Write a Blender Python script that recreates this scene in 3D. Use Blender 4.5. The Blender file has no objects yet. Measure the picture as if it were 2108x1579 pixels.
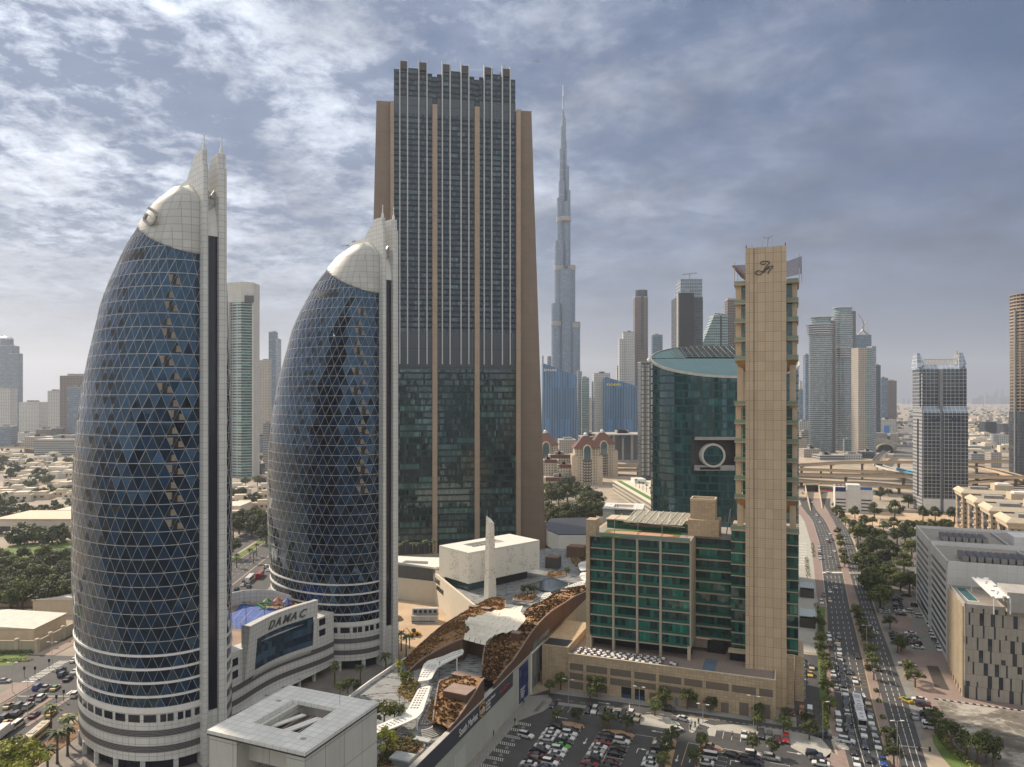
import bpy, bmesh, math, random
from math import sin, cos, pi, radians, sqrt, atan2, floor
from mathutils import Vector, Matrix, noise as mnoise
RND = random.Random(11)
sc = bpy.context.scene
COL = sc.collection
# ------------------------------------------------------------------ camera
CX, HY, FP, H = 1054.0, 820.0, 1500.0, 100.0
cam = bpy.data.cameras.new('camera'); camo = bpy.data.objects.new('camera', cam); COL.objects.link(camo)
camo.location = (0, 0, H); camo.rotation_euler = (pi/2, 0, 0)
cam.sensor_width = 36; cam.lens = FP/2108*36; cam.shift_y = (HY-789.5)/2108
cam.clip_start = 1; cam.clip_end = 60000
sc.camera = camo
# ------------------------------------------------------------------ light
SUN_AZ, SUN_EL = radians(-50), radians(38)      # azimuth measured from +Y (ahead), negative = left
sun = bpy.data.lights.new('sun', 'SUN'); suno = bpy.data.objects.new('sun', sun); COL.objects.link(suno)
sun.energy = 3.3; sun.angle = radians(2.0); sun.color = (1.0, 0.84, 0.66)
sd = Vector((sin(SUN_AZ)*cos(SUN_EL), cos(SUN_AZ)*cos(SUN_EL), sin(SUN_EL)))
suno.rotation_euler = sd.to_track_quat('Z', 'Y').to_euler(); suno.location = (-300, 200, 900)
sc.view_settings.view_transform = 'Standard'; sc.view_settings.look = 'None'
sc.view_settings.exposure = 1.0; sc.view_settings.gamma = 1.0
try:
 sc.cycles.max_bounces = 6; sc.cycles.glossy_bounces = 3; sc.cycles.transparent_max_bounces = 8
 sc.cycles.volume_bounces = 0; sc.cycles.use_denoising = True
 sc.cycles.sample_clamp_indirect = 4.0
except Exception: pass
class NT:
 """small helper to write node trees"""
 def __init__(s, nt): s.t = nt; nt.nodes.clear()
 def n(s, typ, ins=None, **kw):
  x = s.t.nodes.new(typ)
  for k, v in kw.items(): setattr(x, k, v)
  for k, v in (ins or {}).items(): s.set(x.inputs[k], v)
  return x
 def set(s, sock, v):
  if hasattr(v, 'is_output'): s.t.links.new(v, sock)
  else:
   try: sock.default_value = v
   except Exception: sock.default_value = tuple(v)+(1,) if len(v) == 3 else v
 def m(s, op, a, b=0.0, c=0.0, clamp=False):
  x = s.n('ShaderNodeMath', {0: a, 1: b, 2: c}, operation=op); x.use_clamp = clamp
  return x.outputs[0]
 def mix(s, f, a, b, mode='MIX'):
  x = s.n('ShaderNodeMix', data_type='RGBA', blend_type=mode)
  s.set(x.inputs[0], f); s.set(x.inputs[6], c4(a)); s.set(x.inputs[7], c4(b)); return x.outputs[2]
 def ramp(s, f, stops):
  x = s.n('ShaderNodeValToRGB', {0: f}); e = x.color_ramp.elements
  while len(e) < len(stops): e.new(0.5)
  for q, (p, c) in zip(e, stops): q.position = p; q.color = c4(c) if not isinstance(c, (int, float)) else (c, c, c, 1)
  return x.outputs[0]
 def noise(s, vec, scale, detail=3, rough=.5, out=0, dist=0):
  x = s.n('ShaderNodeTexNoise', {'Vector': vec, 'Scale': scale, 'Detail': detail, 'Roughness': rough, 'Distortion': dist}); return x.outputs[out]
def c4(c):
 if hasattr(c, 'is_output'): return c
 return tuple(c)+(1,) if len(c) == 3 else tuple(c)
# ------------------------------------------------------------------ sky
world = bpy.data.worlds.new('World'); sc.world = world; world.use_nodes = True
w = NT(world.node_tree)
tc = w.n('ShaderNodeTexCoord'); sep = w.n('ShaderNodeSeparateXYZ', {0: tc.outputs['Generated']})
sky = w.n('ShaderNodeTexSky', sky_type='NISHITA', sun_disc=False, sun_elevation=SUN_EL, sun_rotation=SUN_AZ, altitude=50)
sky.air_density = 1.2; sky.dust_density = 1.2; sky.ozone_density = 2.0
zc = w.m('ADD', w.m('MAXIMUM', sep.outputs[2], 0.0), 0.17)
px_ = w.m('DIVIDE', sep.outputs[0], zc); py_ = w.m('DIVIDE', sep.outputs[1], zc)
cv = w.n('ShaderNodeCombineXYZ', {0: px_, 1: py_, 2: 3.3})
big = w.noise(cv.outputs[0], 0.42, 4, .55)
mid = w.noise(cv.outputs[0], 3.4, 9, .64, dist=.25)
fine = w.noise(cv.outputs[0], 13.0, 7, .65, dist=.3)
# small puffs to the left, smooth veil to the right
side = w.m('SUBTRACT', .5, w.m('MULTIPLY', px_, .55), clamp=True)
puff = w.m('ADD', w.m('MULTIPLY', mid, .62), w.m('MULTIPLY', fine, .38))
puffm = w.ramp(w.m('ADD', puff, w.m('MULTIPLY', w.m('SUBTRACT', big, .5), .5)), [(.41, 0.05), (.51, .56), (.63, 1.0)])
veil = w.ramp(w.m('ADD', w.m('MULTIPLY', big, .55), w.m('MULTIPLY', mid, .45)), [(.36, .10), (.60, .95)])
cm = w.n('ShaderNodeMix', data_type='FLOAT'); w.set(cm.inputs[0], side); w.set(cm.inputs[2], veil); w.set(cm.inputs[3], puffm)
lowfade = w.n('ShaderNodeMapRange', {0: sep.outputs[2], 1: .03, 2: .24, 3: .25, 4: 1.0}).outputs[0]
cover = w.m('MULTIPLY', cm.outputs[0], lowfade)
sdot = w.n('ShaderNodeVectorMath', {0: tc.outputs['Generated'], 1: tuple(sd)}, operation='DOT_PRODUCT').outputs[1]
glow = w.m('POWER', w.m('MAXIMUM', sdot, 0.0), 2.2)
shade = w.ramp(w.noise(cv.outputs[0], 2.7, 5, .6), [(.36, .58), (.62, 1.25)])
cl_l = w.mix(glow, (1.25, 1.45, 2.1), (17.5, 15.0, 13.0))
cloud = w.mix(1.0, cl_l, shade, 'MULTIPLY')
blue = w.mix(w.m('SUBTRACT', 1.0, lowfade), (.60, 1.02, 1.75), (1.15, 1.4, 1.95))
base = w.mix(.86, sky.outputs[0], blue)
skyc = w.mix(cover, base, cloud)
hz = w.n('ShaderNodeMapRange', {0: sep.outputs[2], 1: .0, 2: .26, 3: 1.0, 4: 0.0}).outputs[0]
hcol = w.mix(glow, (1.7, 1.8, 2.1), (4.9, 4.4, 4.0))
skyc = w.mix(w.m('POWER', hz, 1.6), skyc, hcol)
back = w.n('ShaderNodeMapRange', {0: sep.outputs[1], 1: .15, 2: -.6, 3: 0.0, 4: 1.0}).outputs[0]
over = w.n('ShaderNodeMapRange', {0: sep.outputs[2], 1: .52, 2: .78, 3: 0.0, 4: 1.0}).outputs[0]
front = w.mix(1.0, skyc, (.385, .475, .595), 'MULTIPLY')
fill_sky = w.mix(w.noise(cv.outputs[0], 1.2, 4, .6), (3.0, 3.1, 3.25), (5.5, 5.4, 5.15))  # brighter sky added overhead and behind the camera to lift shaded faces
skyc = w.mix(w.m('MAXIMUM', back, over), front, fill_sky)
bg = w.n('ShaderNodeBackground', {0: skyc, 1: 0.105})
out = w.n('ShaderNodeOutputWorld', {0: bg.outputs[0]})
# ------------------------------------------------------------------ materials
MATS = {}
def newmat(name):
 m = bpy.data.materials.new(name); m.use_nodes = True; MATS[name] = m; return m, NT(m.node_tree)
def finish(t, col, rough=.7, metal=0., ior=1.45, normal=None, spec=None, alpha=None, em=None):
 p = t.n('ShaderNodeBsdfPrincipled', {'Base Color': c4(col), 'Roughness': rough, 'Metallic': metal, 'IOR': ior})
 if spec: p.inputs['Specular Tint'].default_value = c4(spec)
 if normal is not None: t.set(p.inputs['Normal'], normal)
 if alpha is not None: t.set(p.inputs['Alpha'], alpha)
 if em: p.inputs['Emission Color'].default_value = c4(em[0]); p.inputs['Emission Strength'].default_value = em[1]
 t.n('ShaderNodeOutputMaterial', {0: p.outputs[0]})
def plain(name, col, rough=.7, metal=0., var=.18, scale=.35, bump=0., ior=1.45, col2=None, em=None):
 """one colour with uneven wear"""
 if name in MATS: return MATS[name]
 m, t = newmat(name); tc = t.n('ShaderNodeTexCoord')
 a = t.noise(tc.outputs['Object'], scale, 6, .6); b = t.noise(tc.outputs['Object'], scale*9, 4, .6)
 f = t.m('ADD', t.m('MULTIPLY', a, .7), t.m('MULTIPLY', b, .3))
 lo = tuple(c*(1-var) for c in col) if col2 is None else col2; hi = tuple(min(1, c*(1+var)) for c in col)
 c = t.ramp(f, [(.32, lo), (.68, hi)])
 nrm = None
 if bump: nrm = t.n('ShaderNodeBump', {'Strength': bump, 'Distance': .3, 'Height': b}).outputs[0]
 finish(t, c, rough, metal, ior, nrm, em=em); return m
def face_h(t, coords='obj'):
 tc = t.n('ShaderNodeTexCoord')
 if coords == 'uv':
  s = t.n('ShaderNodeSeparateXYZ', {0: tc.outputs['UV']}); return s.outputs[0], s.outputs[1], tc
 s = t.n('ShaderNodeSeparateXYZ', {0: tc.outputs['Object']}); n = t.n('ShaderNodeSeparateXYZ', {0: tc.outputs['Normal']})
 g = t.m('GREATER_THAN', t.m('ABSOLUTE', n.outputs[0]), t.m('ABSOLUTE', n.outputs[1]))
 x = t.n('ShaderNodeMix', data_type='FLOAT'); t.set(x.inputs[0], g); t.set(x.inputs[2], s.outputs[0]); t.set(x.inputs[3], s.outputs[1])
 h = x.outputs[0]; z = s.outputs[2]
 up = t.m('GREATER_THAN', t.m('ABSOLUTE', n.outputs[2]), .7)
 x2 = t.n('ShaderNodeMix', data_type='FLOAT'); t.set(x2.inputs[0], up); t.set(x2.inputs[2], h); t.set(x2.inputs[3], s.outputs[0])
 x3 = t.n('ShaderNodeMix', data_type='FLOAT'); t.set(x3.inputs[0], up); t.set(x3.inputs[2], z); t.set(x3.inputs[3], s.outputs[1])
 return x2.outputs[0], x3.outputs[0], tc
def band(t, v, lo, hi):
 return t.m('MULTIPLY', t.m('GREATER_THAN', v, lo), t.m('LESS_THAN', v, hi))
def tiles(name, col, pw, ph, gap=.03, gcol=None, var=.12, rough=.6, coords='obj', streak=0., ior=1.45, off=False, scol=(.16, .09, .05), minor=None):
 """cladding panels with joints and per-panel tone"""
 if name in MATS: return MATS[name]
 m, t = newmat(name); h, z, tc = face_h(t, coords)
 b = t.m('DIVIDE', z, ph); fb = t.m('FLOOR', b)
 hh = t.m('ADD', t.m('DIVIDE', h, pw), t.m('MULTIPLY', t.m('MODULO', fb, 2.0), .5) if off else 0.0)
 a = hh; fa = t.m('FLOOR', a)
 wn = t.n('ShaderNodeTexWhiteNoise', {0: t.n('ShaderNodeCombineXYZ', {0: fa, 1: fb, 2: 0.0}).outputs[0]}, noise_dimensions='2D').outputs[0]
 ra = t.m('SUBTRACT', a, fa); rb = t.m('SUBTRACT', b, fb)
 j = t.m('MINIMUM', t.m('MULTIPLY', band(t, ra, gap/pw, 1.0), band(t, rb, gap/ph, 1.0)), 1.0)
 big = t.noise(tc.outputs['Object'], .12, 5, .6)
 v = t.m('ADD', t.m('MULTIPLY', t.m('SUBTRACT', wn, .5), var), t.m('ADD', .93, t.m('MULTIPLY', t.m('SUBTRACT', big, .5), .35)))
 cc = t.mix(1.0, col, t.n('ShaderNodeCombineXYZ', {0: v, 1: v, 2: v}).outputs[0], 'MULTIPLY')
 if minor:
  fa2 = t.m('FRACT', t.m('DIVIDE', h, minor[0])); fb2 = t.m('FRACT', t.m('DIVIDE', z, minor[1])); mj = t.m('MAXIMUM', t.m('LESS_THAN', fa2, minor[2]/minor[0]), t.m('LESS_THAN', fb2, minor[2]/minor[1])); cc = t.mix(t.m('MULTIPLY', mj, minor[3]), cc, tuple(c*.45 for c in col))
 if streak:
  mp = t.n('ShaderNodeCombineXYZ', {0: t.m('MULTIPLY', h, 1.1), 1: t.m('MULTIPLY', z, .05), 2: 0.0})
  st = t.ramp(t.noise(mp.outputs[0], 1.0, 5, .7), [(.52, 0.0), (.72, 1.0)])
  cc = t.mix(t.m('MULTIPLY', st, streak), cc, scol)
 g = gcol or tuple(c*.45 for c in col)
 finish(t, t.mix(j, g, cc), rough, 0, ior); return m
def facade(name, wall, glass, bay, fl, wx=.7, wz=.6, coords='obj', rough=.12, bright=.25, gl2=None, wrough=.7, ior=1.9, z0=0., mull=0., metal=0., lit=.12, tilt=.03, spec=(.72, .88, 1), grp=3.0):
 """curtain wall: window grid with per-window tone and slightly uneven panes"""
 if name in MATS: return MATS[name]
 m, t = newmat(name); h, z, tc = face_h(t, coords)
 a = t.m('DIVIDE', h, bay); b = t.m('DIVIDE', t.m('SUBTRACT', z, z0), fl)
 fa = t.m('FLOOR', a); fb = t.m('FLOOR', b); ra = t.m('SUBTRACT', a, fa); rb = t.m('SUBTRACT', b, fb)
 cell = t.n('ShaderNodeCombineXYZ', {0: fa, 1: fb, 2: 0.0}).outputs[0]
 wn = t.n('ShaderNodeTexWhiteNoise', {0: cell}, noise_dimensions='2D')
 cell2 = t.n('ShaderNodeCombineXYZ', {0: t.m('FLOOR', t.m('DIVIDE', a, grp)), 1: fb, 2: 0.0}).outputs[0]
 wn2 = t.n('ShaderNodeTexWhiteNoise', {0: cell2}, noise_dimensions='2D').outputs[0]
 mask = t.m('MULTIPLY', band(t, ra, (1-wx)/2, 1-(1-wx)/2) if wx < 1 else 1.0, band(t, rb, (1-wz)*.6, 1-(1-wz)*.4) if wz < 1 else 1.0)
 g2 = gl2 or tuple(min(1, c*2.6+.02) for c in glass)
 r1 = t.m('POWER', wn.outputs[0], 3.0); r2 = t.m('MULTIPLY', t.m('GREATER_THAN', wn2, 1-lit), .7)
 gc = t.mix(t.m('ADD', t.m('MULTIPLY', r1, bright*2), t.m('MULTIPLY', r2, bright*2.5), clamp=True), glass, g2)
 big = t.noise(tc.outputs['Object'], .06, 4, .6)
 vv = t.m('ADD', .86, t.m('MULTIPLY', big, .3))
 wc = t.mix(1.0, wall, t.n('ShaderNodeCombineXYZ', {0: vv, 1: vv, 2: vv}).outputs[0], 'MULTIPLY')
 if mull:
  j = band(t, ra, mull/bay, 1.0); gc = t.mix(j, tuple(c*.35+.01 for c in wall), gc)
 col = t.mix(mask, wc, gc)
 rg = t.m('ADD', t.m('MULTIPLY', mask, rough-wrough), wrough)
 geo = t.n('ShaderNodeNewGeometry')
 jit = t.n('ShaderNodeVectorMath', {0: wn.outputs[1], 1: (.5, .5, .5)}, operation='SUBTRACT')
 js = t.n('ShaderNodeVectorMath', {0: jit.outputs[0], 3: tilt}, operation='SCALE')
 warp = t.n('ShaderNodeVectorMath', {0: t.noise(tc.outputs['Object'], .22, 2, .5, out=1), 1: (.5, .5, .5)}, operation='SUBTRACT')
 ws = t.n('ShaderNodeVectorMath', {0: warp.outputs[0], 3: tilt*1.5}, operation='SCALE')
 ad = t.n('ShaderNodeVectorMath', {0: js.outputs[0], 1: ws.outputs[0]}, operation='ADD')
 ad2 = t.n('ShaderNodeVectorMath', {0: geo.outputs['Normal'], 1: ad.outputs[0]}, operation='ADD')
 nn = t.n('ShaderNodeVectorMath', {0: ad2.outputs[0]}, operation='NORMALIZE')
 iorv = t.m('ADD', t.m('MULTIPLY', mask, ior-1.45), 1.45)
 finish(t, col, rg, t.m('MULTIPLY', mask, metal) if metal else 0., iorv, nn.outputs[0], spec); return m
def glassm(name, col, rough=.06, ior=2.0, var=.5, tilt=.0, metal=0., spec=None):
 if name in MATS: return MATS[name]
 m, t = newmat(name); geo = t.n('ShaderNodeNewGeometry')
 r = t.m('POWER', geo.outputs['Random Per Island'], 1.5)
 c = t.mix(r, tuple(x*(1-var) for x in col), tuple(x*(1+var*1.6) for x in col))
 nrm = None
 if tilt:
  wv = t.n('ShaderNodeTexWhiteNoise', {1: t.m('MULTIPLY', geo.outputs['Random Per Island'], 977.0)}, noise_dimensions='1D').outputs[1]
  jit = t.n('ShaderNodeVectorMath', {0: wv, 1: (.5, .5, .5)}, operation='SUBTRACT')
  js = t.n('ShaderNodeVectorMath', {0: jit.outputs[0], 3: tilt}, operation='SCALE')
  ad = t.n('ShaderNodeVectorMath', {0: geo.outputs['Normal'], 1: js.outputs[0]}, operation='ADD')
  nrm = t.n('ShaderNodeVectorMath', {0: ad.outputs[0]}, operation='NORMALIZE').outputs[0]
 finish(t, c, rough, metal, ior, nrm, spec); return m
def leafm(name, col, col2):
 if name in MATS: return MATS[name]
 m, t = newmat(name); geo = t.n('ShaderNodeNewGeometry'); oi = t.n('ShaderNodeObjectInfo')
 c = t.mix(geo.outputs['Random Per Island'], col, col2)
 v = t.m('ADD', .55, t.m('MULTIPLY', oi.outputs['Random'], .95)); c = t.mix(t.m('MULTIPLY', oi.outputs['Random'], .35), c, col2)
 c = t.mix(1.0, c, t.n('ShaderNodeCombineXYZ', {0: v, 1: t.m('MULTIPLY', v, .98), 2: v}).outputs[0], 'MULTIPLY')
 finish(t, c, .75); return m
# ------------------------------------------------------------------ mesh builder
class MB:
 def __init__(s): s.v = []; s.f = []; s.mi = []; s.mats = []; s.cur = 0; s.uv = {}
 def mat(s, m):
  if m not in s.mats: s.mats.append(m)
  s.cur = s.mats.index(m); return s
 def face(s, idx): s.f.append(tuple(idx)); s.mi.append(s.cur)
 def poly(s, pts, uv=None):
  n = len(s.v); s.v += [tuple(p) for p in pts]; s.face(range(n, n+len(pts)))
  if uv: s.uv[len(s.f)-1] = uv
  return s
 def box(s, x0, x1, y0, y1, z0, z1):
  n = len(s.v)
  s.v += [(x0,y0,z0),(x1,y0,z0),(x1,y1,z0),(x0,y1,z0),(x0,y0,z1),(x1,y0,z1),(x1,y1,z1),(x0,y1,z1)]
  for q in ((3,2,1,0),(4,5,6,7),(0,1,5,4),(1,2,6,5),(2,3,7,6),(3,0,4,7)): s.face(n+i for i in q)
  return s
 def prism(s, pts, z0, z1, cap=True, bottom=True):
  """pts: xy list counter-clockwise; z1 may be a function"""
  if sum(pts[i][0]*pts[(i+1) % len(pts)][1]-pts[(i+1) % len(pts)][0]*pts[i][1] for i in range(len(pts))) < 0: pts = pts[::-1]
  k = len(pts); n = len(s.v); zt = z1 if callable(z1) else (lambda x, y: z1); zb = z0 if callable(z0) else (lambda x, y: z0)
  s.v += [(p[0], p[1], zb(p[0], p[1])) for p in pts]+[(p[0], p[1], zt(p[0], p[1])) for p in pts]
  for i in range(k): j = (i+1) % k; s.face((n+i, n+j, n+k+j, n+k+i))
  if cap: s.face(range(n+k, n+2*k))
  if bottom: s.face(range(n+k-1, n-1, -1))
  return s
 def cyl(s, x, y, z0, z1, r, r2=None, seg=12, cap=True):
  r2 = r if r2 is None else r2; n = len(s.v)
  for z, q in ((z0, r), (z1, r2)):
   s.v += [(x+q*cos(2*pi*i/seg), y+q*sin(2*pi*i/seg), z) for i in range(seg)]
  for i in range(seg): j = (i+1) % seg; s.face((n+i, n+j, n+seg+j, n+seg+i))
  if cap: s.face(range(n+seg, n+2*seg)); s.face(range(n+seg-1, n-1, -1))
  return s
 def tube(s, a, b, r, r2=None, seg=4):
  a = Vector(a); b = Vector(b); d = b-a
  if d.length < 1e-6: return s
  d.normalize(); u = d.cross(Vector((0, 0, 1)) if abs(d.z) < .9 else Vector((1, 0, 0))).normalized(); w_ = d.cross(u)
  r2 = r if r2 is None else r2; n = len(s.v)
  for c, q in ((a, r), (b, r2)):
   for i in range(seg):
    t = 2*pi*(i+.5)/seg; s.v.append(tuple(c+u*cos(t)*q+w_*sin(t)*q))
  for i in range(seg): j = (i+1) % seg; s.face((n+j, n+i, n+seg+i, n+seg+j))
  s.face(range(n, n+seg)); s.face(range(n+2*seg-1, n+seg-1, -1)); return s
 def path(s, pts, r, seg=4):
  for a, b in zip(pts, pts[1:]): s.tube(a, b, r, seg=seg)
  return s
 def ball(s, c, r, rz=None, seg=8, rings=5):
  rz = rz or r; n = len(s.v); x, y, z = c
  for i in range(1, rings):
   t = pi*i/rings
   for j in range(seg): s.v.append((x+r*sin(t)*cos(2*pi*j/seg), y+r*sin(t)*sin(2*pi*j/seg), z+rz*cos(t)))
  for i in range(rings-2):
   for j in range(seg): k = (j+1) % seg; s.face((n+i*seg+j, n+(i+1)*seg+j, n+(i+1)*seg+k, n+i*seg+k))
  s.v += [(x, y, z+rz), (x, y, z-rz)]; t_ = len(s.v)-2
  for j in range(seg):
   k = (j+1) % seg; s.face((t_, n+j, n+k)); s.face((t_+1, n+(rings-2)*seg+k, n+(rings-2)*seg+j))
  return s
 def build(s, name, parent=None, mat=None, smooth=False, label=None, loc=None, rot=0, kind=None):
  me = bpy.data.meshes.new(name); me.from_pydata(s.v, [], s.f)
  mats = s.mats or [mat or MATS['concrete']]
  for m in mats: me.materials.append(m)
  me.polygons.foreach_set('material_index', s.mi)
  if s.uv:
   L = me.uv_layers.new(name='UVMap')
   for fi, uv in s.uv.items():
    for li, q in zip(me.polygons[fi].loop_indices, uv): L.data[li].uv = q
  if smooth: me.polygons.foreach_set('use_smooth', [True]*len(s.f))
  me.update()
  o = bpy.data.objects.new(name, me); COL.objects.link(o)
  if parent: o.parent = parent
  if loc: o.location = loc
  if rot: o.rotation_euler = (0, 0, rot)
  if label: o['label'] = label
  if kind: o['kind'] = kind
  return o
def tag(o, label, cat, group=None, kind=None):
 o['label'] = label; o['category'] = cat
 if group: o['group'] = group
 if kind: o['kind'] = kind
 return o
def thing(name, label, cat, loc=(0, 0, 0), rot=0, group=None):
 o = bpy.data.objects.new(name, None); COL.objects.link(o); o.location = loc; o.rotation_euler = (0, 0, rot)
 o.empty_display_size = 1; return tag(o, label, cat, group)
def copy_tree(o, parent=None, mats=None):
 c = o.copy(); COL.objects.link(c); c.parent = parent
 for ch in list(o.children): copy_tree(ch, c)
 return c
def struct(mb, name, **k):
 o = mb.build(name, **k); o['kind'] = 'structure'; return o
# ------------------------------------------------------------------ picture -> place
def G(px, py, z=0.0):
 d = (H-z)*FP/(py-HY); return ((px-CX)/FP*d, d)
def G3(px, py, z=0.0): x, y = G(px, py, z); return (x, y, z)
class F:
 """a building's own axes: origin on the ground, front face along local x, depth along local y"""
 def __init__(s, o, ang): s.o = o; s.a = radians(ang); s.u = (cos(s.a), sin(s.a)); s.v = (-sin(s.a), cos(s.a))
 def at(s, px, c=0.0):
  k = (px-CX)/FP; return (k*(s.o[1]+c*s.v[1])-s.o[0]-c*s.v[0])/(s.u[0]-k*s.u[1])
 def ay(s, px, c=0.0):
  k = (px-CX)/FP; return (k*(s.o[1]+c*s.u[1])-s.o[0]-c*s.u[0])/(s.v[0]-k*s.v[1])
 def D(s, a, b): return s.o[1]+a*s.u[1]+b*s.v[1]
 def z(s, px, py, c=0.0): return H-(py-HY)*s.D(s.at(px, c), c)/FP
 def loc(s, p): dx = p[0]-s.o[0]; dy = p[1]-s.o[1]; return (dx*s.u[0]+dy*s.u[1], dx*s.v[0]+dy*s.v[1])
 def wp(s, a, b): return (s.o[0]+a*s.u[0]+b*s.v[0], s.o[1]+a*s.u[1]+b*s.v[1])
 def thing(s, name, label, cat, group=None): return thing(name, label, cat, (s.o[0], s.o[1], 0), s.a, group)
GA = -20.9      # street grid direction
def textmesh(txt, size, mat, name='lettering', extrude=.05, parent=None, shear=0., align='LEFT', bold=0.):
 cu = bpy.data.curves.new(name, 'FONT'); cu.body = txt; cu.size = size; cu.extrude = extrude; cu.shear = shear; cu.align_x = align; cu.offset = bold
 tmp = bpy.data.objects.new('tmp', cu); COL.objects.link(tmp)
 bpy.context.view_layer.update()
 me = bpy.data.meshes.new_from_object(tmp.evaluated_get(bpy.context.evaluated_depsgraph_get()))
 bpy.data.objects.remove(tmp); bpy.data.curves.remove(cu)
 me.name = name; me.materials.clear(); me.materials.append(mat)
 o = bpy.data.objects.new(name, me); COL.objects.link(o)
 if parent: o.parent = parent
 return o
# common materials
plain('concrete', (.34, .33, .31)); plain('white_paint', (.70, .69, .66), .55, var=.10); plain('cream_stone', (.50, .42, .31), .7, var=.12)
plain('asphalt', (.060, .060, .062), .85, var=.28, scale=.12, bump=.2); plain('line_white', (.62, .62, .58), .7, var=.3, scale=1.2)
plain('line_yellow', (.50, .36, .10), .7, var=.2, scale=1); plain('dark_metal', (.03, .032, .038), .4); plain('grey_metal', (.28, .29, .30), .4, .5)
plain('steel', (.55, .56, .57), .35, .7); plain('black_rubber', (.015, .015, .016), .7); plain('roof_grey', (.26, .25, .24), .9, var=.22, scale=.3)
plain('sand', (.45, .335, .225), .95, var=.22, scale=.06, bump=.4); plain('grass', (.10, .15, .035), .95, var=.3, scale=.25, bump=.4)
plain('trunk', (.12, .085, .06), .9); plain('dark_opening', (.012, .013, .016), .5); plain('red_paint', (.35, .03, .03), .4)
plain('soil', (.20, .12, .07), .95, var=.3); plain('kerb', (.42, .40, .37), .8)
MT = MATS
leafm('leaf', (.034, .052, .014), (.105, .122, .032)); leafm('leaf_lime', (.10, .125, .015), (.24, .25, .040)); leafm('leaf_dark', (.022, .036, .014), (.066, .084, .028))
leafm('leaf_palm', (.04, .065, .025), (.10, .12, .05)); leafm('leaf_rust', (.11, .050, .018), (.24, .125, .045))
m, t = newmat('city_ground'); tc = t.n('ShaderNodeTexCoord')
a = t.noise(tc.outputs['Object'], .006, 6, .6); b = t.noise(tc.outputs['Object'], .05, 6, .65)
c = t.ramp(t.m('ADD', t.m('MULTIPLY', a, .6), t.m('MULTIPLY', b, .4)), [(.36, (.17, .16, .145)), (.46, (.27, .235, .19)), (.58, (.42, .34, .25)), (.68, (.30, .26, .21))])
finish(t, c, .95)
mb = MB().mat(m); n = 26
mb.poly([(-14000, 135, 0), (14000, 135, 0), (14000, 15000, 0), (-14000, 15000, 0)])
struct(mb, 'ground'); struct(MB().mat(plain('dark_reflected_ground', (.075, .072, .068), .95, var=.4, scale=.03)).poly([(-14000, -800, 0), (14000, -800, 0), (14000, 135, 0), (-14000, 135, 0)]), 'ground')  # second sheet: unseen dark ground added behind the camera to darken glass reflections
ONES = 'first second third fourth fifth sixth seventh eighth ninth tenth eleventh twelfth thirteenth fourteenth fifteenth sixteenth seventeenth eighteenth nineteenth'.split()
TENS = ['', '', 'twenty', 'thirty', 'forty', 'fifty', 'sixty', 'seventy', 'eighty', 'ninety']
def nth(k):
 """1 -> first"""
 if k < 20: return ONES[k-1]
 if k % 10 == 0: return {20: 'twentieth', 30: 'thirtieth', 40: 'fortieth', 50: 'fiftieth', 60: 'sixtieth', 70: 'seventieth', 80: 'eightieth'}.get(k, 'last')
 return TENS[k//10]+'-'+ONES[k % 10-1]
# ================================================================== cars
CCOL = {'white': (.66, .66, .65), 'black': (.012, .012, .014), 'grey': (.12, .125, .13), 'silver': (.36, .37, .38), 'navy': (.015, .025, .06), 'red': (.28, .012, .016), 'maroon': (.09, .012, .016),
  'beige': (.42, .36, .27), 'brown': (.07, .05, .04), 'blue': (.02, .08, .30), 'green': (.08, .36, .02), 'yellow': (.55, .36, .03), 'cream': (.56, .46, .27), 'orange': (.45, .16, .02), 'dark grey': (.045, .047, .052)}
plain('car_glass', (.014, .018, .022), .06, var=.1, ior=1.6); plain('car_light', (.75, .75, .72), .2, var=.02); plain('car_tail', (.30, .01, .01), .3, var=.02); plain('alloy', (.30, .30, .31), .35, .7)
def paint(col):
 n_ = 'paint_'+col
 if n_ in MATS: return MATS[n_]
 m, t = newmat(n_); tc = t.n('ShaderNodeTexCoord'); d = t.noise(tc.outputs['Object'], .8, 4, .6)
 c = CCOL[col]; cc = t.ramp(d, [(.3, tuple(q*.86+.006 for q in c)), (.7, c)])
 p = t.n('ShaderNodeBsdfPrincipled', {'Base Color': cc, 'Roughness': .34, 'IOR': 1.5, 'Coat Weight': .6, 'Coat Roughness': .08}); t.n('ShaderNodeOutputMaterial', {0: p.outputs[0]}); return m
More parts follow.
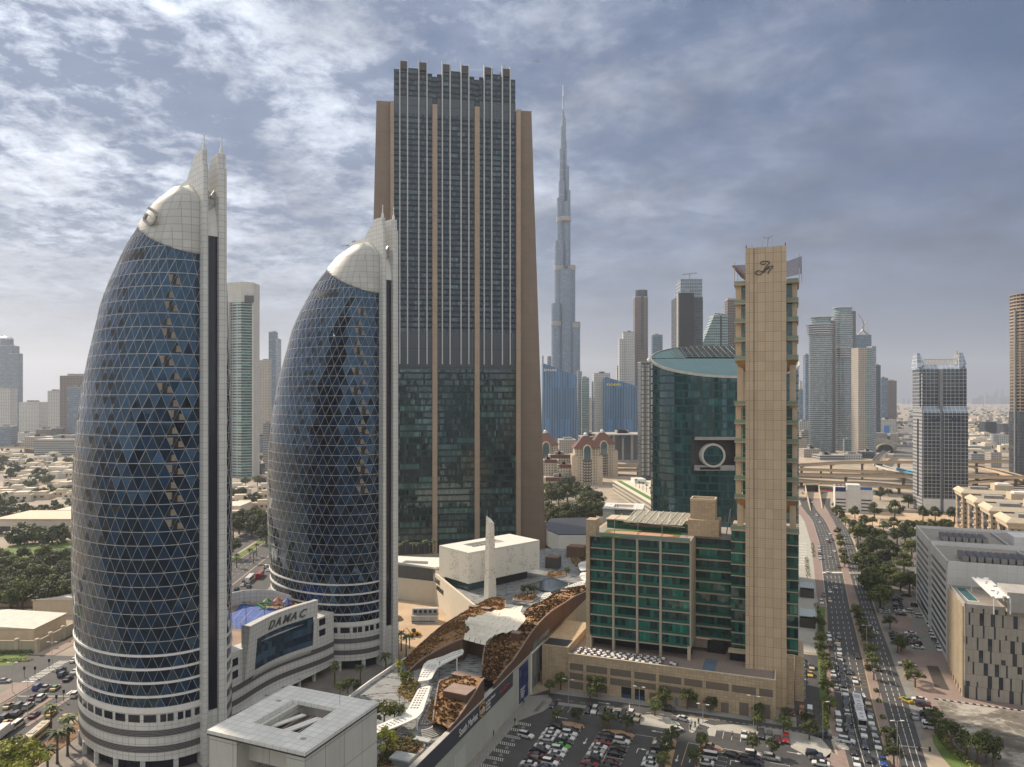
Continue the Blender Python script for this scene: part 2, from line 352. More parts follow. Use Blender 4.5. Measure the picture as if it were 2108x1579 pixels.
# stations: x, belt height, top height, half width at top, flag of the segment that follows (b body, g glass side and glass top, r glass side and body roof)
SHAPES = {
'sedan': [(-2.30,.70,.72,.74,'b'),(-2.18,.90,.95,.76,'b'),(-1.55,.94,.99,.76,'g'),(-.90,.92,1.40,.58,'r'),(.30,.90,1.42,.60,'g'),(1.12,.88,.95,.74,'b'),(2.05,.76,.80,.72,'b'),(2.30,.58,.60,.64,'e')],
'suv':   [(-2.30,.80,.84,.80,'b'),(-2.24,1.02,1.05,.80,'g'),(-1.98,1.06,1.70,.66,'r'),(.35,1.04,1.74,.68,'g'),(1.05,1.02,1.10,.80,'b'),(2.10,.94,.98,.78,'b'),(2.34,.70,.72,.70,'e')],
'minivan': [(-2.55,.85,.9,.84,'b'),(-2.50,1.05,1.08,.84,'g'),(-2.35,1.08,2.0,.74,'r'),(1.35,1.06,2.02,.76,'g'),(2.05,1.04,1.12,.80,'b'),(2.40,.92,.95,.74,'b'),(2.55,.7,.72,.70,'e')],
'pickup': [(-2.65,.80,.84,.84,'b'),(-2.60,1.02,1.04,.86,'b'),(-.72,1.04,1.06,.86,'g'),(-.60,1.04,1.74,.68,'r'),(.75,1.02,1.76,.68,'g'),(1.35,1.00,1.08,.80,'b'),(2.45,.92,.95,.78,'b'),(2.65,.70,.72,.70,'e')],
}
PROTO = {}
def car_parts(kind, col, roofcol=None):
 S_ = SHAPES[kind]; body = MB().mat(paint(col)); gl = MB().mat(MT['car_glass']); rf = MB().mat(paint(roofcol or col))
 def sec(s): x, bz, tz, wt, _ = s; return [(x, .84, .24), (x, .92, .55), (x, .90, bz), (x, wt, tz)]
 def flip(p): return (p[0], -p[1], p[2])
 for a, b in zip(S_, S_[1:]):
  A, B = sec(a), sec(b); f = a[4]
  for k in (0, 1, 2):
   tgt = gl if (k == 2 and f in 'gr') else body
   tgt.poly([A[k], A[k+1], B[k+1], B[k]]); tgt.poly([flip(A[k]), flip(B[k]), flip(B[k+1]), flip(A[k+1])])
  t_ = gl if f == 'g' else (rf if f == 'r' else body)
  t_.poly([A[3], flip(A[3]), flip(B[3]), B[3]])
 for s in (S_[0], S_[-1]):
  A = sec(s); L_ = A+[flip(p) for p in A[::-1]]; body.poly(L_ if s is S_[-1] else L_[::-1])
 if kind == 'pickup': body.mat(MT['black_rubber']).box(-2.5, -.85, -.78, .78, 1.06, 1.075)
 x0, x1 = S_[0][0], S_[-1][0]
 return body, gl, rf, x0, x1
def wheels(parent, x0, x1, r_=.33):
 w0 = MB().mat(MT['black_rubber']); w0.tube((0, -.12, 0), (0, .12, 0), r_, seg=12); w0 = w0.build('wheel', parent)
 r0 = MB().mat(MT['alloy']).tube((0, -.125, 0), (0, .125, 0), r_*.6, seg=8).build('rim', w0)
 first = True
 for x in (x0+.85, x1-.85):
  for y in (-.82, .82):
   if first: w0.location = (x, y, r_); first = False
   else: c = copy_tree(w0, parent); c.location = (x, y, r_)
def car_proto(kind, col, lod):
 key = (kind, col, lod)
 if key in PROTO: return PROTO[key]
 roof = None; c = col
 if '/' in col: c, roof = col.split('/')
 nm = {'sedan': 'sedan_car', 'suv': 'suv_car', 'minivan': 'minibus', 'pickup': 'pickup_truck', 'bus': 'bus', 'truck': 'box_truck'}[kind]
 if lod:
  if kind in ('bus', 'truck'):
   mb = MB().mat(paint(c)).box(-5.4, 5.4, -1.25, 1.25, .35, 3.0); mb.mat(MT['car_glass']).box(-5.3, 5.44, -1.28, 1.28, 1.3, 2.3); o = mb.build(nm)
  else:
   body, gl, rf, x0, x1 = car_parts(kind, c, roof); mb = MB()
   for s in (body, gl, rf):
    n = len(mb.v); mb.v += s.v
    for f, mi in zip(s.f, s.mi): mb.mat(s.mats[mi]); mb.face([n+i for i in f])
   mb.mat(MT['black_rubber'])
   for x in (x0+.85, x1-.85): mb.box(x-.33, x+.33, -.93, .93, 0, .6)
   o = mb.build(nm)
  PROTO[key] = o; o.hide_render = False; return o
 r = bpy.data.objects.new(nm, None); COL.objects.link(r); r.empty_display_size = 1
 if kind == 'bus':
  boxp('body', r, paint(c), -5.4, 5.4, -1.25, 1.25, .35, 2.95); boxp('side_window', r, MT['car_glass'], -5.2, 5.2, -1.28, -1.255, 1.3, 2.35); boxp('side_window', r, MT['car_glass'], -5.2, 5.2, 1.255, 1.28, 1.3, 2.35)
  boxp('windscreen', r, MT['car_glass'], 5.4, 5.44, -1.15, 1.15, 1.1, 2.5); boxp('roof_unit', r, paint('silver'), -3.6, -1.2, -.8, .8, 2.95, 3.15); boxp('roof_hatch', r, paint('silver'), .8, 1.8, -.5, .5, 2.95, 3.05); boxp('roof_hatch', r, paint('silver'), 3.2, 4.0, -.5, .5, 2.95, 3.05); wheels(r, -4.6, 5.0, .48)
 elif kind == 'truck':
  boxp('cargo_box', r, paint(c), -4.2, 1.6, -1.2, 1.2, .8, 3.3); boxp('cab', r, paint(c), 1.75, 3.6, -1.05, 1.05, .5, 2.3); boxp('windscreen', r, MT['car_glass'], 3.6, 3.64, -.95, .95, 1.3, 2.1); boxp('chassis', r, MT['black_rubber'], -4.1, 3.2, -.5, .5, .4, .8); wheels(r, -3.6, 3.6, .45)
 else:
  body, gl, rf, x0, x1 = car_parts(kind, c, roof); body.build('body', r); gl.build('glazing', r); rf.build('roof', r)
  wheels(r, x0, x1, .36 if kind != 'sedan' else .32)
  fb = SHAPES[kind][-1]; zz = fb[2]+.02
  for y in (-.62, .62): boxp('headlight', r, MT['car_light'], x1-.10, x1+.03, y-.16, y+.16, zz-.12, zz+.02)
  for y in (-.66, .66): boxp('tail_light', r, MT['car_tail'], x0-.03, x0+.06, y-.14, y+.14, SHAPES[kind][1][1]-.24, SHAPES[kind][1][1]-.08)
 PROTO[key] = r; return r
USED = set()
def car(kind, col, loc, rot, label, group, z=.05, lod=False):
 key = (kind, col, lod); p = car_proto(kind, col, lod)
 if key in USED: p = copy_tree(p)
 USED.add(key); p.location = (loc[0], loc[1], z); p.rotation_euler = (0, 0, rot)
 nice = {'sedan': 'car', 'suv': 'SUV', 'minivan': 'minibus', 'pickup': 'pickup', 'bus': 'bus', 'truck': 'box truck'}[kind]
 cn = col.replace('/', ' and ')
 tag(p, label.format(cn+' '+nice), 'bus' if kind in ('bus', 'minivan') else ('truck' if kind in ('truck', 'pickup') else 'car'), group); return p
# ================================================================== trees
def crown_mesh(name, mat, n, rx, rz, leaf, clumps, seed, flat=.0, low=-.6):
 R_ = random.Random(seed); mb = MB(); mats = mat if isinstance(mat, list) else [mat]; cs = []
 for k in range(clumps):
  th = R_.uniform(0, 2*pi); u = R_.uniform(low, 1); rr = sqrt(max(0, 1-u*u))*R_.uniform(.45, .95)
  cs.append((Vector((rx*rr*cos(th), rx*rr*sin(th), rz*u*R_.uniform(.6, .95))), rx*R_.uniform(.26, .46)))
 for k in range(n):
  c, r_ = R_.choice(cs); d = Vector((R_.gauss(0, 1), R_.gauss(0, 1), R_.gauss(0, 1)+.25)).normalized(); q = R_.random()**.35
  p = c+Vector((d.x*r_*q, d.y*r_*q, d.z*r_*q*.8)); nrm_ = (d+Vector((R_.uniform(-.6, .6), R_.uniform(-.6, .6), R_.uniform(-.3, .9)))).normalized()
  u_ = nrm_.cross(Vector((R_.random(), R_.random(), R_.random()+.1))).normalized(); w_ = nrm_.cross(u_); s = leaf*R_.uniform(.5, 1.25)
  mb.mat(mats[R_.randrange(len(mats))]); mb.poly([p-u_*s, p-w_*s*.6, p+u_*s, p+w_*s*.6])
 return mb, cs
TP = {}
def tree_proto(kind, var):
 key = (kind, var)
 if key in TP: return TP[key]
 R_ = random.Random(hash(kind) % 991+var*7 if False else sum(map(ord, kind))+var*7)
 spec = {'street': ('leaf', 1100, 2.3, 1.7, .23, 15, 2.6), 'broad': ('leaf', 1900, 4.6, 3.3, .42, 24, 4.6), 'dark': ('leaf_dark', 1900, 4.4, 3.9, .42, 24, 4.4), 'lime': ('leaf_lime', 1100, 2.3, 2.2, .25, 15, 2.4), 'far': ('leaf_dark', 420, 4.6, 3.4, .85, 14, 3.8), 'olive': ('leaf', 420, 4.6, 3.4, .85, 14, 3.8)}
 nm = {'street': 'street_tree', 'broad': 'broad_tree', 'dark': 'dark_tree', 'lime': 'young_tree', 'far': 'distant_tree', 'olive': 'distant_tree', 'palm': 'palm_tree'}[kind]
 r = bpy.data.objects.new(nm, None); COL.objects.link(r)
 if kind == 'palm':
  Hh = 6.0+var; tr = MB().mat(MT['trunk']); tr.cyl(0, 0, 0, .6, .42, .3, 8); tr.cyl(0, 0, .6, Hh, .28, .2, 8); tr.build('trunk', r); mb = MB().mat(MT['leaf_palm'])
  for k in range(34):
   th = R_.uniform(0, 2*pi); up = R_.uniform(-.25, 1.15); L_ = R_.uniform(2.3, 3.2); prev = Vector((0, 0, Hh)); d = Vector((cos(th), sin(th), up)).normalized(); side = Vector((-sin(th), cos(th), 0))
   for s in range(6):
    nx = prev+d*(L_/6); d = (d+Vector((0, 0, -.26))).normalized(); w_ = .52*(1-s/6.5)
    for q in (-1, 1):
     dr = Vector((0, 0, -.24*w_)); mb.poly([prev, nx, nx+side*q*w_*.8+dr, prev+side*q*w_+dr])
    prev = nx
  mb.build('crown', r)
 else:
  mt, n, rx, rz, leaf, cl, hc = spec[kind]; mb, cs = crown_mesh('crown', MT[mt], n, rx, rz, leaf, cl, sum(map(ord, kind))+var*31)
  if kind in ('far', 'olive'): cz = rz*.75+.6
  else: cz = hc+rz*.35
  cr = mb.build('crown', r); cr.location = (0, 0, cz)
  tr = MB().mat(MT['trunk']); tr.cyl(0, 0, 0, cz*.75, rx*.09+.03, rx*.055+.02, 7)
  for c, q in cs[:7]: tr.tube((0, 0, cz*.68), (c.x*.8, c.y*.8, cz+c.z*.7), rx*.04, rx*.014)
  tr.build('trunk', r)
 TP[key] = r; return r
TUSED = set()
def tree(kind, loc, label, group, s=1., z=0., cat='tree', var=None, zs=None):
 var = RND.randrange(3) if var is None else var; p = tree_proto(kind, var)
 if (kind, var) in TUSED: p = copy_tree(p)
 TUSED.add((kind, var)); p.location = (loc[0], loc[1], z); p.rotation_euler = (0, 0, RND.uniform(0, 6.28)); p.scale = (s, s, zs or s*RND.uniform(.9, 1.12))
 tag(p, label, 'palm' if kind == 'palm' else cat, group); return p
# ================================================================== street furniture
def lamp(loc, h_, label, group, heads=2, rot=0., z=0.):
 r = thing('street_lamp', label, 'street lamp', (loc[0], loc[1], z), rot, group); MB().mat(MT['steel']).tube((0, 0, 0), (0, 0, h_), .11, .07, 6).build('pole', r)
 for k in range(heads):
  s = 1 if k == 0 else -1; a = MB().mat(MT['steel']); a.tube((0, 0, h_), (s*1.1, 0, h_+.15), .05); a.build('arm', r); boxp('lamp_head', r, plain('lamp_white', (.60, .60, .58), .4), min(s*.9, s*1.9), max(s*.9, s*1.9), -.2, .2, h_+.1, h_+.24)
 return r
def person(loc, rot, label, top, legs, z=0., group='people walking in the car park and street'):
 """one continuous standing or walking figure about 1.7 m tall"""
 o = bpy.data.objects.new('person', bpy.data.meshes.new('person')); COL.objects.link(o); bm = bmesh.new()
 J = {'pel': (0, 0, .95, .15), 'ch': (0, 0, 1.30, .17), 'nk': (0, 0, 1.48, .07), 'hd': (.02, 0, 1.64, .105), 'kl': (.10, .09, .52, .075), 'fl': (.02, .10, .06, .05), 'tl': (.18, .10, .03, .04), 'kr': (-.03, -.09, .52, .075), 'fr': (-.20, -.10, .08, .05), 'tr': (-.06, -.10, .03, .04),
  'sl': (0, .20, 1.40, .06), 'el': (-.05, .25, 1.14, .045), 'hl': (.05, .26, .90, .035), 'sr': (0, -.20, 1.40, .06), 'er': (.03, -.25, 1.14, .045), 'hr': (.16, -.24, .93, .035)}
 V = {k: bm.verts.new(v[:3]) for k, v in J.items()}
 for a, b in (('pel','ch'),('ch','nk'),('nk','hd'),('pel','kl'),('kl','fl'),('fl','tl'),('pel','kr'),('kr','fr'),('fr','tr'),('ch','sl'),('sl','el'),('el','hl'),('ch','sr'),('sr','er'),('er','hr')): bm.edges.new((V[a], V[b]))
 bm.to_mesh(o.data); bm.free(); md = o.modifiers.new('skin', 'SKIN')
 for i, k in enumerate(J): o.data.skin_vertices[0].data[i].radius = (J[k][3], J[k][3])
 o.data.skin_vertices[0].data[0].use_root = True
 m_ = newmat('clothes_%d' % len(MATS)); t = m_[1]; tc = t.n('ShaderNodeTexCoord'); s_ = t.n('ShaderNodeSeparateXYZ', {0: tc.outputs['Object']})
 c = t.mix(t.m('GREATER_THAN', s_.outputs[2], 1.52), t.mix(t.m('GREATER_THAN', s_.outputs[2], .98), legs, top), (.22, .13, .09)); c = t.mix(t.m('GREATER_THAN', s_.outputs[2], 1.70), c, (.015, .012, .01)); finish(t, c, .8)
 o.data.materials.append(m_[0]); o.location = (loc[0], loc[1], z); o.rotation_euler = (0, 0, rot); return tag(o, label, 'person', group)
# ================================================================== bullet towers
tiles('white_tile', (.64, .645, .62), 1.6, 1.6, .12, (.34, .34, .32), .06, .35)
tiles('cap_tile', (.53, .535, .51), 2.1, 2.1, .15, (.34, .29, .22), .12, .5)
glassm('lattice_glass', (.005, .014, .030), .05, 1.95, .9, .06, spec=(.30, .55, .85))
plain('lattice_bar', (.43, .42, .41), .5, .1, var=.1)
plain('navy_glass', (.010, .015, .028), .15, 0, ior=1.5)
plain('balcony_wall', (.25, .205, .15), .7, var=.25, scale=.8)
m, t = newmat('louvre'); h, z, tc = face_h(t)
q = t.m('DIVIDE', z, .38); q = t.m('SUBTRACT', q, t.m('FLOOR', q))
finish(t, t.mix(t.m('GREATER_THAN', q, .45), (.02, .02, .025), (.22, .22, .23)), .5, .3)
T1_SIL = [(290,380),(300,383),(392,356),(380,388)]
SIL = [(376,392),(380,388),(392,356),(424,316.5),(461,289.5),(489,271),(521,251),(552,237),(589,219.7),(632,205),(694,191),(717,185),(780,171),(871,158),(951,150),(1028,147),(1113,146.4),(1173,146.5),(1272,150.7),(1343,156),(1414,162),(1528,165),(1700,169)]
def sil(py):
 if py <= SIL[0][0]: return SIL[0][1]
 for (a, b), (c, d) in zip(SIL, SIL[1:]):
  if py <= c: return b+(d-b)*(py-a)/(c-a)
 return SIL[-1][1]
EA, EB, EL = 29.55, 19.85, radians(134.12)
TIP = (-86.8, 197.5); SY = -5.4
EU = (cos(EL), sin(EL)); EV = (-sin(EL), cos(EL))
_t = [0.0]; _n = 2000
for i in range(_n):
 a = 2*pi*(i+.5)/_n; _t.append(_t[-1]+sqrt((EA*sin(a))**2+(EB*cos(a))**2))
def ang(fr):      # arc-length fraction -> ellipse parameter
 s = (fr % 1.0)*_t[-1]; lo, hi = 0, _n
 while hi-lo > 1:
  md = (lo+hi)//2
  if _t[md] <= s: lo = md
  else: hi = md
 return 2*pi*(lo+(s-_t[lo])/(_t[lo+1]-_t[lo]))/_n
def ell(s, fr, off=0.):
 a = ang(fr+.5); x = (EA*s+off)*cos(a)+EA*s; y = (EB*s+off)*sin(a)+SY*(1-s); return x, y
def solve_s(z):
 lo, hi = .01, 1.15
 for _ in range(26):
  s = (lo+hi)/2; best = None
  for i in range(60):
   x, y = ell(s, i/60); X = TIP[0]+x*EU[0]+y*EV[0]; Y = TIP[1]+x*EU[1]+y*EV[1]; p = CX+FP*X/Y
   if best is None or p < best[0]: best = (p, Y)
  py = HY-(z-H)*FP/best[1]
  if best[0] > sil(py): lo = s
  else: hi = s
 return s
_sc = {}
def S(z):
 k = round(z*4)
 for q in (k,):
  if q not in _sc: _sc[q] = solve_s(q/4)
 k0 = floor(z*4)
 for q in (k0, k0+1):
  if q not in _sc: _sc[q] = solve_s(q/4)
 f = z*4-k0; return _sc[k0]*(1-f)+_sc[k0+1]*f
NP, RH, Z0 = 48, 3.65, 17.0
CAPK, CAPZ = .52, 139.3
def capz(x): return CAPZ+CAPK*x
def bullet(label):
 root = thing('office_tower', label, 'tower', (TIP[0], TIP[1], 0), EL, 'pair of bullet shaped lattice towers')
 nr = 39
 P = {}
 for r in range(nr+1):
  z = min(Z0+r*RH, 159.4); s = S(z)
  for i in range(NP): P[r, i] = (*ell(s, (i+.5*(r % 2))/NP), z)
 bm = bmesh.new(); V = {k: bm.verts.new(v) for k, v in P.items()}
 openings = []
 def near(r, px):
  best = None
  for i in range(NP):
   x, y, z = P[r, i]; X = TIP[0]+x*EU[0]+y*EV[0]; Y = TIP[1]+x*EU[1]+y*EV[1]; q = abs(CX+FP*X/Y-px)+(Y-190)*.6
   if best is None or q < best[0]: best = (q, i)
  return best[1]
 cols = {r: (near(r, 343), near(r, 228-(28-r)*1.3 if r < 28 else 236), near(r, 214-(28-r)*2.6)) for r in range(nr)}; band_ = [near(33, 246), near(33, 286)]
 for r in range(nr):
  for i in range(NP):
   j = (i+1) % NP
   if r % 2 == 0: tris = (((r, i), (r, j), (r+1, i)), ((r+1, i), (r, j), (r+1, j)))
   else: tris = (((r, i), (r, j), (r+1, j)), ((r+1, j), (r+1, i), (r, i)))
   for k, tr in enumerate(tris):
    c = [sum(P[q][n] for q in tr)/3 for n in range(3)]
    if c[2]-2 < capz(c[0]) and r < 34:
     col = None
     if 13 <= r <= 31 and i == cols[r][0] and (k == 0 or r % 2): col = 'beige'
     if 12 <= r <= 31 and i in cols[r][1:] and k == (r//2) % 2: col = 'dark'
     if r == 33 and min(band_) <= i <= max(band_): col = 'dark'
     if col: openings.append((tr, col))
    try: bm.faces.new([V[q] for q in tr])
    except ValueError: pass
 n = Vector((-CAPK, 0, 1)).normalized()
 bmesh.ops.bisect_plane(bm, geom=bm.verts[:]+bm.edges[:]+bm.faces[:], plane_co=(0, 0, CAPZ), plane_no=n, clear_outer=True)
 bmesh.ops.split_edges(bm, edges=bm.edges[:]); bmesh.ops.recalc_face_normals(bm, faces=bm.faces[:])
 me = bpy.data.meshes.new('glass_skin'); bm.to_mesh(me); bm.free(); me.materials.append(MT['lattice_glass'])
 # outward normals
 for p in me.polygons:
  c = p.center
  if p.normal.x*(c.x-EA*.7)+p.normal.y*(c.y+1) < 0: p.flip()
 o = bpy.data.objects.new('glass_skin', me); COL.objects.link(o); o.parent = root
 lat = MB().mat(MT['lattice_bar'])
 def seg(a, b, r_):
  fa = a[2]-capz(a[0]); fb = b[2]-capz(b[0])
  if fa > 0 and fb > 0: return
  if fa > 0 or fb > 0:
   q = fa/(fa-fb); c = tuple(a[n]+(b[n]-a[n])*q for n in range(3))
   if fa > 0: a = c
   else: b = c
  lat.tube(a, b, r_, seg=3)
 for r in range(nr):
  for i in range(NP):
   j = (i+1) % NP; h_ = (i-1) % NP
   seg(P[r, i], P[r, j], .10)
   up = ((r+1, i), (r+1, h_)) if r % 2 == 0 else ((r+1, i), (r+1, j))
   for q in up: seg(P[r, i], P[q], .085)
 lat.build('lattice', root)
 bal = {}
 for tr, col in openings: bal.setdefault((col, tr[0], tr[1], tr[2]), []).append(tr)
 for (col, (r, _a), _b, _c), trs in bal.items():
  mb = MB(); c = Vector((EA*S(Z0+r*RH), SY*(1-S(Z0+r*RH)), 0))
  for tr in trs:
   pts = [Vector(P[q])-(c-Vector((*P[q][:2], 0))).normalized()*.06 for q in tr]; pts.sort(key=lambda p: p.z); flat = abs(pts[0].z-pts[1].z) < .1
   ap = pts[2] if flat else pts[0]; a, b = (pts[0], pts[1]) if flat else (pts[1], pts[2]); l0, l1 = (.14, .60) if flat else (.34, .86); l0, l1 = (l0, l1) if flat else (1-l1+.0, 1-l0)
   p0, p1, p2, p3 = a.lerp(ap, l0), b.lerp(ap, l0), b.lerp(ap, l1), a.lerp(ap, l1); m0, m1 = p0.lerp(p1, .45), p3.lerp(p2, .45)
   mb.mat(MT['balcony_wall'] if col == 'beige' else MT['dark_opening']).poly([m0, p1, p2, m1]); mb.mat(MT['dark_opening']).poly([p0, m0, m1, p3])  # flat patches on the glass, dark colour stands in for recess shade
  mb.build('balcony' if col == 'beige' else 'dark_recess_patch', root)
 # shell cap
 bm = bmesh.new(); rows = []
 zs = [133+1.2*k for k in range(23)]
 for z in zs:
  s = S(min(z, 159.6)) if z < 159 else S(159)*max(0.05, (160.8-z)/2)
  rows.append([bm.verts.new((*q, min(z, 160.3-.055*max(0, 11-q[0])**2))) for q in [ell(s, i/72) for i in range(72)]])
 for a, b in zip(rows, rows[1:]):
  for i in range(72):
   j = (i+1) % 72
   try: f = bm.faces.new((a[i], a[j], b[j], b[i])); f.smooth = True
   except ValueError: pass
 bm.faces.new(rows[-1])
 bmesh.ops.bisect_plane(bm, geom=bm.verts[:]+bm.edges[:]+bm.faces[:], plane_co=(0, 0, CAPZ), plane_no=n, clear_inner=True)
 bmesh.ops.recalc_face_normals(bm, faces=bm.faces[:])
 me = bpy.data.meshes.new('crown_shell'); bm.to_mesh(me); bm.free(); me.materials.append(MT['cap_tile'])
 o = bpy.data.objects.new('crown_shell', me); COL.objects.link(o); o.parent = root
 o.modifiers.new('thick', 'SOLIDIFY').thickness = .35; o.modifiers[0].offset = 1
 # roof vents and round window on the shell
 def on_shell(fr, z, off=.42):
  s = S(z); x, y = ell(s, fr, off); return Vector((x, y, z))
 for fr0, z0 in ((.118, 153.2), (.155, 151.9)):
  mb = MB().mat(MT['grey_metal']); a = [on_shell(fr0, z0), on_shell(fr0+.030, z0), on_shell(fr0+.030, z0+1.6), on_shell(fr0, z0+1.6)]
  mb.poly(a); mb.build('roof_vent', root)
 c = on_shell(.055, 143.2); tx = (on_shell(.065, 143.2)-c).normalized(); tz = (on_shell(.055, 144.2)-c).normalized()
 MB().mat(MT['navy_glass']).poly([c+tx*cos(k*pi/8)*.75+tz*sin(k*pi/8)*.75 for k in range(16)]).build('round_window', root)
 # ring bands and drum
 for k in range(5):
  z = 17.0+3.65*k; s = S(z); mb = MB().mat(MT['white_paint'])
  for i in range(72):
   a, b = ell(s, i/72, .38), ell(s, (i+1)/72, .38); a2, b2 = ell(s, i/72, -.2), ell(s, (i+1)/72, -.2)
   hh = .27 if k else .75
   mb.poly([(*a, z-hh), (*b, z-hh), (*b, z+hh), (*a, z+hh)]); mb.poly([(*a, z+hh), (*b, z+hh), (*b2, z+hh), (*a2, z+hh)])
   mb.poly([(*a2, z-hh), (*b2, z-hh), (*b, z-hh), (*a, z-hh)])
  mb.build('ring_band', root)
 def drum(name, z0, z1, off, mat, n=72, a0=0, a1=1., label=None):
  mb = MB().mat(mat); s0, s1 = S(z0), S(z1)
  for i in range(n):
   f0 = a0+(a1-a0)*i/n; f1 = a0+(a1-a0)*(i+1)/n
   mb.poly([(*ell(s0, f0, off), z0), (*ell(s0, f1, off), z0), (*ell(s1, f1, off), z1), (*ell(s1, f0, off), z1)])
  return mb.build(name, root, smooth=False)
 drum('drum_wall', 3.6, 16.4, .25, MT['white_tile']); drum('drum_wall', 0, 3.6, -1.8, MT['navy_glass'])
 drum('louvre_band', 10.0, 11.8, .31, MT['louvre']); drum('louvre_band', 5.8, 7.6, .31, MT['louvre'])
 for i in range(36): drum('drum_window', 13.9, 15.9, .33, MT['navy_glass'], 1, (i+.12)/36, (i+.88)/36)
 for i in range(18):
  x, y = ell(S(2), (i+.5)/18, .0); MB().mat(MT['white_tile']).box(x-.5, x+.5, y-.5, y+.5, 0, 3.8).build('pier', root)
 # twin-fin spine
 for y0 in (-3.4, -8.5):
  mb = MB().mat(MT['white_tile'])
  prof = [(-2.6, 0), (9, 0), (9, 118), (4.6, 141), (4.6, 156), (17, 159.4), (20, 160.2), (20, 161.0), (9.4, 161.6), (3.2, 167.6), (-1.9, 167.6), (-1.9, 163.6), (-2.6, 163.4)] if y0 > -5 else \
   [(-2.6, 0), (9, 0), (9, 118), (4.6, 141), (3.6, 156), (7, 161.2), (3.2, 167.6), (-1.9, 167.6), (-1.9, 163.6), (-2.6, 163.4)]
  k = len(prof); y1 = y0+(1.25 if y0 > -5 else 2.1)
  mb.poly([(x, y1, z) for x, z in prof]); mb.poly([(x, y0, z) for x, z in prof][::-1])
  for i in range(k):
   (xa, za), (xb, zb) = prof[i], prof[(i+1) % k]; mb.poly([(xa, y0, za), (xb, y0, zb), (xb, y1, zb), (xa, y1, za)])
  mb.build('spine_fin', root)
  a = MB().mat(MT['white_paint']); yc = (y0+y1)/2
  a.tube((-1.3, yc, 163.5), (-1.3, yc, 169.2), .62, .42, 8); a.tube((-1.3, yc, 169.2), (-1.3, yc, 172), .2, .12, 6); a.ball((-1.3, yc, 172), .25, seg=6, rings=4); a.build('mast', root)
 MB().mat(MT['navy_glass']).box(-1.3, 2, -6.4, -3.4, 14.6, 144.5).build('spine_glazing', root)
 MB().mat(MT['white_tile']).box(-1.7, 2.4, -6.4, -3.4, 0, 14.6).build('spine_base', root)
 mb = MB().mat(MT['white_paint'])
 for k in range(10):
  z0, z1 = 144.5+k*1.25, 144.5+(k+1)*1.25; x0 = -1.6+k*k*.045; x1 = -1.6+(k+1)**2*.045
  mb.poly([(x0, -6.4, z0), (x0, -3.4, z0), (x1, -3.4, z1), (x1, -6.4, z1)])
 mb.build('spine_shell', root)
 mb = MB().mat(MT['white_tile']); mb.tube((1, -7.5, 152), (1, -3.4, 159), .5); mb.tube((1, -7.5, 159), (1, -3.4, 152), .5); mb.build('cross_brace', root)
 mb = MB().mat(MT['grey_metal']); mb.tube((19, -2.8, 160.6), (23, -2.6, 160.9), .5, .3); mb.tube((22, -2.5, 161), (26, -2.4, 161.2), .14); mb.box(16.5, 18, -3.5, -2.2, 161, 161.8); mb.build('cleaning_crane', root)
 return root
bt1 = bullet('nearer dark blue bullet tower of triangular panes with a letter emblem on its white crown')
bt2 = copy_tree(bt1)
bt2.location = (TIP[0]+33.4+2.0, TIP[1]+73.9, 0); bt2.scale = (1.05, 1.05, 1); bt2['label'] = 'farther bullet tower of triangular panes with plain white crown, left of the tall skyscraper'
# the open letter emblem
mb = MB().mat(plain('emblem', (.40, .37, .32), .5, .2))
_s = S(152); D0 = min(TIP[1]+x*EU[1]+y*EV[1] for x, y in [ell(_s, k/200) for k in range(200)] if abs(CX+FP*(TIP[0]+x*EU[0]+y*EV[0])/(TIP[1]+x*EU[1]+y*EV[1])-318) < 6)-3.0
def pd(x, y, d): return ((x-CX)/FP*d, d, H-(y-HY)/FP*d)
L = bt1.matrix_world if False else Matrix.Translation((TIP[0], TIP[1], 0)) @ Matrix.Rotation(EL, 4, 'Z')
Li = L.inverted()
em = [(306.5, 428), (311, 430.5), (317, 434), (321, 439), (322, 446), (319.5, 454), (315.5, 459.5), (310, 461.5), (303, 457.5), (296.5, 452), (300, 445.5), (302.5, 440.5)]
pts = [Li @ Vector(pd(x, y, D0+(315-x)*.16)) for x, y in em]
for a, b in zip(pts, pts[1:]): mb.tube(a, b, .5, seg=4)
for p in pts[2::3]: mb.tube(p, p+Li.to_3x3() @ Vector((1.0, 3.0, -.6)), .1)
mb.build('emblem', bt1)
# ================================================================== linking podium with the sign wall
PA, PB = (-86.5, 219.5), (-66.0, 262.0)     # front line between the towers
pd_o = PA; pang = math.degrees(atan2(PB[1]-PA[1], PB[0]-PA[0])); PF = F(PA, pang)
plen = sqrt((PB[0]-PA[0])**2+(PB[1]-PA[1])**2)
pod = PF.thing('podium_building', 'white tiled building joining the bullet towers, with glazed sign wall and dark louvre bands', 'building')
def curve_y(x): q = x/plen; return 3.2*sin(pi*q)**2*0.9      # gently bowed back
def strip(mb, x0, x1, z0, z1, off, n=14):
 for i in range(n):
  a = x0+(x1-x0)*i/n; b = x0+(x1-x0)*(i+1)/n
  mb.poly([(a, curve_y(a)+off, z0), (b, curve_y(b)+off, z0), (b, curve_y(b)+off, z1), (a, curve_y(a)+off, z1)])
mb = MB().mat(MT['white_tile']); strip(mb, -4, plen+3, 3.4, 22.3, 0)
mb.poly([(-4, curve_y(-4), 22.3), (plen+3, curve_y(plen+3), 22.3), (plen+3, .9+4, 22.3), (-4, .9+4, 22.3)])
mb.poly([(-4, 0, 3.4), (plen+3, 0, 3.4), (plen+3, 8, 3.4), (-4, 8, 3.4)]); mb.build('wall', pod)
for z in (10.0, 5.8):
 mb = MB().mat(MT['louvre']); strip(mb, -4, plen+3, z, z+1.8, -.05); mb.build('louvre_band', pod)
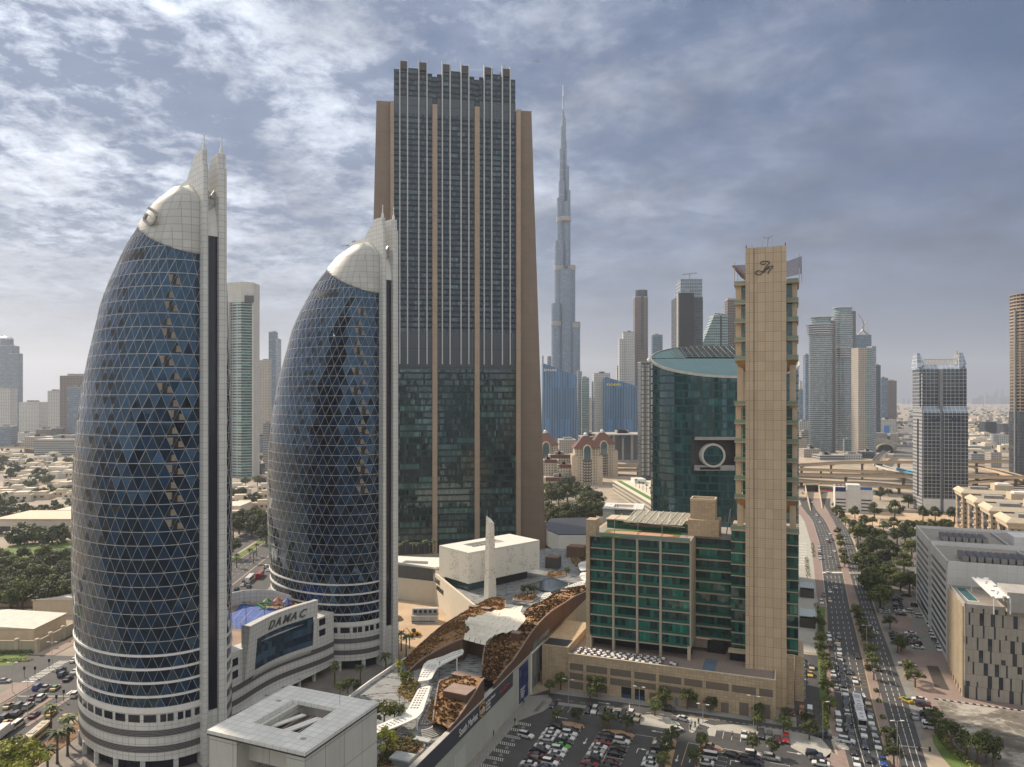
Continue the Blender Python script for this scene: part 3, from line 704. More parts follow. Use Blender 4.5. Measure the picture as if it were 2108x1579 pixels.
mb = MB().mat(MT['dark_opening']).box(-3, plen+2, 7, 7.4, 0, 3.4); mb.build('ground_floor_glazing', pod)
for k in range(6): MB().mat(MT['white_tile']).box(3+k*7.6, 3.9+k*7.6, 1.2, 2.1, 0, 3.4).build('column', pod)
for x, z in ((2.5, 18.0), (2.5, 14.2), (42.5, 19.4), (42.5, 15.6)):
 MB().mat(MT['navy_glass']).poly([(x, curve_y(x)-.06, z), (x+3, curve_y(x+3)-.06, z), (x+3, curve_y(x+3)-.06, z+2.3), (x, curve_y(x)-.06, z+2.3)]).build('window', pod)
sx0, sx1 = 7.6, 40.0
mb = MB().mat(MT['white_tile'])
# sign wall frame: rises out of the wall, leaning forward, around a glazed screen
def sw(x, z, off=0.):
 q = (x-sx0)/(sx1-sx0); return (x, curve_y(x)-1.2-1.9*(z-14)/15*(1-.55*q)-off, z)
gx0, gx1, gz0, gz1 = 12.2, 38.6, 13.9, 24.0
for i in range(14):
 a = gx0+(gx1-gx0)*i/14; b = gx0+(gx1-gx0)*(i+1)/14
 mb.poly([sw(a, gz1), sw(b, gz1), sw(b, 29.5), sw(a, 29.5)]); mb.poly([sw(a, 12.4), sw(b, 12.4), sw(b, gz0), sw(a, gz0)])
 mb.poly([sw(a, 29.5), sw(b, 29.5), (b, curve_y(b)-.6, 29.5), (a, curve_y(a)-.6, 29.5)])
 mb.poly([(a, curve_y(a)-.6, 22), (a, curve_y(a)-.6, 29.5), (b, curve_y(b)-.6, 29.5), (b, curve_y(b)-.6, 22)])
 mb.poly([(a, curve_y(a)+.1, 10.8), (b, curve_y(b)+.1, 10.8), sw(b, 12.4), sw(a, 12.4)])
for a, b in ((sx0, gx0), (gx1, sx1)):
 mb.poly([sw(a, 12.4), sw(b, 12.4), sw(b, 29.5), sw(a, 29.5)]); mb.poly([sw(a, 29.5), sw(b, 29.5), (b, curve_y(b)-.6, 29.5), (a, curve_y(a)-.6, 29.5)])
for a in (sx0, sx1): mb.poly([sw(a, 12.4), sw(a, 29.5), (a, curve_y(a)+.5, 29.5), (a, curve_y(a)+.5, 12.4)])
mb.build('sign_wall', pod)
facade('screen_glass', (.02, .03, .05), (.015, .03, .055), 1.9, 2.6, .97, .97, gl2=(.05, .11, .17), bright=.5, tilt=.05)
mb = MB().mat(MT['screen_glass'])
for i in range(14):
 a = gx0+(gx1-gx0)*i/14; b = gx0+(gx1-gx0)*(i+1)/14
 mb.poly([sw(a, gz0, -.35), sw(b, gz0, -.35), sw(b, gz1, -.35), sw(a, gz1, -.35)])
mb.build('glazed_screen', pod)
plain('sign_grey', (.10, .11, .12), .4)
for i, ch in enumerate('DAMAC'):
 o = textmesh(ch, 3.9, MT['sign_grey'], 'letter', .12, pod, shear=.35, bold=.05)
 x = 17.6+i*3.5; p = sw(x, 25.1, .2); q = sw(x+2.5, 25.1, .2)
 o.location = p; o.rotation_euler = (radians(90+7), 0, atan2(q[1]-p[1], q[0]-p[0]))
# podium deck between towers with sport court
mb = MB().mat(plain('deck_paving', (.30, .22, .17), .9, var=.2)); mb.poly([(-4, 5, 22.0), (plen+4, 5, 22.0), (plen+6, 46, 22.0), (-6, 46, 22.0)]); mb.build('roof_deck', pod)
def PL(px, py, z): return PF.loc(G(px, py, z))
mb = MB().mat(plain('court_blue', (.035, .09, .33), .7, var=.12)); crn = [PL(455, 1290, 22.06), PL(552, 1303, 22.06), PL(600, 1258, 22.06), PL(497, 1242, 22.06)]
mb.poly([(*p, 22.06) for p in crn]); mb.build('sport_court', pod)
mb = MB().mat(MT['line_white'])
def lerp2(a, b, t): return (a[0]+(b[0]-a[0])*t, a[1]+(b[1]-a[1])*t)
def cq(u_, v_): return (*lerp2(lerp2(crn[0], crn[1], u_), lerp2(crn[3], crn[2], u_), v_), 22.10)
for a, b in (((.12,.12),(.88,.12)),((.12,.88),(.88,.88)),((.12,.12),(.12,.88)),((.88,.12),(.88,.88)),((.5,.12),(.5,.88)),((.12,.5),(.88,.5)),((.3,.2),(.3,.8)),((.7,.2),(.7,.8))):
 mb.tube(cq(*a), cq(*b), .06)
mb.build('court_marking', pod)
mb = MB().mat(MT['white_tile'])
wl = [PL(x, y, 27.0) for x, y in ((452, 1230), (480, 1220), (500, 1216), (530, 1214), (563, 1215), (600, 1226))]
for a, b in zip(wl, wl[1:]):
 mb.poly([(*a, 22), (*b, 22), (*b, 27), (*a, 27)]); mb.poly([(a[0], a[1]+.5, 22), (b[0], b[1]+.5, 22), (b[0], b[1]+.5, 27), (a[0], a[1]+.5, 27)][::-1]); mb.poly([(*a, 27), (*b, 27), (b[0], b[1]+.5, 27), (a[0], a[1]+.5, 27)])
mb.build('screen_wall', pod)
mb = MB().mat(MT['grey_metal'])
for k in range(13):
 p = lerp2(PL(455, 1291, 22), PL(552, 1305, 22), k/12); mb.tube((*p, 22), (*p, 25.2), .05)
for z in (23.5, 25.2): mb.tube((*PL(455, 1291, 22), z), (*PL(552, 1305, 22), z), .04)
mb.build('court_fence', pod)
mb = MB().mat(MT['concrete']); a, b = PL(470, 1300, 20), PL(545, 1312, 20); mb.box(-3, 9.0, 3.5, 5.2, 17.5, 22.2); mb.build('roof_edge_wall', pod)
for px_, py_ in ((506.5, 1287), (545, 1290)):
 x, y = G(px_, py_, 22); t_ = thing('floodlight_mast', 'black twin-head floodlight mast on the court deck, %s' % ('left of the two' if px_ < 520 else 'right of the two'), 'floodlight', (x, y, 22), 0, 'floodlights by the blue court')
 MB().mat(MT['dark_metal']).tube((0, 0, 0), (0, 0, 8), .12, .08, 6).build('pole', t_)
 for s_ in (-1, 1): MB().mat(MT['dark_metal']).box(s_*.9-.6, s_*.9+.6, -.35, .35, 7.9, 8.15).build('lamp_head', t_)
x, y = G(578, 1252, 22.1); pg = thing('playground_set', 'colourful playground with slides and little towers on the deck behind the sign wall', 'playground', (x, y, 22.1))
for i, (dx, dy, c) in enumerate(((-5, 0, (.03, .30, .05)), (-1.5, 1, (.55, .16, .05)), (2.5, -.5, (.05, .12, .45)))):
 cm_ = plain('play_%d' % i, tuple(q*.6+.03 for q in c), .5); mb = MB().mat(cm_)
 for sx in (-1, 1):
  for sy in (-1, 1): mb.tube((dx+sx, dy+sy, 0), (dx+sx, dy+sy, 2.6), .12)
 mb.box(dx-1.1, dx+1.1, dy-1.1, dy+1.1, 1.2, 1.35); mb.cyl(dx, dy, 2.6, 3.8, 1.7, .1, 6); mb.build('play_tower', pg)
for dx, c in ((-7, (.04, .32, .04)), (5.2, (.5, .05, .03)), (7, (.6, .35, .03))):
 MB().mat(plain('slide_%d' % int(dx), c, .35)).tube((dx-1.6, 0, 1.6), (dx+1.6, -1.6, .2), .45, seg=6).build('slide', pg)
# shop front with red fascia under the far tower
x, y = G(723, 1366, 0); MB
sf = thing('shop_front', 'curved red shop fascia with white letters at the foot of the farther bullet tower', 'shop', (x, y, 0), radians(8))
mb = MB().mat(plain('fascia_red', (.42, .015, .012), .4))
for i in range(10):
 a = -7+1.4*i; b = a+1.4; f = lambda q: -1.5+q*q*.035
 mb.poly([(a, f(a), 3.0), (b, f(b), 3.0), (b, f(b)-.4, 4.4), (a, f(a)-.4, 4.4)])
mb.build('fascia', sf); MB().mat(MT['navy_glass']).box(-6.5, 6.5, 1.2, 1.4, 0, 3.1).build('shop_window', sf)
for k in range(4): MB().mat(MT['white_paint']).box(-5.2+k*2.7, -3.4+k*2.7, -1.2, -1.1, 4.6, 5.8).build('sign_panel', sf)
# ================================================================== tall striped skyscraper (three glazed bays, concrete blades)
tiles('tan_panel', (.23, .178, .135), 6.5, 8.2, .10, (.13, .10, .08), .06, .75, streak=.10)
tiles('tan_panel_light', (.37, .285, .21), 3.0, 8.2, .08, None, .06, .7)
x823, d823 = -231*466.3/1500, 466.3
IF = F((x823, d823), 9.4)
idx = IF.thing('skyscraper', 'tallest near tower, dark glazed bays with thin white fins between sloping tan concrete side walls', 'skyscraper')
def ix(px, c=0): return IF.at(px, c)
facade('res_glass', (.014, .020, .034), (.008, .018, .034), 1.55, 3.55, 1.0, .62, rough=.12, bright=.16, gl2=(.13, .26, .28), mull=.14, lit=.08, tilt=.015, ior=1.6)
facade('off_glass', (.014, .024, .024), (.007, .018, .018), 1.35, 4.15, 1.0, .72, rough=.06, bright=.16, gl2=(.13, .27, .24), mull=.16, lit=.22, tilt=.03, grp=9.0, ior=1.75)  # paler pane groups painted in to suggest varied reflections
facade('louvre_glass', (.018, .017, .023), (.018, .017, .024), 1.1, 12.0, .86, .98, rough=.35, bright=.0, tilt=.01)
ztop = 316.5
zO = IF.z(900, 757)      # top of the office part
zL = IF.z(900, 683)
bays = [(ix(811), ix(890)), (ix(900), ix(977)), (ix(987), ix(1062))]
def boxp(name, parent, mat, *b, label=None): return MB().mat(mat).box(*b).build(name, parent, label=label)
zr = IF.z(823, 135)
for i, (a, b) in enumerate(bays):
 boxp('office_glazing', idx, MT['off_glass'], a, b, 0, 30, 6.5, zO-1.2)
 boxp('louvre_floor', idx, MT['louvre_glass'], a, b, .5, 30, zO-1.2, zL)
 boxp('residential_glazing', idx, MT['res_glass'], a, b, 1.0, 30, zL, 285)
 boxp('lobby', idx, MT['louvre_glass'], a+2, b-2, -1.0, 28, 0, 6.5)
 w_ = b-a
 for j, (f0, f1, top) in enumerate(((0, .155, 3.6 if i == 0 else 2.2), (.155, .37, 7.6), (.37, .64, 4.8), (.64, .86, 7.6), (.86, 1.0, 2.2))):
  boxp('crown_block', idx, MT['res_glass'], a+w_*f0, a+w_*f1, 1.0+(1.2 if j in (0, 2, 4) else 0), 26, 285, ztop-8.5+top)
 boxp('plant_band', idx, MT['louvre_glass'], a+.1, b-.1, .9, 29, 283, 294)
fins = [823, 839, 862, 879, 910.5, 926.5, 949, 965, 996.5, 1012, 1034, 1050]
plain('fin_white', (.44, .45, .45), .5, .1, var=.08)
for k, p in enumerate(fins):
 a = ix(p); boxp('facade_fin', idx, MT['fin_white'], a-.36, a+.36, -1.0, 1.0, zO+2.2, ztop+(.6 if k % 2 else 1.4))
for k in (0, 2, 4, 6, 8, 10):
 a = ix(fins[k]); b = ix(fins[k+1]); boxp('crown_cap', idx, plain('crown_grey', (.06, .062, .068), .7), a, b, -.3, 8, ztop-5.5, ztop-.6)
for a, b, t_ in ((890, 900, 214), (977, 987, 219)):
 boxp('concrete_mullion', idx, MT['tan_panel_light'], ix(a), ix(b), -1.6, 10, 0, IF.z((a+b)/2, t_, -1.6))
for side in (0, 1):
 if side == 0: a, b = ix(803.5), ix(811); top = IF.z(806, 207.5, -2.4)
 else: a, b = ix(1062), ix(1071); top = IF.z(1066, 225, -2.4)
 boxp('side_pier', idx, MT['tan_panel_light'], a, b, -2.4, 30, 0, top)
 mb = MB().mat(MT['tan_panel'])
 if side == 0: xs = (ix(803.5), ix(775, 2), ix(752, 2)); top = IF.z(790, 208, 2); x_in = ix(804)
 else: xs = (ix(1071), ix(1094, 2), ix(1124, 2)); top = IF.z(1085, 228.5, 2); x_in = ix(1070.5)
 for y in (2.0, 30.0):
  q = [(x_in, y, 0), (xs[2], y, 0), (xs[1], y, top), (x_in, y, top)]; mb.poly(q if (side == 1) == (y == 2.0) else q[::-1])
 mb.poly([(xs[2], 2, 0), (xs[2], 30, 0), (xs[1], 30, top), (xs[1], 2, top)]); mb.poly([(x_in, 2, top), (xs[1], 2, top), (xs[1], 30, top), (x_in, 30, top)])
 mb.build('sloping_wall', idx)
boxp('core', idx, MT['louvre_glass'], ix(890), ix(987), 12, 29, 0, 296)
for p, q in ((889, 901), (976, 988)): boxp('crown_block', idx, MT['res_glass'], ix(p), ix(q), 3.5, 26, 280, ztop-7.6)
mb = MB().mat(MT['grey_metal']); a = ix(1020); mb.tube((a, 6, ztop-6), (ix(1040), 5, ztop+1.5), .5); mb.tube((ix(1040), 5, ztop+1.5), (ix(1042), 5, ztop+4), .3); mb.build('roof_crane', idx)
# ================================================================== stone slab tower, green glass block and their podium
LF = F(G(1169, 1419), GA)
tiles('stone_slab', (.56, .435, .295), 2.45, 3.2, .14, (.31, .195, .105), .13, .6, streak=.22, scol=(.36, .23, .13), minor=(.82, .64, .09, .32))
tiles('podium_stone', (.46, .36, .24), 1.2, .9, .07, (.28, .20, .125), .2, .75, streak=.10, scol=(.25, .16, .09))
facade('green_glass', (.022, .10, .068), (.003, .020, .016), 1.25, 4.0, 1.0, .74, rough=.06, bright=.26, gl2=(.02, .22, .15), mull=.10, lit=.10, tilt=.04, ior=1.9)
facade('green_glass_tower', (.30, .28, .22), (.006, .075, .045), 1.6, 3.12, 1.0, .90, rough=.06, bright=.25, gl2=(.02, .16, .11), mull=.08, lit=.1, tilt=.02, ior=1.8)
glassm('balustrade', (.19, .26, .20), .1, 1.5, 0)
plain('stone_trim', (.38, .33, .26), .7, var=.1); plain('roof_pave', (.27, .245, .22), .9, var=.2); plain('louvre_brown', (.15, .125, .10), .7, var=.08)
tiles('terrace_tile', (.26, .21, .185), .8, .8, .05, None, .12, .85)
lh = LF.thing('stone_tower', 'slender beige stone slab tower with script monogram and green balconies on both sides', 'tower')
boxp('stone_slab', lh, MT['stone_slab'], 57.7, 60.2, 9.55, 17, 0, 149.2); boxp('stone_slab', lh, MT['stone_slab'], 60.2, 70.2, 9.85, 17, 0, 149.2)
plain('shadow_gap', (.16, .11, .07), .8); boxp('vertical_groove', lh, MT['shadow_gap'], 60.2, 60.42, 9.7, 9.9, 2, 149.0)
BX0, BX1, BY0, BY1 = 53.6, 74.0, 19.5, 36
def tower_floors(z0, z1, n, tag_):
 hh = (z1-z0)/n
 boxp('glazing', lh, MT['green_glass_tower'], BX0+2.6, BX1-1.9, BY0+1.0, BY1-1, z0, z1)
 for x0, x1 in ((BX0+.3, BX0+2.2), (BX1-2.0, BX1-.4)):
  boxp('corner_column', lh, MT['cream_stone'], x0, x1, BY0+.2, BY0+2.4, z0, z1); boxp('corner_column', lh, MT['cream_stone'], x0, x1, BY1-2.4, BY1-.2, z0, z1)
 for k in range(n+1):
  z = z0+k*hh
  for x0, x1 in ((BX0, 57.65), (70.25, BX1)):
   b = boxp('balcony', lh, MT['stone_trim'], x0, x1, BY0-1.2, BY1, z-.35, z+.1)
   boxp('balustrade', b, MT['balustrade'], x0+.05, x1-.05, BY0-1.15, BY0-1.07, z+.1, z+1.25)
   if k == 0: pass
tower_floors(66.2, 97.9, 5, 'a'); tower_floors(113.2, 138.6, 4, 'b')
for z0, z1 in ((56.5, 66), (98.2, 113)):
 for sx, x0, x1 in ((1, BX0+.8, BX0+2.8), (-1, BX1-2.8, BX1-.8)):
  boxp('corner_column', lh, MT['cream_stone'], x0, x1, BY0+.6, BY0+2.6, z0-1.5, z1); boxp('corner_column', lh, MT['cream_stone'], x0, x1, BY1-3, BY1-1, z0-1.5, z1)
 mb = MB().mat(plain('soffit_ochre', (.36, .22, .09), .8))
 mb.poly([(BX0, BY0-1.2, z1-.4), (57.65, BY0-1.2, z1-.4), (57.65, BY0+2, z1-4.5), (BX0+2.2, BY0+2, z1-3)]); mb.poly([(70.25, BY0-1.2, z1-.4), (BX1, BY0-1.2, z1-.4), (BX1-1.7, BY0+2, z1-3), (70.25, BY0+2, z1-4.5)]); mb.build('sloping_soffit', lh)
boxp('lower_glazing', lh, MT['green_glass'], 52.6, 57.66, 18.2, 36, 12, 54.9); boxp('lower_glazing', lh, MT['green_glass'], 70.24, 73.9, 18.2, 36, 15, 54.9)
boxp('floor_slab', lh, MT['stone_trim'], 52.3, 74.2, 17.9, 36.2, 54.9, 55.5)
for x0, x1 in ((52.4, 57.6), (70.3, 74.1)): boxp('balustrade', lh, MT['balustrade'], x0, x1, 18.0, 18.08, 55.5, 56.7)
for k in range(10):
 z = 16.2+k*3.87
 for x0, x1 in ((52.5, 57.67), (70.23, 74.0)): boxp('floor_band', lh, MT['stone_trim'], x0, x1, 18.05, 18.3, z, z+.35)
boxp('base_pier', lh, MT['podium_stone'], 70.22, 72.6, 14.5, 18, 0, 15); boxp('base_pier', lh, MT['podium_stone'], 72.8, 75.6, 17.5, 34, 0, 14.9)
boxp('roof_deck', lh, MT['stone_trim'], BX0-.2, BX1+.2, BY0-1.4, BY1, 138.5, 139.0)
# roof pergolas
for nm, pts in (('left', [(52.8, 18.0, 145.2), (57.6, 18.4, 145.2), (57.6, 26, 140.6), (55.5, 24, 142)]), ('right', [(70.3, 18.2, 145.4), (74.9, 18, 146.8), (74.9, 19.5, 141.4), (70.3, 19.8, 140.6)])):
 mb = MB().mat(plain('pergola', (.17, .125, .10), .6)); a, b, c, d = [Vector(p) for p in pts]
 for k in range(15): q = k/14; mb.tube(a.lerp(b, q), d.lerp(c, q), .09)
 for k in range(13): q = k/12; mb.tube(a.lerp(d, q), b.lerp(c, q), .09)
 mb.build('roof_pergola', lh)
 p = MB().mat(MT['cream_stone']); x = 53.6 if nm == 'left' else 74.2; p.tube((x, 19, 139), (x, 19, 146.6 if nm == 'left' else 148), .14); p.tube((x+.8, 23, 139), (x+.8, 23, 145), .14); p.build('pergola_post', lh)
for x in (57.9, 69.9): boxp('warning_lamp', lh, MT['red_paint'], x-.15, x+.15, 10, 10.3, 149.2, 150.2)
mb = MB().mat(MT['grey_metal']); mb.tube((64.2, 13, 149), (64.6, 13, 153), .25, .2, 6); mb.tube((63, 13, 153.2), (64.6, 13, 152.6), .13); mb.tube((64.6, 13, 152.6), (66.2, 13, 153.5), .13); mb.tube((65.8, 14, 149), (65.8, 14, 153), .06); mb.tube((62.8, 14, 149), (62.8, 14, 152), .06); mb.tube((59.2, 14, 149), (59.5, 14, 151.4), .05); mb.tube((59.8, 14, 149), (59.5, 14, 151.4), .05); mb.build('roof_crane', lh)
# script monogram: two looping letters made of curved strokes
def lx(px): return LF.at(px, 9.7)
def lz(px, py): return LF.z(px, py, 9.7)
def curve(pts, n=6):
 out = []
 P_ = [pts[0]]+pts+[pts[-1]]
 for i in range(1, len(P_)-2):
  a, b, c, d = [Vector(q) for q in P_[i-1:i+3]]
  for k in range(n):
   t_ = k/n; out.append(.5*((2*b)+(-a+c)*t_+(2*a-5*b+4*c-d)*t_*t_+(-a+3*b-3*c+d)*t_**3))
 out.append(Vector(P_[-2])); return out
def zoomp(x, y): return (1480+x/5.64, 480+y/5.64)
strokes = [[(545,352),(520,362),(492,358),(482,343),(500,328),(540,325),(580,330),(588,345),(565,365),(540,400),(515,445),(485,478),(450,482),(428,468),(430,445),(465,435),(500,445),(545,440)],
  [(578,378),(555,412),(520,455)], [(520,418),(560,405),(600,385),(622,378),(625,392),(600,420),(575,450),(572,470),(580,470)], [(545,420),(590,408)]]
mb = MB().mat(plain('monogram', (.05, .045, .045), .4))
for st in strokes:
 pts = [Vector((lx(zoomp(*p)[0]), 9.68, lz(*zoomp(*p)))) for p in st]
 mb.path(curve(pts), .13, 5)
mb.build('monogram', lh)
gb = LF.thing('office_block', 'green glass office block with beige grid and rooftop running track, left of the stone tower', 'office')
gx = [LF.at(p, 10.7) for p in (1216, 1263, 1312, 1360, 1421)]
NF = 9; gz0, gz1 = 15.6, 51.0; fh = (gz1-gz0)/NF
boxp('end_wall', gb, MT['podium_stone'], LF.at(1206.5, 10.4), gx[0]-.25, 10.2, 44, 11.6, 60.5 if False else 51.4)
boxp('stair_core', gb, MT['podium_stone'], LF.at(1206.5, 10.4), LF.at(1229, 12), 10.15, 15.5, 51.4, 57.0)
for k in range(NF):
 z = gz0+k*fh
 for i in range(4): boxp('window_bay', gb, MT['green_glass'], gx[i]+.2, gx[i+1]-.2, 10.7+.004*i, 30, z+.30, z+fh-.18)
 boxp('window_bay', gb, MT['green_glass'], gx[4]+.2, 52.5, 23.7, 40, z+.30, z+fh-.18)
 boxp('floor_band', gb, MT['stone_trim'], gx[0]-.1, gx[4]+.1, 10.5, 30, z-.18, z+.18); boxp('floor_band', gb, MT['stone_trim'], gx[4], 52.6, 23.5, 40, z-.25, z+.25)
for i in (1, 2, 3): boxp('column', gb, MT['stone_trim'], gx[i]-.38, gx[i]+.38, 10.2, 12, 11.6, 51.2)
for x in (gx[0]-.2, gx[4]-.4): boxp('column', gb, MT['cream_stone'], x-.5, x+.5, 10.25, 12, 11.6, 16.2)
boxp('column', gb, MT['stone_trim'], gx[4]-.2, gx[4]+.3, 10.4, 24, 15.4, 51)
boxp('terrace_glazing', gb, MT['dark_opening'], gx[0], gx[4], 16, 16.3, 11.6, 15.4)
boxp('roof_slab', gb, MT['roof_pave'], gx[0]-.1, gx[4]+.1, 10.4, 44, 51.0, 51.6); boxp('roof_slab', gb, MT['roof_pave'], gx[4], 52.7, 23.4, 44, 50.6, 51.5)
boxp('balustrade', gb, MT['balustrade'], gx[0], gx[4], 10.5, 10.6, 51.6, 52.7)
# running track on the roof
def LP(px, py, z): return LF.loc(G(px, py, z))
tr_c = LP(1320, 1100, 51.7); mb = MB().mat(plain('lawn_roof', (.075, .17, .03), .9, var=.3, scale=.5)); a, b, c, d = LP(1234, 1104, 51.7), LP(1396, 1110.5, 51.7), LP(1405, 1094, 51.7), LP(1250, 1089, 51.7)
mb.poly([(*p, 51.66) for p in (a, b, c, d)]); mb.build('roof_lawn', gb)
cx_, cy_ = (a[0]+b[0]+c[0]+d[0])/4, (a[1]+b[1]+c[1]+d[1])/4
for r_, mm, z in ((1.0, plain('track_red', (.22, .07, .045), .85), 51.70), (.86, plain('track_pink', (.42, .24, .17), .85), 51.74)):
 MB().mat(mm).poly([(cx_+13.2*r_*cos(k*pi/16), cy_+4.1*r_*sin(k*pi/16), z) for k in range(32)]).build('running_track', gb)
boxp('roof_pavilion', gb, MT['green_glass'], gx[0]+2, gx[4]-1.5, 27, 36, 51.6, 54.6); boxp('pavilion_roof', gb, MT['cream_stone'], gx[0]+1.6, gx[4]-1, 26.6, 36.5, 54.6, 55.0)
tiles('awning', (.30, .285, .225), 4.3, 50, .15, (.65, .62, .52), .04, .7)
mb = MB().mat(MT['awning']); x0, x1 = LF.at(1286, 24), LF.at(1405, 24); mb.poly([(x0, 22.5, 54.8), (x1, 22.5, 54.8), (x1+2, 33, 57.8), (x0+3, 33, 57.8)]); mb.build('fabric_canopy', gb)
mb = MB().mat(MT['white_paint'])
for k in range(5):
 x = x0+2+(x1-x0-2)*k/4
 mb.tube((x, 25, 54.9), (x+1.6, 25, 58.4), .11); mb.tube((x+3.2, 25, 54.9), (x+1.6, 25, 58.4), .11)
for k in range(9): x = x0+(x1-x0)*k/8; mb.tube((x, 22.4, 54.95), (x+2.3, 33, 57.95), .10)
mb.build('canopy_strut', gb)
mb = MB().mat(plain('rail_bar', (.36, .33, .27), .6))
for p in (1265, 1313, 1363): x = LF.at(p, 10.8); mb.tube((x, 10.8, 51), (x, 10.8, 57.6), .13); mb.tube((x, 10.8, 57.6), (x, 24, 57.6), .12)
mb.tube((LF.at(1240, 10.8), 10.8, 57.6), (LF.at(1410, 10.8), 10.8, 56.2), .13); mb.build('roof_frame', gb)
x0, x1 = LF.at(1416, 22), LF.at(1474, 22); boxp('plant_room', gb, MT['podium_stone'], x0, x1+1, 22, 31, 51.5, 57.2)
x2, x3 = LF.at(1421, 24), LF.at(1472, 24); b_ = boxp('plant_room', gb, MT['podium_stone'], x2, x3, 24, 31.5, 57.2, 63.6)
for (xa, xb, ya, yb, z) in ((x0, x1+1, 22, 31, 57.2), (x2, x3, 24, 31.5, 63.6)):
 if z > 60:
  boxp('parapet', b_, MT['cream_stone'], xa-.1, xb+.1, ya-.1, ya+.4, z, z+.8); boxp('parapet', b_, MT['cream_stone'], xa-.1, xb+.1, yb-.4, yb+.1, z, z+.8); boxp('parapet', b_, MT['cream_stone'], xa-.1, xa+.4, ya, yb, z, z+.8); boxp('parapet', b_, MT['cream_stone'], xb-.4, xb+.1, ya, yb, z, z+.8)
mb = MB().mat(MT['grey_metal']); x = LF.at(1495, 26); mb.tube((x-2, 28, 51.5), (x-2, 28, 56), .12); mb.tube((x+2, 28, 51.5), (x+1, 28, 60), .12); mb.tube((x-2, 28, 56), (x+2, 28, 56), .12); mb.tube((x, 27, 52), (x+1.4, 27, 61), .25); mb.build('gantry', gb)
# podium
pm = LF.thing('stone_podium', 'long beige stone car park podium below the green block, brown louvres and two garage entrances', 'podium')
pw = 67.2; pz = 11.6
boxp('wall', pm, MT['podium_stone'], 0, pw, .25, 19.5, 0, pz-.1); boxp('wall', pm, MT['podium_stone'], -9.6, 0, .6, 30, 0, 14.2)
boxp('terrace', pm, MT['terrace_tile'], 0, 60, 1, 40, pz-.1, pz)
boxp('terrace', pm, MT['terrace_tile'], 53, pw-.2, .6, 17, pz-.1, pz+.02)
boxp('parapet', pm, MT['podium_stone'], 0, pw, 0, .45, 0.02, pz+.7); boxp('parapet', pm, MT['cream_stone'], pw-.45, pw, .45, 17, pz-.1, pz+.7)
boxp('coping', pm, plain('coping', (.58, .50, .38), .7), -.1, pw+.1, -.1, .55, pz+.7, pz+.85)
boxp('stair_box', pm, MT['dark_opening'], -9.2, -.6, 1.2, 8, 14.2, 14.25)
for a, b in ((1173, 1201), (1207, 1250), (1256, 1299), (1306, 1350), (1357, 1402), (1409, 1446), (1453, 1500), (1507, 1556), (1563, 1591)):
 xa, xb = LF.at(a, 0), LF.at(b, 0)
 boxp('louvre_panel', pm, MT['louvre_brown'], xa, xb, -.03, .1, 6.9, 9.2)
 if a < 1400: boxp('louvre_panel', pm, MT['louvre_brown'], xa, xb, -.03, .1, 3.8 if a < 1300 else 4.0, 6.0)
 if a < 1250: boxp('louvre_panel', pm, MT['louvre_brown'], xa, xb, -.03, .1, .5, 3.0)
for px_ in (1203.5, 1253, 1302.5, 1353.5, 1405.5, 1449.5, 1503.5, 1559.5): x = LF.at(px_, 0); boxp('pilaster', pm, MT['podium_stone'], x-.45, x+.45, -.14, .2, 0, 9.6)
plain('garage_blue', (.02, .07, .14), .6)
for a, b in ((1279, 1300), (1307, 1327)):
 xa, xb = LF.at(a, 0), LF.at(b, 0); o = boxp('garage_entrance', pm, MT['dark_opening'], xa, xb, -.05, .3, 0, 3.6); boxp('ramp_floor', o, MT['garage_blue'], xa+.2, xb-.2, -.09, -.06, 0, 1.2)
for a, b, c, zz in ((1337, 1350, 0, 3.0), (1363, 1374, 0, 3.0), (1416, 1436, 0, 4.2), (1453, 1470, 0.2, 3.4), (1484, 1500, 0, 3.2), (1522, 1541, 0, 4.0), (1567, 1586, 0, 4.4)):
 boxp('service_door', pm, MT['louvre_brown'], LF.at(a, 0), LF.at(b, 0), -.06, .2, c, zz)
boxp('service_door', pm, plain('door_blue', (.16, .22, .25), .5), LF.at(1389, 0), LF.at(1396, 0), -.06, .2, 0, 2.6)
for x in (49, ): boxp('service_opening', pm, MT['dark_opening'], 44.5, 50.5, 20.5, 23.4, pz, 15.2); boxp('service_opening', pm, MT['terrace_tile'], 39.5, 44.4, 20.6, 23.4, 13, 15.2)
boxp('ramp_paving', pm, plain('ramp_blue', (.10, .15, .20), .7), 44.5, 48.5, 1.5, 14, pz+.02, pz+.05)
boxp('entrance_lobby', pm, MT['navy_glass'], 52.3, 57.5, 15.5, 18, pz, 14.6); boxp('canopy', pm, MT['cream_stone'], 51.8, 57.6, 14, 18, 14.6, 15)
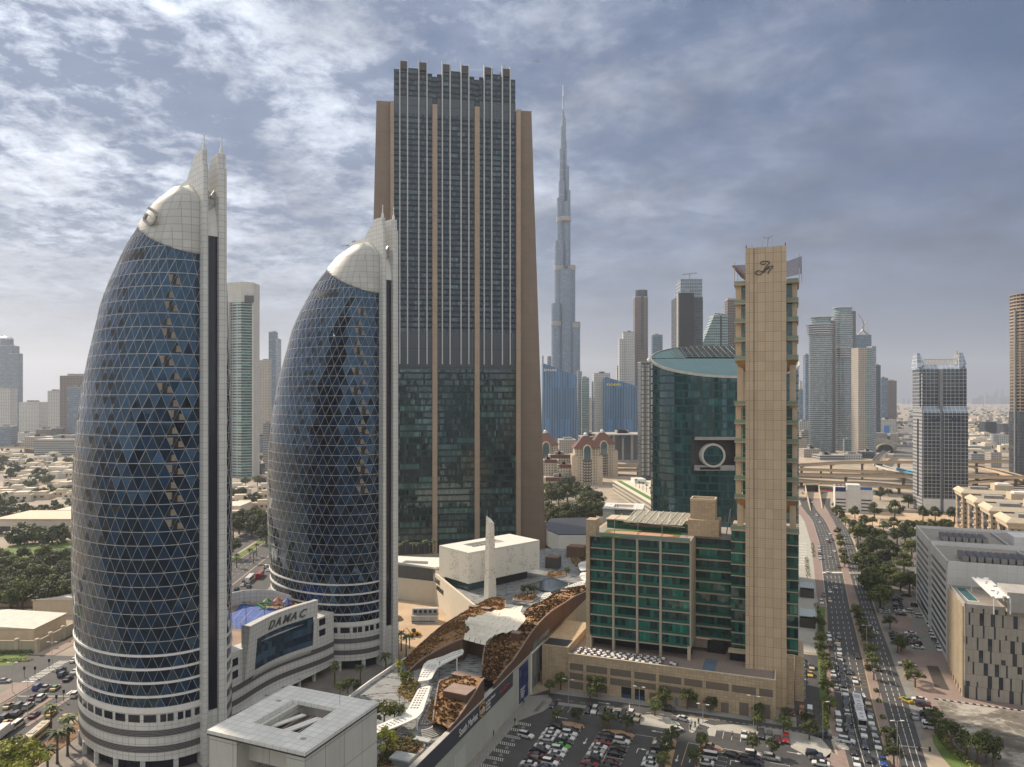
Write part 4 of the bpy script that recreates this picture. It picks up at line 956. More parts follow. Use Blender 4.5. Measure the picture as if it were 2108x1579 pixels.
# restaurant tables and hedges
tb = None
spots = []
for r in range(4):
 for k in range(13):
  x = 2.2+k*2.35+(.6 if r % 2 else 0)+RND.uniform(-.3, .3); y = 2.0+r*1.75+RND.uniform(-.2, .2)
  if x < 31.5: spots.append((x, y, r, k))
spots += [(34.5, 4.2, 9, 0), (35.6, 3.2, 9, 1)]
plain('cloth_white', (.72, .73, .76), .7, var=.06)
rows_ = ['front row', 'second row', 'third row', 'back row']
for n_, (x, y, r, k) in enumerate(spots):
 wx_, wy_ = LF.wp(x, y)
 if tb is None:
  t_ = thing('terrace_table', '', 'table', (wx_, wy_, pz), LF.a, 'white clothed tables on the restaurant terrace')
  mb = MB().mat(MT['cloth_white']); mb.cyl(0, 0, .72, .76, .62, seg=10); mb.cyl(0, 0, .35, .72, .60, .58, seg=10, cap=False); mb.build('table_top', t_)
  MB().mat(MT['dark_metal']).cyl(0, 0, 0, .72, .06, seg=6).build('table_leg', t_)
  for q in range(4):
   c_ = MB().mat(MT['cloth_white']); ca, sa = cos(q*pi/2), sin(q*pi/2); c_.box(ca*1.05-.22, ca*1.05+.22, sa*1.05-.22, sa*1.05+.22, .1, .48); c_.box(ca*1.25-.2+.0, ca*1.25+.2, sa*1.25-.2, sa*1.25+.2, .48, .9); c_.mats[0] = MT['louvre_brown']; c_.build('chair', t_) if q < 2 else None
  tb = t_
 else: t_ = copy_tree(tb); t_.location = (wx_, wy_, pz)
 t_.rotation_euler = (0, 0, LF.a+RND.uniform(-.4, .4))
 t_['label'] = 'white clothed table, %s from the left in the %s of the terrace' % (nth(k+1), rows_[r]) if r < 4 else 'white table standing alone near the hedge, %s' % ('left one' if k == 0 else 'right one')
# ================================================================== oval glass tower
plain('roof_teal', (.13, .24, .25), .35, var=.1, ior=1.7)
OC = (.2907*402, 402.); OA, OB = 40.0, 27.0
def rz(y): return 121+.36*y
facade('oval_glass', (.035, .07, .065), (.012, .046, .050), 1.5, 4.0, 1.0, .80, coords='uv', rough=.07, bright=.20, gl2=(.05, .20, .19), mull=.17, lit=.10, tilt=.010, ior=1.8)
ov = thing('oval_tower', 'oval teal glass tower with slanted roof and round ring window behind the green block', 'tower', (OC[0], OC[1], 0), 0)
hx0, hx1 = None, None
def opx(px, D): return (px-CX)/FP*D-OC[0]
sx0_, sx1_ = opx(1429, 377), opx(1514, 377); sz0, sz1 = 100-(968-820)*377/FP, 100-(899-820)*377/FP
mb = MB().mat(MT['oval_glass']); nO = 120; arc = 0
for i in range(nO):
 a0, a1 = 2*pi*i/nO, 2*pi*(i+1)/nO; x0, y0, x1, y1 = OA*cos(a0), OB*sin(a0), OA*cos(a1), OB*sin(a1); L_ = sqrt((x1-x0)**2+(y1-y0)**2)
 def q(zb, zt0, zt1):
  mb.poly([(x0, y0, zb), (x1, y1, zb), (x1, y1, zt1), (x0, y0, zt0)], uv=[(arc, zb), (arc+L_, zb), (arc+L_, zt1), (arc, zt0)])
 xm = (x0+x1)/2
 if y0 < 0 and sx0_ < xm < sx1_: q(0, sz0, sz0); q(sz1, rz(y0), rz(y1))
 else: q(0, rz(y0), rz(y1))
 arc += L_
mb.build('curtain_wall', ov)
# recess with ring
plain('recess_grey', (.07, .066, .062), .8)
mb = MB().mat(MT['recess_grey']); yb = -OB+4.5
mb.poly([(sx0_-1, yb, sz0), (sx1_+1, yb, sz0), (sx1_+1, yb, sz1), (sx0_-1, yb, sz1)])
mb.poly([(sx0_-1, -OB+.5, sz0), (sx1_+1, -OB+.5, sz0), (sx1_+1, yb, sz0), (sx0_-1, yb, sz0)]); mb.poly([(sx0_-1, -OB+.5, sz1), (sx1_+1, -OB+.5, sz1), (sx1_+1, yb, sz1), (sx0_-1, yb, sz1)])
mb.build('recess', ov)
boxp('recess_lintel', ov, MT['concrete'], sx0_, sx1_, -OB-.1, -OB+1.4, sz1-1.6, sz1); boxp('recess_sill', ov, MT['concrete'], sx0_, sx1_, -OB+.2, -OB+2.5, sz0, sz0+2.6); boxp('recess_window', ov, MT['dark_opening'], sx0_+2.5, sx0_+13, -OB+.1, -OB+.3, sz0+.5, sz0+1.7)
rc = (opx(1466, 377), 100-(937-820)*377/FP); mb = MB().mat(plain('ring_cream', (.52, .50, .44), .6))
for k in range(40):
 a0, a1 = 2*pi*k/40, 2*pi*(k+1)/40; p = lambda a, r_, y: (rc[0]+r_*cos(a), y, rc[1]+r_*sin(a))
 mb.poly([p(a0, 5.1, -OB-.5), p(a1, 5.1, -OB-.5), p(a1, 6.2, -OB-.5), p(a0, 6.2, -OB-.5)]); mb.poly([p(a0, 6.2, -OB-.5), p(a1, 6.2, -OB-.5), p(a1, 6.2, yb), p(a0, 6.2, yb)])
mb.build('ring_frame', ov); MB().mat(MT['oval_glass']).poly([(rc[0]+5.15*cos(k*pi/20), -OB-.2, rc[1]+5.15*sin(k*pi/20)) for k in range(40)], uv=[(5.15*cos(k*pi/20), 5.15*sin(k*pi/20)) for k in range(40)]).build('round_window', ov)
# roof with sunken lattice plant area
ry0 = 4.0; rx0 = opx(1390, 407)
tiles('roof_sheet', (.115, .23, .235), 3.2, 3.2, .07, (.07, .14, .14), .06, .4)
mb = MB().mat(MT['roof_sheet']); pts = [(OA*cos(2*pi*i/nO), OB*sin(2*pi*i/nO)) for i in range(nO)]
front = [p for p in pts if p[1] < ry0]; lo = sorted([p for p in front if p[0] < 0], key=lambda p: -p[1]); hi = sorted([p for p in front if p[0] >= 0], key=lambda p: p[1])
ring = lo+hi; mb.poly([(x, y, rz(y)) for x, y in ring])
left = sorted([p for p in pts if p[1] >= ry0-2 and p[0] < rx0+6], key=lambda p: p[0]); mb.poly([(x, y, rz(y)) for x, y in left]+[(rx0+6, ry0-.1, rz(ry0-.1)), (left[0][0]+.2, ry0-.1, rz(ry0-.1))][::1])
mb.build('sloping_roof', ov)
mb = MB().mat(MT['ring_cream'])
for i in range(nO):
 (x0, y0), (x1, y1) = pts[i], pts[(i+1) % nO]; k = 1.012
 mb.poly([(x0*k, y0*k, rz(y0)-.9), (x1*k, y1*k, rz(y1)-.9), (x1*k, y1*k, rz(y1)+.35), (x0*k, y0*k, rz(y0)+.35)]); mb.poly([(x0*k, y0*k, rz(y0)+.35), (x1*k, y1*k, rz(y1)+.35), (x1*.985, y1*.985, rz(y1)+.35), (x0*.985, y0*.985, rz(y0)+.35)])
mb.build('roof_rim', ov)
mb = MB().mat(MT['recess_grey']); mb.poly([(-OA*.95, ry0, rz(ry0)-3), (OA*.95, ry0, rz(ry0)-3), (OA*.5, OB*.8, rz(ry0)-2), (-OA*.5, OB*.8, rz(ry0)-2)]); mb.build('roof_well', ov)
mb = MB().mat(plain('lattice_grey', (.33, .33, .32), .5, .1))
for k in range(18):
 x = rx0+k*3.4
 ye = OB*sqrt(max(0, 1-(x/OA)**2))
 if ye > ry0+1: mb.tube((x, ry0+1, rz(ry0+1)+.2), (x, ye, rz(ye)+.2), .20)
for k in range(6):
 y = ry0+2+k*3.9; xe = OA*sqrt(max(0, 1-(y/OB)**2))
 if xe > 0: mb.tube((max(rx0+k*.6, -xe), y, rz(y)+.45), (xe, y, rz(y)+.45), .22)
mb.build('roof_lattice', ov)
mb = MB().mat(plain('plant_dark', (.10, .10, .10), .8))
for k in range(14): x = rx0+2+k*3.2; mb.box(x, x+2.2, ry0+2, ry0+4, rz(ry0)-3, rz(ry0)-.4)
mb.build('roof_plant', ov)
# ================================================================== white gallery boxes (two alike)
tiles('gallery_wall', (.54, .54, .49), 6.5, 7.0, .16, (.24, .24, .2), .10, .7, streak=.30, scol=(.24, .24, .2)); tiles('gallery_roof', (.70, .70, .66), 1.9, 1.9, .10, (.40, .39, .35), .13, .6)
def gallery(o, ang_, label):
 f = F(o, ang_); g = thing('gallery_gate', label, 'pavilion', (o[0], o[1], 0), f.a, 'white box gateways with a square roof opening'); W, Dp, Z = 25.0, 25.5, 30.0
 ax0, ax1, ay0, ay1 = 6.2, 18.6, 6.2, 19.2
 mb = MB().mat(MT['gallery_roof']); e = .25
 mb.box(-e, W+e, -e, ay0, Z-.9, Z); mb.box(-e, W+e, ay1, Dp+e, Z-.9, Z); mb.box(-e, ax0, ay0, ay1, Z-.9, Z); mb.box(ax1, W+e, ay0, ay1, Z-.9, Z); mb.build('roof', g)
 boxp('side_wall', g, MT['gallery_wall'], 0, 7.6, 0, Dp, 0, Z-.9); boxp('side_wall', g, MT['gallery_wall'], W-7.6+3.2, W, 0, Dp, 0, Z-.9)
 boxp('lintel', g, MT['gallery_wall'], 7.6, W-4.4, 3.5, 5.6, 23.5, Z-.9)
 boxp('floor', g, plain('gate_floor', (.20, .15, .11), .9, var=.3), 7.6, W-4.4, 0, Dp, 0.02, .2)
 mb = MB().mat(MT['white_paint'])
 for q, (a, b) in enumerate(((8.0, 1.4), (12.2, 2.0), (16.6, 1.4))):
  mb.prism([(a-2.0, ay0+1.5), (a+b-2.0, ay0+1.5), (a+b+1.6, ay1-1.2), (a+1.6, ay1-1.2)], 27.5, 27.8)
 mb.build('skylight_beam', g)
 mb = MB().mat(plain('beam_brown', (.19, .155, .12), .8))
 for q in range(7): a = ax0-.5+q*2.1; mb.box(a, a+.5, ay0, ay1, 26.9, 27.4)
 mb.build('ceiling_joist', g); boxp('ceiling', g, plain('ceiling_brown', (.13, .10, .08), .9, var=.25, scale=.6), ax0-.6, ax1+.6, ay0-.6, ay1+.6, 26.6, 26.85)
 mb = MB().mat(MT['slot_dark'] if 'slot_dark' in MT else MT['dark_metal'])
 for q in ((-.27, W+.27, -.30, -.25), (-.27, W+.27, Dp+.25, Dp+.30), (W+.25, W+.30, -.27, Dp+.27)): mb.box(*q, Z-1.05, Z-.75)
 mb.build('roof_gutter', g)
 for x, y in ((3, 17), (20.5, 4)):
  b = boxp('roof_hatch', g, MT['concrete'], x, x+1.1, y, y+.8, Z, Z+.12)
 MB().mat(MT['grey_metal']).tube((18, 21, Z), (18, 21, Z+2.6), .05).build('lightning_rod', g)
 return g
# near one: front corners at the picture's lower edge
ga = G(430, 1502, 30); gb_ = G(628, 1548, 30)
gallery(ga, math.degrees(atan2(gb_[1]-ga[1], gb_[0]-ga[0])), 'near white box gateway at the bottom edge with square opening in its roof')
ga = G(1241, 1046, 30); gb_ = G(1322, 1050, 30)
gallery(ga, GA+8, 'far white box gateway beside the foot of the oval teal tower')
# ================================================================== raised plaza
PZ = 11.5
m, t = newmat('plaza_paving'); tc = t.n('ShaderNodeTexCoord'); s_ = t.n('ShaderNodeSeparateXYZ', {0: tc.outputs['Object']})
br = t.n('ShaderNodeTexBrick', {'Vector': tc.outputs['Object'], 'Color1': (.27, .28, .28, 1), 'Color2': (.20, .21, .215, 1), 'Mortar': (.17, .17, .17, 1), 'Scale': 1.0, 'Mortar Size': .02, 'Brick Width': 1.8, 'Row Height': .45}); br.offset_frequency = 3
br.offset = .37
fa = t.m('FLOOR', t.m('DIVIDE', t.m('ADD', s_.outputs[0], t.m('MULTIPLY', t.m('FLOOR', t.m('DIVIDE', s_.outputs[1], .45)), .77)), 1.9)); fb = t.m('FLOOR', t.m('DIVIDE', s_.outputs[1], .45))
wn = t.n('ShaderNodeTexWhiteNoise', {0: t.n('ShaderNodeCombineXYZ', {0: fa, 1: fb, 2: 1.0}).outputs[0]}, noise_dimensions='3D').outputs[0]
big = t.noise(tc.outputs['Object'], .05, 4, .6)
dk = t.m('GREATER_THAN', t.m('ADD', wn, t.m('MULTIPLY', t.m('SUBTRACT', big, .5), .5)), .80)
finish(t, t.mix(dk, br.outputs[0], (.055, .062, .072)), .8)
# outline of the raised deck along the market wall
WA = (5.55, 244.8); WT = .384
def wallpt(y, off=0.): return (WA[0]+WT*(y-WA[1])-off, y)
leafm('leaf_dusk', (.10, .055, .020), (.22, .125, .045))
mb = MB().mat(MT['plaza_paving']); dk_pts = [wallpt(150, 1), wallpt(330, 1), (75, 420), (20, 430), (-15, 390), (-32.6, 347), (-11.5, 300), (-17, 287), (-26, 268.5), (-32, 254), (-38.4, 241), (-44, 226.5), (-47.5, 216), (-50, 206), (-46, 150)]
mb.prism(dk_pts, 0, PZ); struct(mb, 'plaza')
ed = [(-32, 254), (-38.4, 241), (-44, 226.5), (-47.5, 216), (-50, 206), (-46, 150)]; mb = MB().mat(MT['white_paint'])
for a, b in zip(ed, ed[1:]): mb.prism([a, b, (b[0]+.5, b[1]), (a[0]+.5, a[1])], PZ-1, PZ+1.1)
tag(mb.build('parapet_wall'), 'white parapet wall along the left edge of the grey plaza', 'wall')
# ------------------------------------------------ long market wall with sign band
wl_len = 190; WF = F(wallpt(150), math.degrees(atan2(1, WT)))     # local x runs away from the camera along the wall, local y = left side
mw = thing('market_wall', 'long pale boundary wall with a dark sign band reading South Market, beside the car park', 'wall', (WF.o[0], WF.o[1], 0), WF.a)
tiles('wall_plaster', (.44, .45, .40), 2.4, 6.5, .05, (.34, .34, .30), .03, .8, streak=.12, scol=(.30, .28, .22))
tiles('cream_wall', (.46, .41, .29), 3.0, 9, .05, None, .04, .8)
def wx(px): # local x on the wall's face for a pixel column
 k = (px-CX)/FP; y = (WA[0]-WT*WA[1])/(k-WT); return (y-150)/WF.u[1]
def wz(px, py): k = (px-CX)/FP; y = (WA[0]-WT*WA[1])/(k-WT); return H-(py-HY)*y/FP
xe = wx(1092)
boxp('wall', mw, MT['wall_plaster'], -4, xe, 0, 1.1, 0, 13.5)
plain('sign_band_grey', (.055, .062, .075), .6, var=.06)
xb = wx(1055); boxp('sign_band', mw, MT['sign_band_grey'], -4, xb, -.18, -.02, 9.0, 13.4)
boxp('coping', mw, MT['kerb'], -4, xe, -.25, 1.2, 13.5, 13.7)
boxp('door_recess', mw, MT['gallery_wall'], wx(935), wx(958), -.04, .2, 0, 6.2)
o = textmesh('South Market', 2.9, MT['white_paint'], 'lettering', .04, mw); o.location = (wx(943.5), -.26, 10.1); o.rotation_euler = (pi/2, 0, 0)
tw = o.dimensions.x; want = wx(981.5)-wx(943.5); bpy.context.view_layer.update(); o.scale = (want/max(1, max(v.co.x for v in o.data.vertices)), 1, 1)
# shield emblem and small text lines
x0 = wx(985.5); x1 = wx(997); xm = (x0+x1)/2; hw = (x1-x0)/2
sh = lambda r_: [(xm+hw*r_*a, b*r_) for a, b in ((-1, 1.9), (0, 2.15), (1, 1.9), (1, -.8), (0, -2.1), (-1, -.8))]
MB().mat(plain('logo_orange', (.62, .33, .04), .5)).poly([(a, -.24, 11.1+b) for a, b in sh(1)]).build('emblem', mw); MB().mat(MT['dark_opening']).poly([(a, -.27, 11.1+b) for a, b in sh(.8)]).build('emblem', mw)
o = textmesh('uh', 2.6, MT['white_paint'], 'lettering', .02, mw, bold=.06); o.location = (x0+.45, -.32, 10.4); o.rotation_euler = (pi/2, 0, 0); o.scale = (hw*.62, 1, 1)
for i, (txt, z) in enumerate((('urbanhaus', 12.0), ('urban', 11.0), ('house', 10.0))):
 o = textmesh(txt, 1.25, MT['white_paint'], 'lettering', .02, mw, bold=.02); o.location = (wx(998.5), -.26, z-.3); o.rotation_euler = (pi/2, 0, 0)
 k = (wx(1018)-wx(998.5)) if i == 0 else (wx(1008)-wx(998.5)); o.scale = (k/max(v.co.x for v in o.data.vertices), 1, 1)
mb = MB().mat(plain('sign_red', (.45, .05, .05), .5)); x0, x1 = wx(1027), wx(1048)
pts = [Vector((x0+(x1-x0)*a, -.25, 11+b)) for a, b in ((0, -.4), (.08, .5), (.14, -.4), (.22, .2), (.3, -.3), (.38, .2), (.42, .9), (.46, -.6), (.55, .1), (.62, -.3), (.7, .5), (.76, -.3), (.86, .3), (.93, -.2), (1, .2))]
mb.path(curve(pts, 4), .13); mb.build('lettering', mw)
# blue poster
m, t = newmat('poster_blue'); tc = t.n('ShaderNodeTexCoord'); n1 = t.noise(tc.outputs['Object'], .55, 4, .6)
finish(t, t.ramp(n1, [(.42, (.010, .018, .09)), (.56, (.02, .035, .14)), (.64, (.05, .10, .25)), (.72, (.30, .22, .20))]), .5)
a, b = wx(1068.5), wx(1086.5); o = boxp('poster', mw, MT['poster_blue'], a, b, -.16, -.02, .8, 12.6)
for k in range(6): boxp('poster_text', o, MT['white_paint'], a+1.0, a+(b-a)*(.45+.09*(k % 3)), -.19, -.16, 2.2+k*.55, 2.4+k*.55)
# glazed bridge box and underpass
a, b = wx(1093), wx(1116); br_ = thing('glazed_bridge', 'glass fronted bridge box over the dark underpass at the end of the market wall', 'bridge', (WF.o[0], WF.o[1], 0), WF.a)
tiles('curtain_grey', (.16, .18, .19), 1.6, 30, .08, (.06, .06, .06), .2, .15, ior=1.8)
boxp('glazing', br_, MT['curtain_grey'], a, b, -.1, 4, 4.2, 13.2); boxp('frame', br_, MT['white_paint'], a-.6, a, -.4, 4, 0, 13.9); boxp('frame', br_, MT['cream_wall'], b, b+2.4, -.5, 4, 0, 13.8); boxp('frame', br_, MT['white_paint'], a, b, -.35, 4, 13.2, 13.8)
boxp('underpass', br_, MT['dark_opening'], a+.2, b-.2, 2.5, 4.2, 0, 4.2)
# cream wall onward to the block
cw_ = thing('cream_wall', 'cream wall rising behind the podium along the brown planted roof', 'wall', (WF.o[0], WF.o[1], 0), WF.a)
boxp('wall', cw_, MT['cream_wall'], b+2.4, wx(1250), 0, 1.1, 0, 13.8)
# service yard paving between cream wall and the block
mb = MB().mat(plain('yard_pink', (.25, .20, .18), .9)); mb.poly([(*wallpt(262, -1.4), .03), (*wallpt(360, -1.4), .03), (*LF.wp(8, 60), .03), (*LF.wp(2, 8), .03), (*LF.wp(-9, 2), .03)]); struct(mb, 'service_yard')
x, y = G(1201, 1300, 0); kk = thing('glass_kiosk', 'small glass kiosk in the yard against the green block', 'kiosk', (x, y, 0), LF.a); boxp('glazing', kk, MT['balustrade'], -1.5, 1.5, -3, 3, 0, 3.6); boxp('roof', kk, MT['white_paint'], -1.9, 1.9, -3.4, 3.4, 3.6, 3.8)
# ------------------------------------------------ planted roofs
m, t = newmat('planted_roof'); tc = t.n('ShaderNodeTexCoord'); n1 = t.noise(tc.outputs['Object'], .75, 6, .7); n2 = t.noise(tc.outputs['Object'], .10, 3, .5); n3 = t.noise(tc.outputs['Object'], 3.0, 3, .6)
c = t.ramp(t.m('ADD', t.m('MULTIPLY', n1, .75), t.m('MULTIPLY', n2, .25)), [(.36, (.17, .095, .04)), (.46, (.25, .14, .06)), (.56, (.33, .19, .09)), (.68, (.40, .25, .135))])
bp = t.n('ShaderNodeBump', {'Strength': 1.0, 'Distance': .6, 'Height': n1}); finish(t, c, .95, 0, 1.45, bp.outputs[0])
tiles('rust_wall', (.125, .070, .045), 1.2, 40, .05, (.06, .035, .025), .15, .8)
plain('rust_edge', (.26, .19, .16), .8)
def resample(pts, n):
 L_ = [0]
 for a, b in zip(pts, pts[1:]): L_.append(L_[-1]+(Vector(b)-Vector(a)).length)
 out = []
 for k in range(n):
  s = L_[-1]*k/(n-1); i = max(j for j in range(len(L_)) if L_[j] <= s+1e-6); i = min(i, len(pts)-2)
  out.append(Vector(pts[i]).lerp(Vector(pts[i+1]), min(1, (s-L_[i])/(L_[i+1]-L_[i]+1e-9))))
 return out
def tufts(A, B, name, parent, n, tall=.55, sag=.8):
 """low shrubs strewn over a strip between two edges"""
 mb = MB()
 lm = [MT['leaf_dusk'], MT['leaf_dusk'], MT['leaf_rust'], MT['leaf_dusk']]
 for k in range(n):
  i = RND.random()*(len(A)-1.001); j = int(i); f = i-j; a = A[j].lerp(A[j+1], f); b = B[j].lerp(B[j+1], f); q_t = RND.uniform(.04, .96); p = a.lerp(b, q_t)+Vector((0, 0, sag*sin(pi*q_t)))
  if mnoise.noise(p*.13) < -.12 and RND.random() < .75: continue
  mb.mat(RND.choice(lm))
  for q in range(4):
   d = Vector((RND.uniform(-1, 1), RND.uniform(-1, 1), RND.uniform(.1, .9))); u_ = d.cross(Vector((RND.random(), RND.random(), 1))).normalized()*RND.uniform(.2, .42); w_ = d.normalized()*RND.uniform(.25, tall)
   c_ = p+Vector((RND.uniform(-.35, .35), RND.uniform(-.35, .35), .05)); mb.poly([c_-u_, c_+u_, c_+u_*.6+w_, c_-u_*.6+w_])
 return mb.build(name, parent)
def lobe(root, outer, inner, wall_o=None, wall_i=None, n=26, ntuft=2400, sag=.8):
 A, B = resample(outer, n), resample(inner, n); mb = MB().mat(MT['planted_roof']); rows = []
 for a, b in zip(A, B):
  r_ = []
  for k in range(7):
   q = k/6; p = a.lerp(b, q); p = p+Vector((0, 0, sag*sin(pi*q)+.25*mnoise.noise(p*.2))) if 0 < k < 6 else p-Vector((0, 0, .35)); r_.append(p)
  rows.append(r_)
 base_ = len(mb.v)
 for r_ in rows: mb.v += [tuple(p) for p in r_]
 for i in range(n-1):
  for k in range(6): mb.face((base_+i*7+k, base_+i*7+k+1, base_+(i+1)*7+k+1, base_+(i+1)*7+k))
 mb.build('planted_roof', root, smooth=True)
 t_ = tufts(A, B, 'roof_shrubs', root, ntuft, sag=sag); t_['kind'] = 'stuff'
 for E_, wz_ in ((A, wall_o), (B, wall_i)):
  mb = MB().mat(MT['rust_edge'])
  for a, b in zip(E_, E_[1:]): mb.tube(a, b, .28, seg=4)
  mb.build('roof_kerb', root)
  if wz_ is not None:
   mb = MB().mat(MT['rust_wall'])
   for a, b in zip(E_, E_[1:]): mb.poly([(a.x, a.y, wz_), (b.x, b.y, wz_), tuple(b), tuple(a)])
   mb.build('wall', root)
mk = thing('market_hall', 'long wavy market hall with rust brown planted roof and white tile canopy over its entrance', 'market hall', (0, 0, 0))
def WP3(px, py):   # point on the wall plane
 k = (px-CX)/FP; y = (WA[0]-WT*WA[1])/(k-WT); return (k*y, y, H-(py-HY)*y/FP)
outer = [WP3(1016, 1407), WP3(1037, 1381), WP3(1058, 1357), WP3(1078, 1326), WP3(1091, 1306), WP3(1103, 1290), WP3(1116, 1275), WP3(1135, 1258), WP3(1159, 1243), WP3(1182, 1228), WP3(1208, 1217)]
inner = [G3(991, 1400, 14.4), G3(993, 1370, 16), G3(995, 1344, 17.5), G3(1000, 1325, 18.6), G3(1017, 1311, 19.2), G3(1045, 1298, 19.6), G3(1072, 1282, 19.8), G3(1078, 1262, 18.5), G3(1090, 1248, 17), G3(1118, 1238, 16), G3(1140, 1222, 16.0), G3(1162, 1212, 16), G3(1200, 1207, 16)]
lobe(mk, outer, inner, 13.6, PZ, ntuft=2400)
outer = [G3(830.5, 1362, 12.3), G3(861, 1330, 13.6), G3(884, 1310, 14.6), G3(906, 1291, 15.6), G3(934, 1273, 16.2), G3(962, 1256, 16.2), G3(985, 1243, 15.4), G3(1005, 1233, 14.5)]
inner = [G3(842, 1381, 12.2), G3(856, 1367, 13.4), G3(880, 1349, 15.2), G3(906, 1335, 16.8), G3(930, 1323, 18), G3(954, 1314, 19), G3(965, 1300, 19.4), G3(957, 1288, 19.4), G3(972, 1270, 18.8), G3(1010, 1262, 18), G3(1040, 1254, 16.5), G3(1040, 1235, 14.5)]
lobe(mk, outer, inner, 0, PZ, ntuft=1700)
# white tile canopy in overlapping rows
rowsL = [(954, 1314), (957, 1306), (967, 1300), (966, 1292), (960, 1286), (957, 1280), (965, 1275), (985, 1269), (1003, 1264), (1018, 1260), (1040, 1256), (1060, 1253)]
rowsR = [(1000, 1325), (1004, 1318), (1013, 1311), (1024, 1305), (1045, 1301), (1064, 1297), (1076, 1287), (1083, 1277), (1080, 1271), (1074, 1264), (1071, 1259), (1077, 1251)]
plain('canopy_white', (.78, .73, .62), .6, var=.12, scale=.5)
mb = MB().mat(MT['canopy_white']); nr = len(rowsL)
for i in range(nr-1):
 zf = 18.6+2.3*sin(pi*(i+.5)/nr); zb_ = 18.9+2.3*sin(pi*(i+1.5)/nr)
 a = Vector(G3(*rowsL[i], zf)); b = Vector(G3(*rowsR[i], zf)); c = Vector(G3(*rowsR[i+1], zb_)); d = Vector(G3(*rowsL[i+1], zb_))
 nn_ = max(3, int((b-a).length/1.9))
 for k in range(nn_):
  q0, q1 = (k+.04)/nn_, (k+.96)/nn_; tip = RND.uniform(.5, 1.0)
  p0, p1, p2, p3 = a.lerp(b, q0), a.lerp(b, q1), d.lerp(c, q1), d.lerp(c, q0); up = Vector((0, 0, tip)); ext = (p0-p3)*.12
  mb.poly([p0+ext-up*.5, p1+ext-up*.5, p2+up, p3+up]); mb.poly([p0+ext-up*.5, p3+up, p3+up-Vector((0, 0, .5))])
o = mb.build('tile_canopy', mk);
mb = MB().mat(MT['rust_wall']); a, b = G3(954, 1316, 18.4), G3(1000, 1327, 18.4); mb.poly([(a[0]+1, a[1]+6, PZ), (b[0]+1, b[1]+6, PZ), (b[0]+1, b[1]+6, 18.2), (a[0]+1, a[1]+6, 18.2)]); mb.build('entrance_wall', mk)
for px_, py_, z, a_, b_, c_ in ((976, 1254, 15.6, 3.6, 2.4, 1.2), (1001, 1258, 17.2, 3.6, 2.4, 1.2), (1063, 1312, 20.4, 2.8, 2.4, 1.6), (1159, 1236, 18.0, 3.6, 3, .9), (1166, 1221, 17.2, 5.0, 2.2, .9)):
 x, y = G(px_, py_, z); b2 = MB().mat(MT['rust_wall']).box(-a_/2, a_/2, -b_/2, b_/2, -.8, c_).build('roof_box', mk, loc=(x, y, z), rot=radians(GA)); MB().mat(MT['rust_edge']).box(-a_/2-.1, a_/2+.1, -b_/2-.1, b_/2+.1, c_, c_+.15).build('lid', b2)
for px_, py_ in ((1116, 1307), (1105, 1318), (1094, 1332)):
 x, y, z = WP3(px_, py_+8);
a, b, c = wx(1096), wx(1124), wx(1130); boxp('zigzag_glazing', br_, MT['curtain_grey'], a, c, -.2, .0, 13.9, 16.2)
# small planted kiosk hall at the near end
kz = thing('kiosk_hall', 'small brown hall with planted roof and square skylight box beside the sign band', 'kiosk', (0, 0, 0))
def K(x, y, z): return G3(760+x/7.935, 1380+y/7.935, z)
outer = [WP3(925, 1499), WP3(941, 1482), WP3(955, 1462), WP3(967, 1444), WP3(979, 1426), WP3(989, 1407), WP3(998, 1396)]
outer = [(a[0]-.2, a[1], a[2]) for a in outer]
inner = [K(1040, 860, 14.2), K(1052, 720, 15.4), K(1080, 520, 16.6), K(1110, 340, 17.2), K(1140, 200, 17.4), K(1165, 168, 17.2), K(1290, 130, 16.8), K(1400, 105, 16.2)]
lobe(kz, outer, inner, 13.4, PZ, n=18, ntuft=420, sag=.3)
x, y = G(946, 1421, 18.4); b2 = MB().mat(MT['rust_wall']).box(-3.6, 3.6, -2.9, 2.9, -3.2, 0).build('skylight_box', kz, loc=(x, y, 18.6), rot=radians(GA-4)); MB().mat(MT['rust_edge']).box(-3.7, 3.7, -3, 3, 0, .2).build('lid', b2)
x, y = G(960, 1392, 17.4); b2 = MB().mat(MT['rust_wall']).box(-4.4, 4.4, -1.5, 1.5, -3, 0).build('skylight_box', kz, loc=(x, y, 17.6), rot=radians(GA-10)); MB().mat(MT['rust_edge']).box(-4.5, 4.5, -1.6, 1.6, 0, .2).build('lid', b2)
boxp('door', kz, MT['dark_opening'], 0, .1, 0, .1, 12, 12.1)
